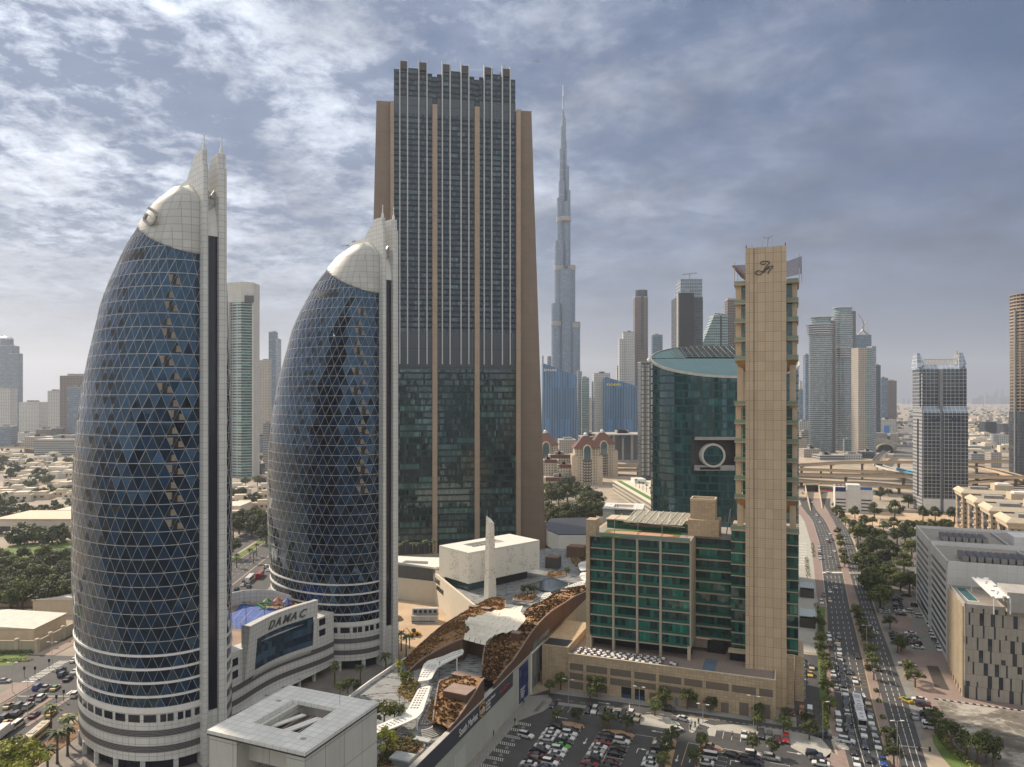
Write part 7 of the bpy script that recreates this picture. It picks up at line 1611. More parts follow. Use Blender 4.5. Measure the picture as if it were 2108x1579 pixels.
finish(t, t.mix(win, pc, t.mix(wn2, (.012, .016, .028), (.06, .065, .07))), .6)
bz = 30.4; bb = BF.thing('panel_block', 'beige block of staggered stone panels with a roof pool and slatted white sunshade', 'building')
boxp('wall', bb, m, 0, 60, 0, 27, 0, bz)
mb = MB().mat(MT['cream_stone'])
for k in range(13): mb.box(-.55, .02, 1+k*2.05, 1.9+k*2.05, 2 if k % 2 else 0, bz)
mb.build('stone_blade', bb)
boxp('roof', bb, MT['roof_pave'], .6, 60, .6, 26.5, bz, bz+.05)
for q in ((0, 60, 0, .5), (0, .5, 0, 27), (0, 60, 26.5, 27)): boxp('parapet', bb, MT['concrete'], q[0]-.02, q[1], q[2]-.02, q[3]+.02, bz, bz+1.1)
def BP(px, py): return BF.loc(G(px, py, bz))
for pix, mm, nm in ((((1968,1211),(1985,1211),(2014,1238),(1994,1237)), plain('pool_teal', (.01, .12, .13), .05, ior=1.5), 'pool'), (((1995,1246),(2010,1247),(2024,1253),(2006,1252)), plain('pool_teal', (.01, .12, .13), .05), 'small_pool')):
 pp = [BP(*q) for q in pix]; cx1 = sum(p[0] for p in pp)/4; cy1 = sum(p[1] for p in pp)/4
 MB().mat(MT['white_paint']).poly([(cx1+(p[0]-cx1)*1.14, cy1+(p[1]-cy1)*1.08, bz+.12) for p in pp]).build('pool_edge', bb); MB().mat(mm).poly([(*p, bz+.16) for p in pp]).build(nm, bb)
pts = [BF.loc(G(a_, b_, bz+5)) for a_, b_ in ((2000,1190),(2034,1191),(2080,1233),(2046,1233))]
mb = MB().mat(MT['white_paint'])
A, B, C_, D_ = [Vector((*p, bz+5)) for p in pts]; R_ = random.Random(4)
for i in range(14):
 for j in range(7):
  if R_.random() < .16: continue
  q = lambda u_, v_: (A.lerp(B, v_)).lerp(D_.lerp(C_, v_), u_)
  mb.poly([q(i/14, j/7), q(i/14, (j+1)/7), q((i+1)/14, (j+1)/7), q((i+1)/14, j/7)])
o = mb.build('sunshade', bb); o.modifiers.new('t', 'SOLIDIFY').thickness = .4
for p in pts: MB().mat(MT['white_paint']).tube((*p, bz), (*p, bz+5), .22).build('sunshade_post', bb)
x, y = BF.loc(G(2075, 1262, bz)); boxp('stair_house', bb, MT['concrete'], x, x+24, y+1, y+14, bz, bz+6.5); boxp('stair_house', bb, MT['concrete'], x+8, x+20, y+6, y+13, bz+6.5, bz+10.5)
for k in range(5): boxp('roof_unit', bb, MT['white_paint'], x+1+k*4, x+3.2+k*4, y+15.5, y+17.5, bz, bz+2)
# four terraced stone blocks with arched cornices
for k, (px_, D_) in enumerate(((1982, 516*1.0714), (2009, 469*1.0714), (2040, 434*1.0714), (2077, 393*1.0714))):
 f = F(((px_-CX)/FP*D_, D_), RA); Z = 31; r = f.thing('stone_block', 'stone block with heavy cornice and arched gable, %s of the row of four' % ('farthest', 'second farthest', 'second nearest', 'nearest')[k], 'office', 'row of four cornice topped stone blocks')
 facade('block_wall', (.36, .28, .20), (.025, .03, .04), 3.4, 3.6, .34, .42, bright=.1, gl2=(.1, .12, .15)); facade('block_dark', (.03, .03, .04), (.02, .025, .04), 1.5, 3.6, .95, .8, bright=.2)
 boxp('wall', r, MT['block_wall'], 0, 55, 0, 27, 0, Z-6); boxp('glazed_bay', r, MT['block_dark'], -.1, .3, 7, 20, 0, Z-8); boxp('glazed_bay', r, MT['block_dark'], 9, 40, -.1, .3, 0, Z-8)
 boxp('upper_wall', r, MT['cream_stone'], -.6, 55, -.6, 27.6, Z-6, Z-3.6)
 mb = MB().mat(MT['cream_stone']); mb.prism([(-1.6, -1.6), (56, -1.6), (56, 28.6), (-1.6, 28.6)], Z-3.6, Z-2.6); mb.build('cornice', r)
 mb = MB().mat(MT['cream_stone']); n = len(mb.v); mb.v += [(-1.6, -1.6, Z-2.6), (56, -1.6, Z-2.6), (56, 28.6, Z-2.6), (-1.6, 28.6, Z-2.6), (1.4, 1.4, Z), (53, 1.4, Z), (53, 25.6, Z), (1.4, 25.6, Z)]
 for q in ((0, 1, 5, 4), (1, 2, 6, 5), (2, 3, 7, 6), (3, 0, 4, 7)): mb.face([n+i for i in q])
 mb.build('mansard', r); boxp('roof', r, MT['roof_pave'], 1.4, 53, 1.4, 25.6, Z-1, Z-.9)
 mb = MB().mat(MT['block_dark'])
 mb.poly([(-.7, 13.5+6.5*cos(pi+q*pi/8), Z-6+3.0*sin(pi+q*pi/8)) for q in range(9)]); mb.build('arch', r)
 MB().mat(MT['cream_stone']).box(22, 34, 6, 20, Z-1, Z+3.5).build('lift_house', r); MB().mat(MT['roof_grey']).box(6, 18, 6, 14, Z-1, Z+1.5).build('roof_unit', r); MB().mat(MT['white_paint']).box(24, 32, 8, 16, Z+3.5, Z+4.6).build('roof_dome', r)
 for q in range(5): boxp('balcony', r, MT['cream_stone'], -.9, 0, 2, 6, 3+q*4.4, 3.8+q*4.4); boxp('balcony', r, MT['cream_stone'], 2, 7, -.9, 0, 3+q*4.4, 3.8+q*4.4)
# ================================================================== twin-peaked grid tower
D = 598*1.0714; TF = F(((1893-CX)/FP*D, D), -14)
facade('grid_glass', (.40, .41, .43), (.030, .032, .040), 3.25, 3.15, .90, .88, rough=.1, bright=.10, gl2=(.16, .18, .2), lit=.08, tilt=.015, ior=1.8)
facade('grid_sky', (.50, .52, .55), (.20, .24, .30), 3.25, 3.2, .88, .88, rough=.15, bright=.15, ior=1.8)
tt = TF.thing('grid_tower', 'grey grid glass tower with two peaked horns and a gold ribbed roof cradle', 'tower')
def tz(py, c=0): return H-(py-HY)*(D)/FP
xa, xm0, xm1, xb = TF.at(1900)+4.2, TF.at(1936), TF.at(1943), TF.at(1993)
z1, z2, z3, z4, zt = tz(850), tz(836), tz(760), tz(750), tz(726)
def half(nm, x0, x1, xu0, xu1):
 mb = MB().mat(MT['grid_glass']); mb.box(x0, x1, 0, 30, 12, z1); mb.mat(MT['white_clad']).box(x0, x1, 0, 30, 0, 12); mb.build('lower_shaft', tt)
 mb = MB().mat(MT['grid_sky']); mb.poly([(x0, 0, z1), (x1, 0, z1), (xu1, 4.5, z2), (xu0, 4.5, z2)]); mb.poly([(x1, 0, z1), (x1, 30, z1), (xu1, 26, z2), (xu1, 4.5, z2)]); mb.poly([(x0, 30, z1), (x0, 0, z1), (xu0, 4.5, z2), (xu0, 26, z2)]); mb.build('sloped_glazing', tt)
 mb = MB().mat(MT['grid_glass']); mb.box(xu0, xu1, 4.5, 26, z2, z3); mb.build('upper_shaft', tt)
 mb = MB().mat(MT['grid_sky']); mb.poly([(xu0, 4.5, z3), (xu1, 4.5, z3), (xu1, 9, z4), (xu0, 9, z4)]); mb.build('sloped_glazing', tt)
xu0, xu1 = TF.at(1893, 4.5), TF.at(1990, 4.5)
half('l', xa-4.2, xm0, xu0, xm0); half('r', xm1, xb, xm1, xu1)
boxp('central_groove', tt, MT['joint_grey'], xm0, xm1, 2, 28, 0, z3)
for s, (p, q, r0, r1) in enumerate(((1888, 1903, 1890, 1896), (1974, 1990, 1978, 1985))):
 mb = MB().mat(MT['grid_sky']); a, b, c, d = TF.at(p, 5), TF.at(q, 5), TF.at(r0, 5), TF.at(r1, 5)
 mb.poly([(a, 5, z3), (b, 5, z4), (d, 9, zt), (c, 9, zt)]); mb.poly([(b, 25, z4), (a, 25, z3), (c, 20, zt), (d, 20, zt)]); mb.poly([(a, 25, z3), (a, 5, z3), (c, 9, zt), (c, 20, zt)]); mb.poly([(b, 5, z4), (b, 25, z4), (d, 20, zt), (d, 9, zt)]); mb.poly([(c, 9, zt), (d, 9, zt), (d, 20, zt), (c, 20, zt)]); mb.build('roof_horn', tt)
mb = MB().mat(plain('gold_strut', (.50, .36, .10), .5)); a, b = TF.at(1904, 8), TF.at(1975, 8)
for k in range(24): x = a+(b-a)*k/23; mb.tube((x, 9, z4-1), (x+(.6 if k > 15 else 0), 12, tz(739)), .22)
mb.tube((a, 12, tz(739)), (b, 12, tz(739)), .4); mb.tube((b-5, 9, z4), (b-.5, 12, tz(722)), .3); mb.tube((b, 9, z4), (b-.5, 12, tz(722)), .3); mb.build('roof_cradle', tt)
tiles('stripe_wall', (.34, .35, .37), 40, 3.2, 1.3, (.10, .11, .13), .05, .5); mb = MB().mat(MT['stripe_wall']); mb.box(xa-4.6, xa-4.15, .3, 29, 0, tz(770)); mb.build('side_wing', tt); boxp('side_fin', tt, MT['navy_glass'], TF.at(1888, 2), TF.at(1890.5, 2), 1, 2, 14, tz(862))
def sg(txt, px0, px1, py, hgt, par, f, c, mat):
 o = textmesh(txt, hgt, mat, 'lettering', .1, par, bold=.03); x0, x1 = f.at(px0, c), f.at(px1, c); o.location = (x0, c-.25, f.z(px0, py, c)); o.rotation_euler = (pi/2, 0, 0); o.scale = ((x1-x0)/max(v.co.x for v in o.data.vertices), 1, 1); return o
sg('Dusit', 1912, 1936, 866, 3.6, tt, TF, 0, plain('letter_blue', (.02, .03, .10), .4)); sg('Thani', 1951, 1980, 866, 3.6, tt, TF, 0, MT['letter_blue'])
# white municipal style block with solar roof and blue screens
D = 150000/(1053-820); WFm = F(((1715-CX)/FP*D, D), -20); wb_ = WFm.thing('white_block', 'small white block with solar panels, dish aerials and blue roof screens beside the underpass', 'building')
xs = [WFm.at(p) for p in (1719, 1741, 1771, 1797)]; Z = WFm.z(1760, 1008)
boxp('wall', wb_, MT['white_clad'], xs[0], xs[3], 0, 22, 0, Z); boxp('stair_tower', wb_, MT['white_clad'], xs[1]+1, xs[2], -.6, 14, 0, Z+4)
for k in range(4):
 boxp('window_slot', wb_, MT['slot_dark'], xs[0]+.8, xs[1], -.05, .2, 1.5+k*3, 2.7+k*3); boxp('window_slot', wb_, MT['slot_dark'], xs[2]+.8, xs[3]-1, -.05, .2, 1.5+k*3, 2.7+k*3)
boxp('blue_screen', wb_, plain('screen_blue', (.02, .13, .42), .6), xs[2], xs[3]-.6, .1, .4, Z-2.5, Z+2.4); boxp('mural', wb_, MT['poster_blue'], xs[0]+.2, xs[1], -.1, .1, Z-2.2, Z+1.8)
for k in range(3): boxp('solar_array', wb_, plain('solar', (.10, .07, .06), .3), xs[0]+1+k*3.1, xs[0]+3.8+k*3.1, 4, 14, Z+2, Z+2.2)
for k in range(4): MB().mat(MT['white_paint']).ball((xs[0]+1+k*3.5, 18, Z+1.5), 1.0, .7).build('dish_aerial', wb_)
for k, (x, y, s) in enumerate(sorted(((1722,1062,1.0),(1760,1068,1.0),(1800,1068,1.4),(1842,1070,1.5),(1900,1072,1.2),(1925,1072,1.2),(1965,1076,1.3),(1783,1053,.6),(1870,1046,1.3),(1885,1040,1.2),(1812,1030,1.2),(1830,1022,.9)))): tree('dark', G(x, y), 'dark clipped tree by the boundary wall, %s from the left' % nth(k+1), 'dark trees along the boundary wall', s)
# ================================================================== elevated roads and railway
plain('bridge_tan', (.50, .37, .24), .8, var=.12, scale=.05); plain('bridge_dark', (.20, .15, .10), .9)
def deck(name, label, cat, pts, w_, th=1.6, mat='bridge_tan', piers=True, psp=38, road=True, group='elevated road decks', seg=18, par=1.1):
 """pts: (px, py, z) along the centre line"""
 P_ = [Vector(G3(*p)) for p in pts]; P_ = [Vector(q) for q in curve([tuple(p) for p in P_], max(2, seg//len(P_)))] if len(P_) > 2 else P_
 c0 = Vector((P_[0].x, P_[0].y, 0)); r = thing(name, label, cat, tuple(c0), 0, group); P_ = [p-c0 for p in P_]; mb = MB().mat(MT[mat]); rd_ = MB().mat(MT['asphalt']); S_ = []
 for i, p in enumerate(P_):
  d = (P_[min(i+1, len(P_)-1)]-P_[max(0, i-1)]); d.z = 0; d.normalize(); S_.append(Vector((-d.y, d.x, 0)))
 for i in range(len(P_)-1):
  a, b, n0_, n1_ = P_[i], P_[i+1], S_[i]*w_/2, S_[i+1]*w_/2; dz = Vector((0, 0, th)); dp = Vector((0, 0, par))
  for s in (-1, 1):
   mb.poly([a+n0_*s-dz, b+n1_*s-dz, b+n1_*s+dp, a+n0_*s+dp][::s]); mb.poly([a+n0_*s*.965, b+n1_*s*.965, b+n1_*s*.965+dp, a+n0_*s*.965+dp][::-s]); mb.poly([a+n0_*s+dp, b+n1_*s+dp, b+n1_*s*.965+dp, a+n0_*s*.965+dp][::s])
  mb.poly([a-n0_-dz, a+n0_-dz, b+n1_-dz, b-n1_-dz]); rd_.poly([a-n0_*.96, b-n1_*.96, b+n1_*.96, a+n0_*.96])
 mb.build('deck', r); rd_.build('road_surface' if road else 'track_bed', r)
 if piers:
  acc = psp*.5
  for i in range(len(P_)-1):
   L_ = (P_[i+1]-P_[i]).length; acc += L_
   if acc >= psp:
    acc = 0; p = P_[i]; mb = MB().mat(MT[mat if mat != 'bridge_tan' else 'bridge_dark']); mb.cyl(p.x, p.y, 0, p.z-th, w_*.09+.3, seg=8); mb.tube((p.x-S_[i].x*w_*.35, p.y-S_[i].y*w_*.35, p.z-th-.5), (p.x+S_[i].x*w_*.35, p.y+S_[i].y*w_*.35, p.z-th-.5), .9); mb.build('pier', r)
 return r
deck('flyover', 'nearest tan flyover passing behind the small white block', 'flyover', [(1560,981,7),(1700,993,7.5),(1790,995,8),(1885,1004,8),(2010,1012,8),(2200,1025,8)], 13)
deck('flyover', 'wide tan flyover, second from the camera below the railway', 'flyover', [(1500,974,10),(1680,977,10),(1860,980,10),(2010,981,10),(2250,985,10)], 15)
deck('flyover', 'tan flyover, third from the camera, just behind the wide one', 'flyover', [(1500,962,10),(1690,967,10),(1800,971,10),(1900,972,9)], 12)
deck('flyover', 'farthest tan flyover at the foot of the twin curved towers', 'flyover', [(1500,962,13),(1650,957,14),(1740,952,14.5),(1850,951,15),(1960,951,15),(2100,948,15)], 14)
deck('flyover', 'sunlit tan slip road curving in from the right edge', 'flyover', [(1990,958,9),(2040,966,8),(2110,985,7),(2250,1030,6)], 12)
deck('flyover', 'tan slip road at the right edge above the stone blocks', 'flyover', [(1985,993,5),(2060,987,6),(2150,978,8)], 10)
deck('flyover', 'tan flyover with cars seen between the red domed towers and the dark narrow tower', 'flyover', [(1230,955,12),(1275,958,12),(1330,959,12),(1420,960,12)], 16)
deck('flyover', 'lower tan road deck seen behind the red domed towers', 'flyover', [(1230,967,7),(1275,967,7),(1330,968,7),(1420,970,7)], 14)
deck('flyover', 'distant tan viaduct at the far left of the skyline', 'flyover', [(-80,922,9),(30,921,9),(80,923,9),(165,926,9)], 14)
deck('flyover', 'pale flyover glimpsed between the white tower and the farther bullet tower', 'flyover', [(490,932,10),(530,934,10),(575,936,10)], 14)
plain('rail_white', (.52, .50, .46), .7)
deck('railway_viaduct', 'pale railway viaduct curving from the arched station, with a blue train on it', 'viaduct', [(1826,928,11),(1815,936,11),(1806,944,11),(1803,951,11.5),(1812,959,11.5),(1838,966,12),(1870,971,12.5),(1900,977,12.5),(1960,990,12.5)], 9.5, 1.8, 'rail_white', psp=30, road=False, group=None)
deck('railway_viaduct', 'distant railway viaduct beyond the arched station', 'viaduct', [(1822,911,11),(1808,903,11),(1806,897,11),(1825,889,11),(1843,878,11),(1850,872,11)], 9.5, 1.8, 'rail_white', psp=50, road=False, group=None)
p0, p1 = Vector(G3(1847, 966.5, 14)), Vector(G3(1897, 975.5, 14.6)); d = p1-p0; tr = thing('metro_train', 'pale blue and white metro train on the railway viaduct', 'train', tuple(p0), atan2(d.y, d.x)); L_ = d.length/4
for k in range(4): boxp('carriage', tr, plain('train_blue', (.12, .42, .62), .35), k*L_+.3, (k+1)*L_-.3, -1.4, 1.4, -1.4, 2.2); boxp('window_band', tr, MT['navy_glass'], k*L_+1, (k+1)*L_-1, -1.44, 1.44, .2, 1.5)
for k, (x, y, w_, lb) in enumerate(((1822, 932, 15.0, 'nearer'), (1851, 875, 13., 'farther'))):
 gx_, gy_ = G(x, y); r = thing('metro_station', '%s arched shell metro station on the railway line' % lb, 'station', (gx_, gy_, 0), -.35, 'arched metro stations'); mb = MB().mat(plain('shell_gold', (.33, .29, .21), .45, .2)); n = 16
 sc2 = w_*1.55
 for i in range(n):
  for j in range(8):
   def q(i_, j_): th = pi*i_/n; s_ = sin(pi*(.12+.76*j_/8))**.6; return (sc2*s_*cos(th), j_*11-5, 5+sc2*.80*s_*sin(th))
   mb.poly([q(i, j), q(i+1, j), q(i+1, j+1), q(i, j+1)])
 o = mb.build('shell_roof', r, smooth=True); o.modifiers.new('t', 'SOLIDIFY').thickness = .8; boxp('concourse', r, MT['slot_dark'], -sc2*.6, sc2*.6, 4, 70, 0, 13); boxp('footbridge', r, MT['grey_metal'], sc2*.5, sc2*.5+160, 20, 26, 9, 14)
x, y = G(1825, 905); r = thing('billboard', 'tall blue advertising screen beside the distant viaduct', 'billboard', (x, y, 0)); boxp('mast', r, MT['dark_metal'], -1, 1, -1, 1, 0, 12); boxp('screen', r, plain('screen_ad', (.05, .22, .55), .4), -7, 7, -1.2, 1.2, 12, 34)
# ================================================================== skyline
for nm, wl, gl, bay, fl, wx_, wz_, g2 in (('f_grey', (.30,.31,.32), (.06,.08,.11), 3.0, 3.6, .6, .55, None), ('f_beige', (.38,.34,.29), (.06,.07,.09), 3.6, 3.5, .45, .5, None), ('f_blue', (.16,.21,.27), (.05,.09,.14), 2.4, 3.8, .9, .75, (.2,.28,.36)), ('f_dark', (.05,.055,.065), (.03,.035,.045), 2.4, 3.8, .9, .7, None), ('f_white', (.48,.48,.46), (.07,.09,.11), 4.0, 3.4, .5, .5, None), ('f_teal', (.30,.36,.36), (.04,.10,.11), 2.6, 3.5, .8, .62, (.16,.30,.30)), ('f_band', (.36,.36,.34), (.05,.06,.075), 40, 3.7, 1.0, .5, None), ('f_brown', (.18,.14,.12), (.03,.03,.035), 3.0, 3.4, .6, .6, None), ('f_silver', (.33,.36,.40), (.10,.14,.19), 2.2, 4.2, .8, .8, (.3,.36,.42)), ('f_con', (.30,.24,.19), (.03,.03,.035), 4.5, 3.8, .8, .72, None)):
 facade(nm, wl, gl, bay, fl, wx_, wz_, bright=.2, gl2=g2, rough=.2, tilt=.02, ior=1.7)
def far(label, p0, p1, yt, D, m_, dep=None, cat='tower', name='distant_tower', ang_=0., group='towers on the far skyline', **k): return bld(name, label, cat, p0, p1, yt, D, MT[m_], dep or max(14, (p1-p0)/FP*D*.8), ang_, group, **k)
# the very tall stepped spire
D = 1700.; sx = lambda px: (px-1161.)/FP*D; zz = lambda py: H-(py-HY)*D/FP
sp = thing('spire_tower', 'immensely tall stepped silver spire rising behind the tan skyscraper', 'skyscraper', ((1161-CX)/FP*D, D, 0))
facade('spire_glass', (.20, .25, .32), (.09, .14, .21), 1.8, 4.0, .55, .9, coords='obj', rough=.25, bright=.15, ior=1.6, tilt=.02)
def tier(xl, xr, yt, yo=0., mat_='spire_glass', yb=930):
 x0, x1 = sx(xl), sx(xr); r_ = (x1-x0)/2; MB().mat(MT[mat_]).cyl((x0+x1)/2, yo, max(0, zz(yb)), zz(yt), r_, seg=20).build('tier', sp); return r_
Z5 = lambda x, y: (1080+x/2.193, 100+y/2.193)
for (xl, xr, y, yo) in ((172,177,215,0),(170,179,275,0),(168,182,300,4),(175,186,315,-2),(163,178,350,3),(176,190,420,0),(156,176,458,-6),(180,200,533,-4),(151,180,608,-12),(184,206,645,-6),(143,168,685,-18),(131,173,880,-26),(188,225,988,-22),(170,200,700,-14),(116,158,1162,-40),(205,244,1242,-36),(103,140,1392,-20),(150,215,1010,-30)):
 a, b = Z5(xl, y)[0], Z5(xr, y)[0]; tier(a, b, Z5(0, y)[1], yo)
mb = MB().mat(MT['steel']); mb.tube((sx(1159), 0, zz(226)), (sx(1159), 0, zz(200)), 1.6, 1.0, 8); mb.tube((sx(1159), 0, zz(200)), (sx(1159), 0, zz(175)), .9, .5, 6); mb.build('spire', sp)
for xl, xr, y, yo in ((115,159,1250,-40),(204,245,1256,-36),(130,174,1000,-26),(187,226,1000,-22),(142,169,780,-18),(151,208,778,-14)):
 a, b = Z5(xl, y)[0], Z5(xr, y)[0]; x0, x1 = sx(a), sx(b); MB().mat(plain('spire_band', (.30, .30, .29), .5)).cyl((x0+x1)/2, yo, zz(Z5(0, y)[1])-5, zz(Z5(0, y)[1])+5, (x1-x0)/2+.4, seg=20).build('plant_band', sp)
# two blue waisted office slabs with signs
def bluebox(px0, px1, y0, y1, yb, D, label, txt, tp, tmat):
 pc = (px0+px1)/2; f = F(((pc-CX)/FP*D, D), 0); r = f.thing('blue_office', label, 'office', 'twin blue sloped-top offices'); a, b = f.at(px0), f.at(px1); za, zb = H-(y0-HY)*D/FP, H-(y1-HY)*D/FP; n = 24; mb = MB().mat(facade('blue_stripes', (.10, .20, .32), (.004, .035, .095), 3.1, 60, .62, 1.0, rough=.12, bright=.4, gl2=(.03, .14, .34), ior=1.7, tilt=.03)) if 'blue_stripes' not in MATS else MB().mat(MATS['blue_stripes'])
 W_ = b-a
 for i in range(n):
  q0, q1 = i/n, (i+1)/n; bow = lambda q, z: -6*sin(pi*q)+3*((z/za)-.5)
  for j in range(6):
   zt0, zt1 = za+(zb-za)*q0, za+(zb-za)*q1; w0 = 1; xx = lambda q, s: a+W_*q+(q-.5)*(-W_*.045*(s-.3)**2*4)+.0
   mb.poly([(xx(q0, j/6), bow(q0, zt0*j/6), zt0*j/6), (xx(q1, j/6), bow(q1, zt1*j/6), zt1*j/6), (xx(q1, (j+1)/6), bow(q1, zt1*(j+1)/6), zt1*(j+1)/6), (xx(q0, (j+1)/6), bow(q0, zt0*(j+1)/6), zt0*(j+1)/6)])
 mb.build('striped_front', r)
 mb = MB().mat(MATS['blue_stripes']); z_ = lambda x, y: za+(zb-za)*(x-a)/W_-1; mb.prism([(a+1, 1.5), (b-1, 1.5), (b, 34), (a, 34)], 0, z_); mb.build('body', r)
 o = textmesh(txt, tp[3], tmat, 'lettering', .3, r, bold=.05); x0 = f.at(tp[0]); x1 = f.at(tp[1]); o.location = (x0, -6.5, H-(tp[2]-HY)*D/FP); o.rotation_euler = (pi/2, 0, 0); o.scale = ((x1-x0)/max(v.co.x for v in o.data.vertices), 1, 1)
bluebox(1116, 1189, 748, 773, 900, 1400, 'blue striped sloped-top office with white EMAAR letters, left one of the pair', 'EMAAR', (1119, 1146, 764.5, 6.4), MT['white_paint'])
bluebox(1243, 1319, 776, 796, 885, 1400, 'blue striped sloped-top office with yellow noon letters, right one of the pair', 'noon', (1248, 1276, 794, 8.5), plain('sign_yellow', (.70, .62, .02), .5))
facade('adcb', (.36, .36, .35), (.03, .035, .045), 14, 46, .78, .9, bright=.1); r, f, a, b, z = bld('bank_office', 'wide pale-framed dark glass office with flat overhanging roof and a blue globe sign', 'office', 1256, 1345, 895, 1150, MT['adcb'], 60); boxp('eave', r, MT['concrete'], a-22, b, -14, 60, z, z+1.4); MB().mat(plain('globe', (.03, .14, .40), .4)).ball((f.at(1283), -1, z-3), 3, seg=10).build('globe_sign', r); sg('ADCB', 1268, 1279, 900, 3.6, r, f, -.5, MT['letter_blue'])
for k in range(5): x = a+(b-a)*(.06+.22*k); boxp('frame', r, MT['concrete'], x, x+2.4, -.8, 0, 0, z)
bld('bank_office', 'lower glass office wing with flat roof left of the bank', 'office', 1196, 1256, 900, 1180, MT['adcb'], 50)
bld('office', 'small beige punched-window office behind the domed towers', 'office', 1151, 1186, 906, 1250, MT['f_beige'], 40)
# dark grid narrow tower
tiles('grid_panel', (.42, .42, .38), 3.3, 5.2, 1.0, (.03, .03, .03), .1, .6); r, f, a, b, z = bld('narrow_tower', 'narrow dark tower with pale panel grid just left of the oval teal tower', 'tower', 1319.5, 1342, 746, 833, MT['f_dark'], 22, plant=False)
boxp('panel_grid', r, MT['grid_panel'], a+.2, a+4.2, -.3, 0, 12, z-3); boxp('panel_grid', r, MT['grid_panel'], a+5.6, a+9.6, -.3, 0, 12, z-3); MB().mat(MT['white_paint']).ball((b-3, 3, z+3), 2.2).build('dish_aerial', r)
# towers left of the oval tower
for a in (('slim rounded-top brown grey tower, tallest behind the bank office', 1307, 1334, 612, 1500, 'f_brown'), ('pale stepped tower left of the slim rounded-top tower', 1283, 1307, 684, 1480, 'f_white'), ('lower pale shoulder of the stepped tower', 1275, 1284, 700, 1475, 'f_white'), ('small tapering blue tower right of the slim rounded-top tower', 1343, 1364, 690, 1600, 'f_blue'), ('white capped tower left of the yellow lettered office', 1223, 1256, 769, 1420, 'f_white'), ('thin teal tower against the white capped tower', 1219, 1224, 787, 1430, 'f_teal'), ('grey green tower between the two blue offices, tallest there', 1189, 1198, 765, 1500, 'f_grey'), ('pale green tower between the two blue offices', 1198, 1213, 778, 1480, 'f_teal'), ('tiny distant tower in the gap between the two blue offices', 1213, 1218, 820, 2200, 'f_beige'), ('grey tower top peeking left of the spire', 1116, 1119, 734, 1500, 'f_grey'), ('low grey shoulder beside the spire foot', 1127, 1133, 735, 1480, 'f_grey')): far(*a)
o = far('thin pale block left of the pale stepped tower', 1270, 1276, 755, 1500, 'f_white')
r = thing('distant_tower', 'rounded crown drum of the slim brown grey tower', 'tower', ((1320.5-CX)/FP*1512, 1512, 0)); MB().mat(MT['f_dark']).cyl(0, 0, 200, 100+222*1512/FP, 12.6, seg=16).build('drum', r)
# cluster behind the stone tower
r, f, a, b, z = far('dark angular tower with crane behind the oval tower', 1393, 1447, 612, 900, 'f_dark', 30, roof=False, plant=False)
mb = MB().mat(MT['f_silver']); mb.v = []; mb.prism([(a+5, 1), (b-.5, 1), (b, 28), (a+5, 28)], z, H-(574-HY)*900/FP); mb.build('crown', r); boxp('front_shaft', r, plain('shaft_navy', (.025, .03, .04), .3), a+1.5, a+20, -6, 0, 0, H-(604-HY)*900/FP); boxp('front_edge', r, MT['concrete'], a, a+1.5, -6, 0, 0, H-(604-HY)*900/FP)
mb = MB().mat(MT['grey_metal']); mb.tube((b-15, 6, z+20), (b-15, 6, z+31), .8); mb.tube((b-24, 6, z+29), (b-6, 6, z+31), .7); mb.build('roof_crane', r)
r, f, a, b, z = far('teal glass wedge tower between the dark tower and the stone tower', 1470, 1499, 650, 950, 'f_teal', 24, plant=False); mb = MB().mat(MT['f_teal']); q = f.at(1440); mb.prism([(a, 0), (a, 20), (q, 20), (q, 0)], 0, lambda x, y: max(90, z-(a-x)*2.4)); mb.build('sloping_wing', r); mb = MB().mat(MT['dark_metal']); mb.tube((a+3, 8, z+4), (a+16, 8, z+2.5), .6); mb.tube((a+9, 8, z), (a+9, 8, z+4), .6); mb.build('roof_crane', r); boxp('dark_groove', r, MT['slot_dark'], a+7.8, a+10, -.2, 0, 0, z)
far('plain dark brown slab touching the left side of the stone tower', 1498, 1516, 617, 1000, 'f_brown')
# pair of curved hotel towers and neighbours right of the stone tower
def curved(p0, p1, yt, D, label, hood):
 pc = (p0+p1)/2; x = (pc-CX)/FP*D; r = thing('curved_tower', label, 'tower', (x, D, 0), 0, 'pair of curved silver towers'); R_ = (p1-p0)/2/FP*D; z = H-(yt-HY)*D/FP; n = 32; mb = MB().mat(facade('curved_glass', (.36, .38, .39), (.05, .085, .10), 2.2, 3.6, 1.0, .60, coords='uv', rough=.1, bright=.3, gl2=(.22, .28, .30), ior=1.9, mull=.2) if 'curved_glass' not in MATS else MATS['curved_glass'])
 for i in range(n):
  a0, a1 = 2*pi*i/n, 2*pi*(i+1)/n; mb.poly([(R_*cos(a0), R_*sin(a0)*.8, 0), (R_*cos(a1), R_*sin(a1)*.8, 0), (R_*cos(a1), R_*sin(a1)*.8, z), (R_*cos(a0), R_*sin(a0)*.8, z)], uv=[(R_*a0, 0), (R_*a1, 0), (R_*a1, z), (R_*a0, z)])
 mb.build('shaft', r); MB().mat(MT['f_teal']).cyl(0, 0, z, z+12, R_*.8, seg=24).build('crown_drum', r); MB().mat(MT['steel']).cyl(0, 0, z+12, z+13.4, R_*.92, seg=24).build('crown_rim', r)
 for k in range(5): z_ = z-hood-k*4; MB().mat(MT['steel']).cyl(-R_*.1, -R_*.05, z_, z_+1.3, R_*(1.16-.025*k), seg=24).build('terrace_ring', r)
 boxp('service_fin', r, plain('fin_dark', (.12, .115, .115), .5), R_*.62, R_*1.04, -R_*.5, R_*.5, 0, z+6)
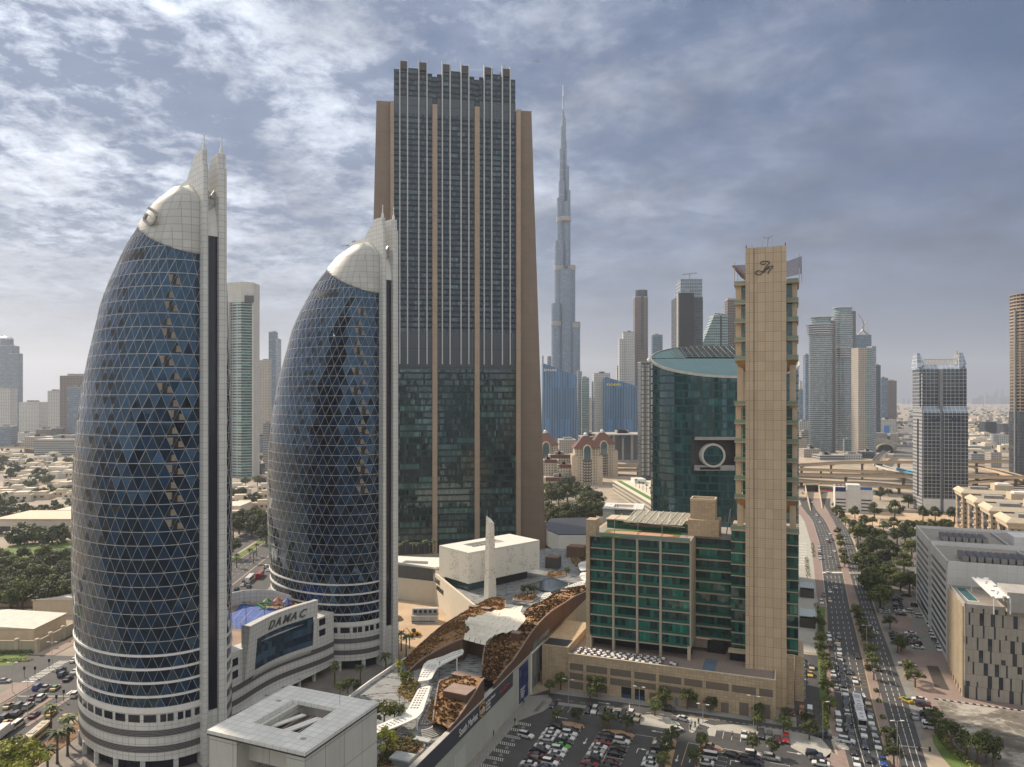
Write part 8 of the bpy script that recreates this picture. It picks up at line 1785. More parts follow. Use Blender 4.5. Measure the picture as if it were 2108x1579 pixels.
curved(1666, 1714, 668, 1346, 'left and lower of the two curved silver towers with terrace rings near its top', 2); curved(1713, 1756, 648, 1400, 'right and taller of the two curved silver towers', 66)
r, f, a, b, z = far('tall tower with two crossing crescent horns on its crown', 1762, 1794, 690, 1650, 'f_blue', plant=False)
mb = MB().mat(MT['lattice_grey'])
pts = [(1764,692),(1775,680),(1778,668),(1774,656),(1766,646)]; pt2 = [(1792,692),(1780,682),(1776,674),(1780,666),(1786,660)]
for pp in (pts, pt2):
 L_ = curve([(f.at(x, 10), 10, H-(y-HY)*1650/FP) for x, y in pp], 4)
 for i, (p, q) in enumerate(zip(L_, L_[1:])): mb.tube(p, q, 2.6*(1-i/20), seg=5)
for x in (1766, 1785): mb.tube((f.at(x, 12), 12, z), (f.at(x, 12), 12, H-(655-HY)*1650/FP), .7)
mb.build('crescent_crown', r)
r, f, a, b, z = far('beige tower with curved teal glass strip right of the silver pair', 1767, 1800, 717, 1250, 'f_beige', 26, plant=False); mb = MB().mat(MT['f_teal'])
for k in range(8): z0_, z1_ = z*k/8, z*(k+1)/8; s_ = lambda z__: 2.2*sin(pi*z__/z); mb.poly([(a+15-s_(z0_), -.3, z0_), (a+23-s_(z0_), -.3, z0_), (a+23-s_(z1_), -.3, z1_), (a+15-s_(z1_), -.3, z1_)])
mb.build('glass_strip', r); boxp('glass_edge', r, MT['f_silver'], b-4, b+3, -.2, 20, 0, z+4)
for a in (('plain blue tower behind the left curved silver tower', 1658, 1667, 730, 1700, 'f_blue'), ('low dark tower at the right edge of the stone tower', 1645, 1658, 802, 1900, 'f_blue'), ('pale slim tower at the right edge of the stone tower', 1646, 1652, 786, 2100, 'f_white'), ('slender pale tower behind the crescent horned one', 1759, 1765, 800, 1500, 'f_white'), ('dark fluted tower right of the beige teal-strip tower', 1801, 1813, 752, 1750, 'f_dark'), ('blue grey tower second right of the beige tower', 1814, 1828, 778, 1950, 'f_blue'), ('beige grey tower third right of the beige tower', 1828, 1846, 784, 2100, 'f_brown'), ('low white hotel block at the foot of the tower row', 1812, 1845, 864, 1900, 'f_white')): far(*a)
for k, a in enumerate(((1645,1671,868,1500,'f_white'),(1650,1672,888,1480,'f_band'),(1640,1662,905,1300,'f_beige'),(1655,1690,925,1230,'f_beige'),(1688,1740,938,1180,'f_band'),(1738,1775,936,1190,'f_white'),(1775,1800,930,1210,'f_dark'),(1744,1768,905,1330,'f_teal'))): far('low podium building around the curved silver pair, %s from the left' % nth(k+1), *a, name='low_block', cat='building', group='low blocks by the curved pair')
# unfinished tower at the right edge
facade('raw_floors', (.32, .26, .205), (.03, .028, .027), 4.6, 4.0, .84, .68, bright=.05, rough=.8, ior=1.4); D = 900; r = thing('unfinished_tower', 'unfinished brown concrete tower cut off by the right edge of the picture', 'tower', ((2120-CX)/FP*D, D, 0)); n = 20; R_ = 20.5; zt_ = H-(606-HY)*D/FP
MB().mat(MT['raw_floors']).cyl(0, 0, 60, zt_, R_, seg=28).build('raw_shaft', r); MB().mat(MT['f_dark']).cyl(0, 0, 0, 84, R_+1, seg=28).build('glazed_base', r)
for k in range(45): z = 88+k*4.1; MB().mat(plain('slab_raw', (.36, .28, .21), .9)).cyl(0, 0, z, z+.7, R_+.7, seg=28).build('floor_slab', r) if z < zt_ else None
boxp('hoist', r, MT['grey_metal'], -R_-1.4, -R_+.6, -5, -3, 0, zt_-20)
# behind and between the bullet towers
tiles('white_slab', (.55, .55, .53), 6, 4, .1, None, .04, .6); facade('balc', (.44, .46, .46), (.04, .10, .10), 7, 3.55, .9, .60, bright=.3, gl2=(.16, .30, .28)); D = 926; f = F(((500-CX)/FP*D, D), 0)
r = f.thing('apartment_tower', 'white capped apartment tower with balcony stripes between the two bullet towers', 'tower'); x0, x1, x2 = f.at(462), f.at(499), f.at(521); z = H-(622-HY)*D/FP; zc_ = H-(581-HY)*D/FP
mb = MB().mat(MT['balc']); mb.prism([(x0, 6), (x1, -4), (x1, 24), (x0, 24)], 0, z); mb.build('balcony_side', r)
mb = MB().mat(facade('teal_band', (.30, .36, .35), (.025, .07, .07), 3, 3.55, 1, .72, bright=.3, gl2=(.08, .22, .20))); mb.prism([(x1, -4), (x2-2, 2), (x2-2, 24), (x1, 24)], 0, z); mb.build('glass_side', r)
mb = MB().mat(MT['white_slab']); mb.prism([(x0-.2, 5.8), (x1, -4.3), (x2, 2), (x2, 24.2), (x0, 24.2)], z, zc_); mb.build('white_cap', r); boxp('side_wall', r, MT['white_slab'], x2-2, x2, 1.6, 24, 0, z); boxp('plant_grille', r, MT['slot_dark'], x1+4, x1+15, -3.4, -1, z-.2, z+8); boxp('white_rib', r, MT['white_slab'], x0+5, x0+7, -3, 3, 0, z)
for a in (('slim blue grey tower with notched top, tallest between the bullet towers', 553, 568, 684, 1700, 'f_blue'), ('lower shoulder of the slim blue grey tower', 567.5, 575, 699, 1695, 'f_silver'), ('beige slab tower just left of the slim blue grey tower', 534, 554, 742, 1600, 'f_beige'), ('small grey block behind the apartment tower', 519, 534, 806, 1800, 'f_grey'), ('blank grey concrete shaft touching the farther bullet tower', 541, 566, 872, 1000, 'stripe_wall'), ('low dark office at the foot of the apartment tower', 520, 538, 955, 960, 'f_dark'), ('blue grey block below the beige slab tower', 521, 552, 900, 1300, 'f_blue')): far(*a)
# far left
for a in (('hazy tall tower with round head at the left edge', -6, 24, 712, 2100, 'f_blue'), ('hazy curved shoulder of the tall tower at the left edge', 18, 37, 728, 2090, 'f_blue'), ('pale grid tower at the left edge', -10, 20, 800, 1700, 'f_white'), ('wide white block with roof sign left of the red tower', 39, 80, 828, 1900, 'f_white'), ('pale round tower with dotted windows', 98, 124, 805, 1750, 'f_white'), ('dark red grey tower close to the nearer bullet tower', 123, 175, 774, 1500, 'f_brown'), ('blue glass slab in front of the red grey tower', 138, 178, 797, 1480, 'f_blue')): far(*a)
r = thing('distant_tower', 'domed head of the hazy tower at the left edge', 'tower', ((10-CX)/FP*2110, 2110, 0), 0, 'towers on the far skyline'); MB().mat(MT['f_blue']).cyl(0, 8, 150, 100+122*2110/FP, 17, seg=16).build('drum', r); MB().mat(MT['steel']).ball((0, 8, 100+122*2110/FP), 17, 9, 12, 6).build('dome', r)
for k, a in enumerate(((-5,22,878,1500,'f_blue'),(74,108,884,1450,'f_brown'),(106,124,882,1430,'f_dark'),(36,62,892,1600,'f_white'),(70,168,905,1270,'f_band'),(50,100,900,1350,'f_beige'),(150,190,896,1300,'f_grey'))): far('low block on the left horizon, %s from the front' % nth(k+1), *a, name='low_block', cat='building', group='low blocks on the left horizon')
# faint skyline beyond the plain
for k in range(26):
 x = 2000+k*4.6+RND.uniform(-2, 2) if k < 18 else 1850+RND.uniform(0, 250); h_ = RND.uniform(4, 26)*(1.0 if k < 18 else .35)*math.exp(-((x-2050)/40)**2) if k < 18 else RND.uniform(2, 6)
 far('faint far tower in the haze right of the grid tower, %s from the left' % nth(k+1), x, x+RND.uniform(3, 6), 826-h_-2, 12500, 'f_blue', roof=False, plant=False, group='faint skyline in the haze')
# red domed apartment towers and their low wings
tiles('tile_red', (.13, .052, .036), 1.5, 1.2, .1, None, .1, .8)
facade('apt_cream', (.46, .39, .30), (.03, .045, .05), 3.2, 3.25, .34, .50, bright=.1)
for px_, py_, w_, lb in ((1209, 998, 34, 'nearest and fullest of the three cream apartment towers with red roof and silver cap'), (1243, 982, 34, 'cream apartment tower with red roof, second, behind the nearest one'), (1124, 985, 36, 'cream apartment tower with red roof half hidden by the tan skyscraper')):
 x, y = G(px_, py_); r = thing('domed_apartments', lb, 'apartments', (x, y, 0), 0, 'red roofed apartment towers'); Z = 42; h2 = w_/2
 boxp('wall', r, MT['apt_cream'], -h2, h2, 0, w_, 0, Z-8); boxp('upper_wall', r, MT['apt_cream'], -h2+3, h2-3, 1.5, w_-1.5, Z-8, Z); boxp('corner_turret', r, MT['cream_stone'], -h2-.8, -h2+6, -.8, 6, 0, Z-9); boxp('corner_turret', r, MT['cream_stone'], h2-6, h2+.8, -.8, 6, 0, Z-9)
 mb = MB().mat(MT['tile_red']); n = len(mb.v); e = h2-1; mb.v += [(-e, -.5, Z), (e, -.5, Z), (e, w_+.5, Z), (-e, w_+.5, Z), (-3, h2-3, Z+14), (3, h2-3, Z+14), (3, h2+3, Z+14), (-3, h2+3, Z+14)]
 for q in ((0,1,5,4),(1,2,6,5),(2,3,7,6),(3,0,4,7),(4,5,6,7)): mb.face([n+i for i in q])
 mb.build('red_roof', r); MB().mat(MT['steel']).cyl(0, h2, Z+13, Z+15, 3.6, 2.8, 12).ball((0, h2, Z+15), 2.8, 3, 10, 6).tube((0, h2, Z+17), (0, h2, Z+22), .25).build('silver_cap', r)
 mb = MB().mat(MT['pale_wall'])
 for k in range(12): a0, a1 = pi*k/12, pi*(k+1)/12; mb.tube((4.4*cos(a0), -1.2, Z-2+6*sin(a0)), (4.4*cos(a1), -1.2, Z-2+6*sin(a1)), .8)
 mb.tube((-4.4, -1.2, Z-12), (-4.4, -1.2, Z-2), .7); mb.tube((4.4, -1.2, Z-12), (4.4, -1.2, Z-2), .7); mb.build('arch_frame', r); MB().mat(MT['base_glass']).prism([(-4, -1), (4, -1), (4, 0), (-4, 0)], Z-14, Z+2).build('arched_window', r)
 for k in range(9): boxp('balcony', r, MT['slot_dark'], -4.6, 4.6, -.6, 0, 3.4+k*3.25, 4.6+k*3.25)
for k, a in enumerate(((1118,1150,948,860,'apt_cream'),(1148,1180,958,850,'apt_cream'),(1120,1182,985,835,'apt_cream'),(1130,1178,938,880,'apt_cream'))):
 r, f, x0, x1, z = far('cream apartment wing beside the domed towers, %s from the back' % nth(k+1), *a, name='apartment_wing', cat='apartments', group='apartment wings'); boxp('red_attic', r, MT['tile_red'], x0+2, x1-2, -.3, 8, z-3, z+.9)
# roof garden building with palms
p, q = G(1261, 990, 11.5), G(1341, 1037, 11.5); ra_ = math.degrees(atan2(q[1]-p[1], q[0]-p[0])); f = F(p, ra_); r = f.thing('garden_roof_block', 'long cream low block with palms on its roof leading to the oval tower', 'building'); L_ = sqrt((q[0]-p[0])**2+(q[1]-p[1])**2)+20
facade('low_band', (.44, .40, .32), (.04, .045, .05), 4, 3.7, .8, .45, z0=.3); boxp('wall', r, MT['low_band'], 0, L_, 0, 45, 0, 11.3) if ra_ < -90 or True else None; boxp('roof_deck', r, MT['pale_wall'], -.5, L_, -.5, 46, 11.3, 11.7); boxp('roof_lawn', r, MT['lawn_roof'], 1, L_, 4, 9, 11.7, 11.8); boxp('roof_house', r, MT['white_clad'], 8, 26, 18, 30, 11.7, 16)
for k in range(8): w_ = f.wp(50+k*15, 14); tree('palm', w_, 'palm on the roof garden, %s from the far end' % nth(k+1), 'palms on the roof garden', .9, z=11.7)
mb = MB().mat(MT['white_roof']); pts = [G(a_, b_, 4) for a_, b_ in ((1122,1112),(1134,1098),(1208,1096),(1208,1135),(1150,1135),(1128,1125))]; r = thing('mall_roof', 'low building with sloping pale roof and dark edge at the foot of the tan skyscraper', 'building'); mb.prism(pts, 4, 14); mb.build('roof', r); MB().mat(MT['dark_metal']).prism([(x*1.0, y+1) for x, y in pts], 14, 14.6).build('roof_edge', r)
x, y = G(1188, 1146, PZ); r = thing('dark_kiosk', 'dark box kiosk with rust roof on the far plaza', 'kiosk', (x, y, PZ), radians(GA)); boxp('wall', r, MT['rust_wall'], -5, 5, -4, 4, 0, 6); boxp('roof', r, MT['soil'], -4.7, 4.7, -3.7, 3.7, 6, 6.2)
x, y = G(1139, 1168, PZ); r = thing('dark_kiosk', 'grey slatted box with rust roof near the white cube', 'kiosk', (x, y, PZ), radians(GA)); boxp('wall', r, MT['recess_grey'], -3.5, 3.5, -3, 3, 0, 5.6); boxp('roof', r, MT['soil'], -3.3, 3.3, -2.8, 2.8, 5.6, 5.8)
# airliner
pl = thing('airliner', 'small airliner flying in the sky right of the tan skyscraper', 'aeroplane', (( 1108-CX)/FP*1900, 1900, H+693*1900/FP), radians(10)); plain('plane_grey', (.20, .20, .22), .4)
MB().mat(MT['plane_grey']).tube((-8, 0, 0), (8, 0, .6), 1.0, 1.0, 8).tube((8, 0, .6), (10.5, 0, .3), 1.0, .2, 8).tube((-8, 0, 0), (-11, 0, .8), 1.0, .3, 8).build('fuselage', pl)
for s in (-1, 1): MB().mat(MT['plane_grey']).poly([(2, 0, 0), (-2, 0, 0), (-5, s*10, 1.2), (-3.6, s*10, 1.2)]).build('wing', pl); MB().mat(MT['plane_grey']).poly([(-8.5, 0, .6), (-10.6, 0, .7), (-11.6, s*3.8, 1), (-10.8, s*3.8, 1)]).build('tailplane', pl)
MB().mat(MT['plane_grey']).poly([(-8, 0, .8), (-10.8, 0, .9), (-12, 0, 4.4), (-10.8, 0, 4.4)]).build('fin', pl)
# ================================================================== boulevard on the left
def xy(mb, pts, z): mb.poly([(*p, z) for p in pts])
mb = MB().mat(MT['asphalt']); xy(mb, [(-137, 150), (-137, 330), (-128, 380), (-138, 480), (-160, 800), (-200, 1200), (-215, 1200), (-190, 800), (-170, 480), (-166, 330), (-166, 282), (-330, 300), (-330, 268), (-166, 256), (-168, 150)], .05); struct(mb, 'road')
mb = MB().mat(MT['asphalt']); xy(mb, [(-173, 300), (-178, 480), (-196, 800), (-222, 1200), (-240, 1200), (-214, 800), (-196, 480), (-190, 300)], .05); struct(mb, 'road')
def strip2(pts, w_, name, mat, h_=.16):
 mb = MB().mat(MT[mat])
 for (a, b), (c, d) in zip(pts, pts[1:]): mb.prism([(a-w_/2, b), (a+w_/2, b), (c+w_/2, d), (c-w_/2, d)], 0, h_)
 struct(mb, name)
strip2([(-154, 190), (-153.5, 243)], 1.6, 'traffic_island', 'pavement_pink'); strip2([(-148, 222), (-147.6, 243)], 1.6, 'traffic_island', 'pavement_pink'); strip2([(-147, 345), (-154, 463), (-176, 800)], 1.2, 'median_strip', 'pavement_pink'); strip2([(-168, 300), (-173.5, 480), (-193, 800)], 5, 'median_strip', 'grass')
strip2([(-171, 195), (-170, 256)], 6, 'pavement', 'pavement_pink'); strip2([(-133, 190), (-131, 235)], 7, 'planting_strip', 'soil'); strip2([(-180, 283), (-179, 330)], 4, 'pavement', 'pavement_pink')
LM2 = MB().mat(MT['line_white'])
for x in (-141, -144.4, -151, -157.5, -161, -163.5): line((x, 170), (x+(0 if x > -150 else -1), 232), .16, .075, LM2, (3, 4))
for x in (-151.5, -155, -158.5): line((x, 350), (x-8, 470), .15, .075, LM2, (3, 5))
for k in range(13): line((-150.5+k*1.05, 246+k*.1), (-150.5+k*1.05, 249.5), .5, .075, LM2)
for k in range(16): line((-168.5, 256+k*1.4), (-172.5, 256+k*1.4), .5, .075, LM2)
line((-166, 244.5), (-137, 244.5), .3, .075, LM2); struct(LM2, 'lane_marking')
def ZL(*l): return [(x/5.282, 1280+y/5.282, c) for x, y, c in l]
gl_ = 'cars at the left junction'
for (x, y, c), lb in zip(ZL((95,930,'sedan:cream/red'),(210,930,'suv:grey'),(310,935,'suv:silver'),(60,1055,'suv:dark grey'),(190,1020,'suv:black'),(65,1120,'sedan:yellow'),(190,1140,'minivan:white'),(375,1030,'sedan:maroon'),(555,1020,'sedan:yellow'),(490,1135,'sedan:red'),(400,1270,'bus:cream'),(160,1315,'sedan:black'),(222,1330,'sedan:silver'),(40,1240,'truck:white'),(40,1450,'suv:black'),(20,1560,'sedan:white'),(710,1055,'sedan:yellow'),(360,840,'sedan:maroon'),(450,840,'suv:white'),(410,725,'suv:blue'),(490,745,'pickup:silver'),(600,735,'sedan:cream/green'),(665,545,'suv:navy'),(685,590,'suv:navy'),(740,635,'sedan:black'),(820,555,'sedan:white'),(808,430,'sedan:white'),(820,805,'suv:white')),
 ('red roofed taxi at the queue head', 'waiting second in the upper queue', 'waiting third in the upper queue', 'at the left edge below the red roofed taxi', 'behind the pink island', 'taxi at the left edge', 'between the two pink islands', 'right of the first pink island', 'taxi near the palm', 'ahead of the long bus', 'the long city one by the kerb', 'alongside the long bus', 'half hidden behind the long bus', 'cut by the left edge', 'near the bottom left corner', 'at the very bottom left corner', 'taxi behind the palm crown', 'leading at the zebra crossing', 'second at the zebra crossing', 'first of three crossing the junction', 'second of three crossing the junction', 'taxi, third of three crossing the junction', 'farthest of the dark trio', 'boxy one of the dark trio', 'nearest of the dark trio', 'beside the bullet tower edge', 'farthest by the bullet tower edge', 'near the drum of the bullet tower')):
 kd, cl = c.split(':'); car(kd, cl, G(x, y), radians(96)+RND.uniform(-.05, .05), '{}, '+lb, gl_)
car('sedan', 'silver', G(*ZL((45, 660, 0))[0][:2]), radians(5), '{} waiting in the side road at the left edge', gl_)
for k in range(22):
 y = 350+RND.uniform(0, 150); x = RND.choice([-177, -181, -185.5])-(y-340)*.06; car(RND.choice(['sedan', 'suv', 'minivan']), RND.choice(['white', 'white', 'silver', 'yellow', 'black', 'grey']), (x, 350+k*7), radians(96), '{}, %s from the camera in the oncoming boulevard traffic' % nth(k+1), 'cars in the oncoming boulevard traffic', lod=True)
for k, (x, y, c) in enumerate(((487,1214,'sedan:black'),(500,1206,'sedan:white'),(512,1209,'suv:grey'),(514,1196,'truck:white'),(535,1188,'truck:red'),(503,1200,'suv:black'),(552,1175,'sedan:white'),(548,1168,'suv:white'),(541,1171,'sedan:cream'),(556,1164,'sedan:white'))):
 kd, cl = c.split(':'); car(kd, cl, G(x, y), radians(96), '{}, %s in the service road between the bullet towers' % nth(k+1), 'vehicles in the service road', lod=True)
x, y = G(542, 1120); r = thing('road_sign', 'green overhead direction sign over the boulevard', 'road sign', (x, y, 0)); MB().mat(MT['steel']).tube((0, 0, 0), (0, 0, 5.5), .2).build('post', r); boxp('sign_panel', r, plain('sign_green', (.01, .16, .09), .5), -4, 4, -.1, .1, 5.2, 10.4); boxp('sign_text', r, MT['white_paint'], -2.6, -.4, -.14, -.1, 9.0, 9.4); boxp('sign_text', r, MT['white_paint'], -2.6, 2.6, -.14, -.1, 7.4, 7.7)
for k, (x, y) in enumerate(((92,1395),(141,1508),(139,1532),(98,1568),(118,1548),(105,1480))): tree('palm', G(x, y+24), 'date palm at the foot of the nearer bullet tower, %s of the group' % nth(k+1), 'palms at the nearer bullet tower', 1.15 if k else .01, z=.1) if k else None
for k, (x, y, s) in enumerate(((18,1590,1.6),(45,1592,1.7),(62,1600,1.5),(6,1582,1.2))): tree('lime', G(x, y+20), 'bright green tree at the bottom left corner, %s of the group' % nth(k+1), 'bright trees at the bottom left corner', s*1.3)
for k, (x, y, s) in enumerate(((689,1414,1),(742,1412,.9),(794,1385,1.05),(816,1352,.9),(826,1340,.85),(836,1352,.9),(843,1335,.8),(470,1140,.9),(522,1160,1.1),(528,1145,1),(515,1150,1),(487,1168,1.0))): tree('palm', G(x, y), 'palm %s, %s of the group' % (('near the farther bullet tower foot', nth(k+1)) if k < 7 else ('along the boulevard median', nth(k-6))), 'palms around the bullet towers', s)
PT = [(700,1432,'street',1.0),(716,1428,'street',1.2),(728,1430,'street',1.1),(791,1494,'lime',1.5),(812,1492,'street',1.5),(770,1497,'street',1.4),(833,1417,'lime',1.4),(797,1560,'lime',1.6),(1086,1232,'street',1.6),(1094,1228,'street',1.2),(1166,1185,'street',1.0),(1199,1160,'street',1.0),(820,1385,'lime',1.1)]
for k, (x, y, kd, s) in enumerate(PT): tree(kd, G(x, y, PZ), 'small plaza tree, %s from the left' % nth(sorted(range(len(PT)), key=lambda i: PT[i][0]).index(k)+1), 'small trees on the plaza', s*.8, z=PZ)
for k, (x, y) in enumerate(((822,1452),(939,1361),(1042,1225),(1130,1188),(905,1395))): p = G(x, y, PZ); r = MB().mat(MT['dark_metal']).tube((0, 0, 0), (0, 0, 5), .1, .07).box(-.3, .3, -.12, .12, 4.8, 5).build('plaza_light', loc=(*p, PZ)); tag(r, 'black plaza light pole, %s of the plaza' % nth(k+1), 'light pole', 'black light poles on the plaza')
# boundary wall, sheds and hedges at the left
for nm, a, b, lb in (('w', (-187, 287), (-300, 288), 'cream boundary wall with domed piers facing the junction'), ('w2', (-187, 287), (-184, 420), 'cream boundary wall running away beside the sand verge')):
 r = thing('boundary_wall', lb, 'wall', (a[0], a[1], 0), atan2(b[1]-a[1], b[0]-a[0]), 'cream compound walls'); L_ = sqrt((b[0]-a[0])**2+(b[1]-a[1])**2); boxp('wall', r, tiles('compound', (.42, .37, .27), 6, 6, .1, None, .05, .85), 0, L_, -.3, .3, 0, 4.6)
 for k in range(int(L_/8)+1): p_ = boxp('pier', r, MT['cream_stone'], k*8-.8, k*8+.8, -.6, .6, 0, 5.0); MB().mat(MT['cream_stone']).ball((k*8, 0, 5.0), 1.0, .6).build('dome', p_)
for k, (a, b, w_, d_, z) in enumerate(((-222, 300, 50, 22, 5.2), (-206, 336, 30, 66, 7), (-240, 350, 26, 20, 4))):
 r = thing('warehouse', 'low pale roofed store behind the compound wall, %s one' % ('near left', 'long gabled', 'small rear')[k], 'store', (a, b, 0)); boxp('wall', r, MT['cream_stone'], -w_/2, w_/2, 0, d_, 0, z)
 mb = MB().mat(plain('shed_roof', (.52, .49, .43), .7)); mb.poly([(-w_/2-.5, -.5, z), (0, -.5, z+1.6), (0, d_, z+1.6), (-w_/2-.5, d_, z)]); mb.poly([(0, -.5, z+1.6), (w_/2+.5, -.5, z), (w_/2+.5, d_, z), (0, d_, z+1.6)]); mb.poly([(-w_/2-.5, -.5, z), (w_/2+.5, -.5, z), (0, -.5, z+1.6)]); mb.build('roof', r)
mb = MB().mat(MT['grass']); xy(mb, [(-300, 274), (-187, 272), (-188, 285), (-300, 285)], .1); struct(mb, 'verge'); mb = MB().mat(MT['sand']); xy(mb, [(-184.5, 290), (-182, 420), (-176, 420), (-180, 285)], .08); struct(mb, 'sand_verge')
hedge([(-20, 1345), (20, 1345), (66, 1344)], 'dark clipped hedge in front of the compound wall', 500, ('leaf_dark',), 1.3, 1.4); hedge([(-20, 1362), (30, 1361), (62, 1360)], 'lower light hedge at the junction corner', 350, ('leaf', 'leaf_lime'), .8, 1.6)
for k, (x, y, h_) in enumerate(((25, 1425, 10), (57, 1470, 10), (107, 1372, 9))): lamp(G(x, y), h_, 'street lamp at the left junction, %s from the left' % nth(k+1), 'lamps at the left junction')
for k, (x, y) in enumerate(((50,1394),(72,1394),(116,1455),(131,1444),(101,1378))): p = G(x, y); r = thing('traffic_light', 'traffic light post at the left junction, %s one' % nth(k+1), 'traffic light', (*p, .1), 0, 'traffic lights at the left junction'); MB().mat(MT['dark_metal']).tube((0, 0, 0), (0, 0, 3.6), .08).build('post', r); boxp('signal_head', r, MT['black_rubber'], -.3, .3, -.2, .2, 2.6, 3.8)
# palace with arcades
r = thing('palace', 'white arcaded palace with roof terraces among trees at the left edge', 'palace', (-300, 555, 0)); plain('palace_white', (.56, .52, .45), .8, var=.08)
for q in ((-60, 42, 20, 60, 0, 12), (-80, 0, -20, 20, 0, 10.5), (-40, 70, 62, 90, 0, 9), (-50, 10, 24, 50, 12, 16)): boxp('wing', r, MT['palace_white'], *q)
boxp('arcade_wing', r, MT['palace_white'], 2, 96, 0, 19, 0, 8); boxp('cornice', r, MT['cream_stone'], 1.5, 96.5, -.6, 19.5, 8, 9.2); boxp('cornice', r, MT['cream_stone'], -80.5, .5, -20.6, 20.5, 10.5, 11.6)
for k in range(14):
 x = 5+k*6.5; mb = MB().mat(MT['slot_dark']); mb.poly([(x, -.1, 0), (x+4, -.1, 0)]+[(x+2+2*cos(q*pi/8), -.1, 4.4+2*sin(q*pi/8)) for q in range(9)]); mb.build('arch', r)
for k in range(6): boxp('portico_column', r, MT['cream_stone'], -78+k*14, -75+k*14, -26, -23, 0, 7); boxp('porch_opening', r, MT['slot_dark'], -76+k*13, -68+k*13, -20.2, -20, 0, 6)
for k in range(3): boxp('pergola', r, MT['cream_stone'], -60+k*26, -42+k*26, -40, -37, 4.6, 5.4); boxp('pergola_leg', r, MT['cream_stone'], -58+k*26, -57+k*26, -39, -38, 0, 4.6); boxp('pergola_leg', r, MT['cream_stone'], -45+k*26, -44+k*26, -39, -38, 0, 4.6)
for k in range(12): boxp('air_unit', r, MT['grey_metal'], 8+k*6, 11+k*6, 6, 10, 8, 9.4)
mb = MB().mat(MT['grass']); xy(mb, [(-330, 440), (-190, 420), (-190, 500), (-260, 530), (-340, 500)], .06); struct(mb, 'lawn')
# woods: countable trees near, then villas
R2 = random.Random(5); n_ = 0
for x, y in sorted((R2.uniform(-8, 150), R2.uniform(1165, 1262)) for k in range(46)):
 n_ += 1; tree(R2.choice(['broad', 'dark', 'broad']), G(x, y), 'tree in the dense grove left of the nearer bullet tower, %s from the left' % nth(n_), 'trees of the left grove', R2.uniform(1.0, 1.6))
for k, (x, y) in enumerate(sorted((R2.uniform(-8, 160), R2.uniform(955, 1125)) for k in range(46))):
 tree(R2.choice(['far', 'olive', 'far']), G(x, y), 'roundish tree among the villas on the left plain, %s from the left' % nth(k+1), 'trees among the left villas', R2.uniform(.9, 1.9))
for k, (x, y) in enumerate(sorted(((500,1092),(512,1088),(525,1085),(536,1090),(545,1094),(518,1105),(535,1108),(492,1100),(480,1108),(538,1002),(530,1000),(480,1032),(497,1028),(512,1045),(528,1042),(476,1150),(548,1120),(484,1090),(505,1002)))): tree(('dark', 'broad')[k % 2], G(x, y), 'garden tree seen between the bullet towers, %s from the left' % nth(k+1), 'trees between the bullet towers', 1.5 if y > 1050 else 1.25)
WT2 = [(1128,1022),(1140,1020),(1152,1018),(1165,1016),(1178,1014),(1130,1035),(1145,1032),(1160,1030),(1185,1028),(1198,1032),(1210,1036),(1220,1042),(1135,1045),(1150,1042),(1168,1040),(1205,1050),(1130,1078),(1142,1082),(1155,1080),(1168,1084),(1180,1080),(1192,1084),(1204,1078),(1214,1072),(1222,1066),(1230,1060),(1136,1092),(1160,1092),(1185,1092),(1205,1090),(1232,1045),(1226,1080)]
for k, (x, y) in enumerate(sorted(WT2)): tree(('broad', 'dark')[k % 2], G(x, y), 'tree of the grove below the red domed towers, %s from the left' % nth(k+1), 'trees of the middle grove', R2.uniform(1.4, 2.0))
for k, (x, y) in enumerate([(822,1139),(835,1138),(850,1139),(862,1137),(875,1139),(885,1138),(895,1136)]): tree('palm', G(x, y, PZ), 'palm under the skyscraper lobby, %s from the left' % nth(k+1), 'palms at the skyscraper foot', .9, z=PZ)
vp = None
def villa(x, y, w_, d_, h_, a_, label, group):
 r = thing('villa', label, 'house', (x, y, 0), a_, group); m_ = MT[R2.choice(['palace_white', 'pale_wall', 'palace_white', 'cream_stone'])]; boxp('wall', r, m_, -w_/2, w_/2, 0, d_, 0, h_); boxp('upper_storey', r, m_, -w_*.3, w_*.35, d_*.2, d_*.8, h_, h_+2.6); boxp('parapet', r, MT['pale_wall'], -w_/2-.2, w_/2+.2, -.2, .3, h_-.3, h_+.7)
 for q in range(3): boxp('window', r, MT['slot_dark'], -w_*.38+q*w_*.28, -w_*.24+q*w_*.28, -.25, 0, h_*.4, h_*.72)
for k, q in enumerate(sorted((R2.uniform(-10, 160), R2.uniform(938, 1035)) for k in range(48))): villa(*G(*q), R2.uniform(12, 26), R2.uniform(10, 20), R2.uniform(4, 7.5), R2.uniform(-.4, .4), 'pale flat roofed villa on the left plain, %s from the left' % nth(k+1), 'villas on the left plain')
for k, (x, y) in enumerate(sorted(((485,1012),(497,1020),(492,1038),(545,1012),(548,1028),(482,1062),(500,1052),(540,1050),(478,1075)))): villa(*G(x, y), 16, 12, 6, .2, 'white villa seen between the bullet towers, %s from the left' % nth(k+1), 'villas between the bullet towers')
for k, (x, y) in enumerate(sorted((R2.uniform(2000, 2100), R2.uniform(868, 948)) if k < 22 else (R2.uniform(1640, 1660), R2.uniform(880, 945)) for k in range(34))):
 villa(*G(x, y), R2.uniform(18, 45), R2.uniform(15, 30), R2.uniform(6, 14), R2.uniform(-.4, .1), 'low pale building on the right plain, %s from the left' % nth(k+1), 'low buildings on the right plain')
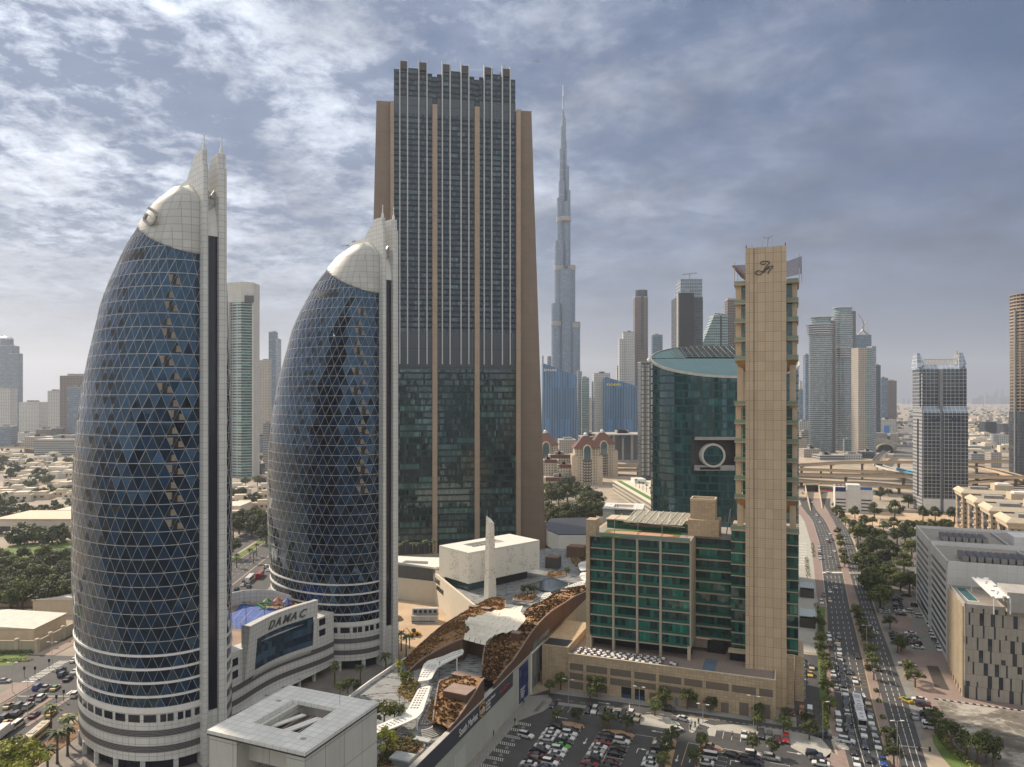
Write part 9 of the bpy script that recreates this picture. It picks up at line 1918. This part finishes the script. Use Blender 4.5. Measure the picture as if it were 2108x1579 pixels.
for k, a in enumerate(((2028,2052,868,1900,'f_dark'),(2053,2062,866,1920,'f_grey'),(2066,2092,872,1850,'f_dark'),(2056,2092,895,1500,'f_white'),(2000,2030,935,1120,'f_grey'),(2040,2062,932,1050,'f_beige'))): far('block on the right plain beyond the grid tower, %s from the left' % nth(k+1), *a, name='plain_block', cat='building', group='blocks on the right plain')
# wide highway to the horizon with small traffic
mb = MB().mat(plain('highway_grey', (.15, .145, .135), .9)); gpoly(mb, [(1838,940),(1985,940),(1885,836),(1879,836)], .06); struct(mb, 'highway')
for k, y in enumerate(sorted(940-95*(R2.random()**.6) for k in range(70))):
 f_ = (y-836)/104; x = 1882+(-38+R2.random()*118)*f_; car(R2.choice(['sedan', 'suv']), R2.choice(['white', 'white', 'silver', 'grey', 'black']), G(x, y), radians(60), '{}, %s from the far end of the tiny highway traffic' % nth(k+1), 'tiny cars on the far highway', lod=True)
for k in range(16): y = 1018-(k//3)*3; x = 1190+k*2.6; car('sedan', R2.choice(['white', 'silver', 'grey', 'white']), G(x, y), R2.uniform(0, 3), '{}, %s from the left before the domed towers' % nth(k+1), 'cars before the domed towers', lod=True)
# the low city that nobody could count, and its trees
mb = MB(); mt = [MT[q] for q in ('palace_white', 'pale_wall', 'cream_stone', 'f_beige', 'f_grey', 'roof_grey')]
for k in range(5200):
 D = 1500+7500*R2.random()**1.5; x = R2.uniform(-.86, .86)*D; s = R2.uniform(6, 17); h_ = R2.uniform(4, 9)*(1 if R2.random() < .93 else 3.0)
 if abs(x/D*FP+CX-1880) < 26 and D > 2000: continue
 mb.mat(R2.choice(mt)); mb.box(x-s, x+s, D, D+s*1.6, 0, h_)
tag(mb.build('low_rise_district'), 'pale low rise city spreading to the hazy horizon', 'city district', kind='stuff')
mb = MB().mat(MT['leaf_dark'])
for k in range(2600):
 D = 950+6500*R2.random()**1.5; x = R2.uniform(-.86, .86)*D; s = R2.uniform(3.5, 9)
 p_ = x/D*FP+CX
 if 1640 < p_ < 2000 and D < 2200 or D < 1500 and p_ > 1110: continue
 for q in range(3): a_ = R2.uniform(0, pi); mb.poly([(x-s*cos(a_), D-s*sin(a_), 0), (x+s*cos(a_), D+s*sin(a_), 0), (x+s*.8*cos(a_), D+s*.8*sin(a_), s), (x+s*.1, D, s*1.35), (x-s*.8*cos(a_), D-s*.8*sin(a_), s*.9)])
tag(mb.build('distant_greenery'), 'dark scattered greenery of the distant plain', 'greenery', kind='stuff')
# unseen blocks added behind the camera, sized to darken reflections in the glass
for k in range(14): x = -520+k*85+R2.uniform(-20, 20); bld('reflection_block', 'office block behind the viewer mirrored in the glass towers, %s from the left' % nth(k+1), 'building', 1054-260, 1054+260, 640+R2.uniform(-140, 60), 200, MT[R2.choice(['f_grey', 'f_blue', 'f_dark', 'f_beige'])], 30, group='blocks behind the viewer')[0].location = (x, -R2.uniform(240, 420), 0)
# ------------------------------------------------------------------ haze
m = bpy.data.materials.new('haze'); m.use_nodes = True; t = NT(m.node_tree); v = t.n('ShaderNodeVolumePrincipled', {'Color': (.80, .87, 1.0, 1), 'Density': .00009, 'Anisotropy': .3}); t.n('ShaderNodeOutputMaterial', {1: v.outputs[0]})
mb = MB().mat(m).box(-13000, 13000, -700, 14500, -1.2, 845); o = mb.build('haze'); tag(o, 'pale dusty haze over the whole city', 'haze', kind='stuff')
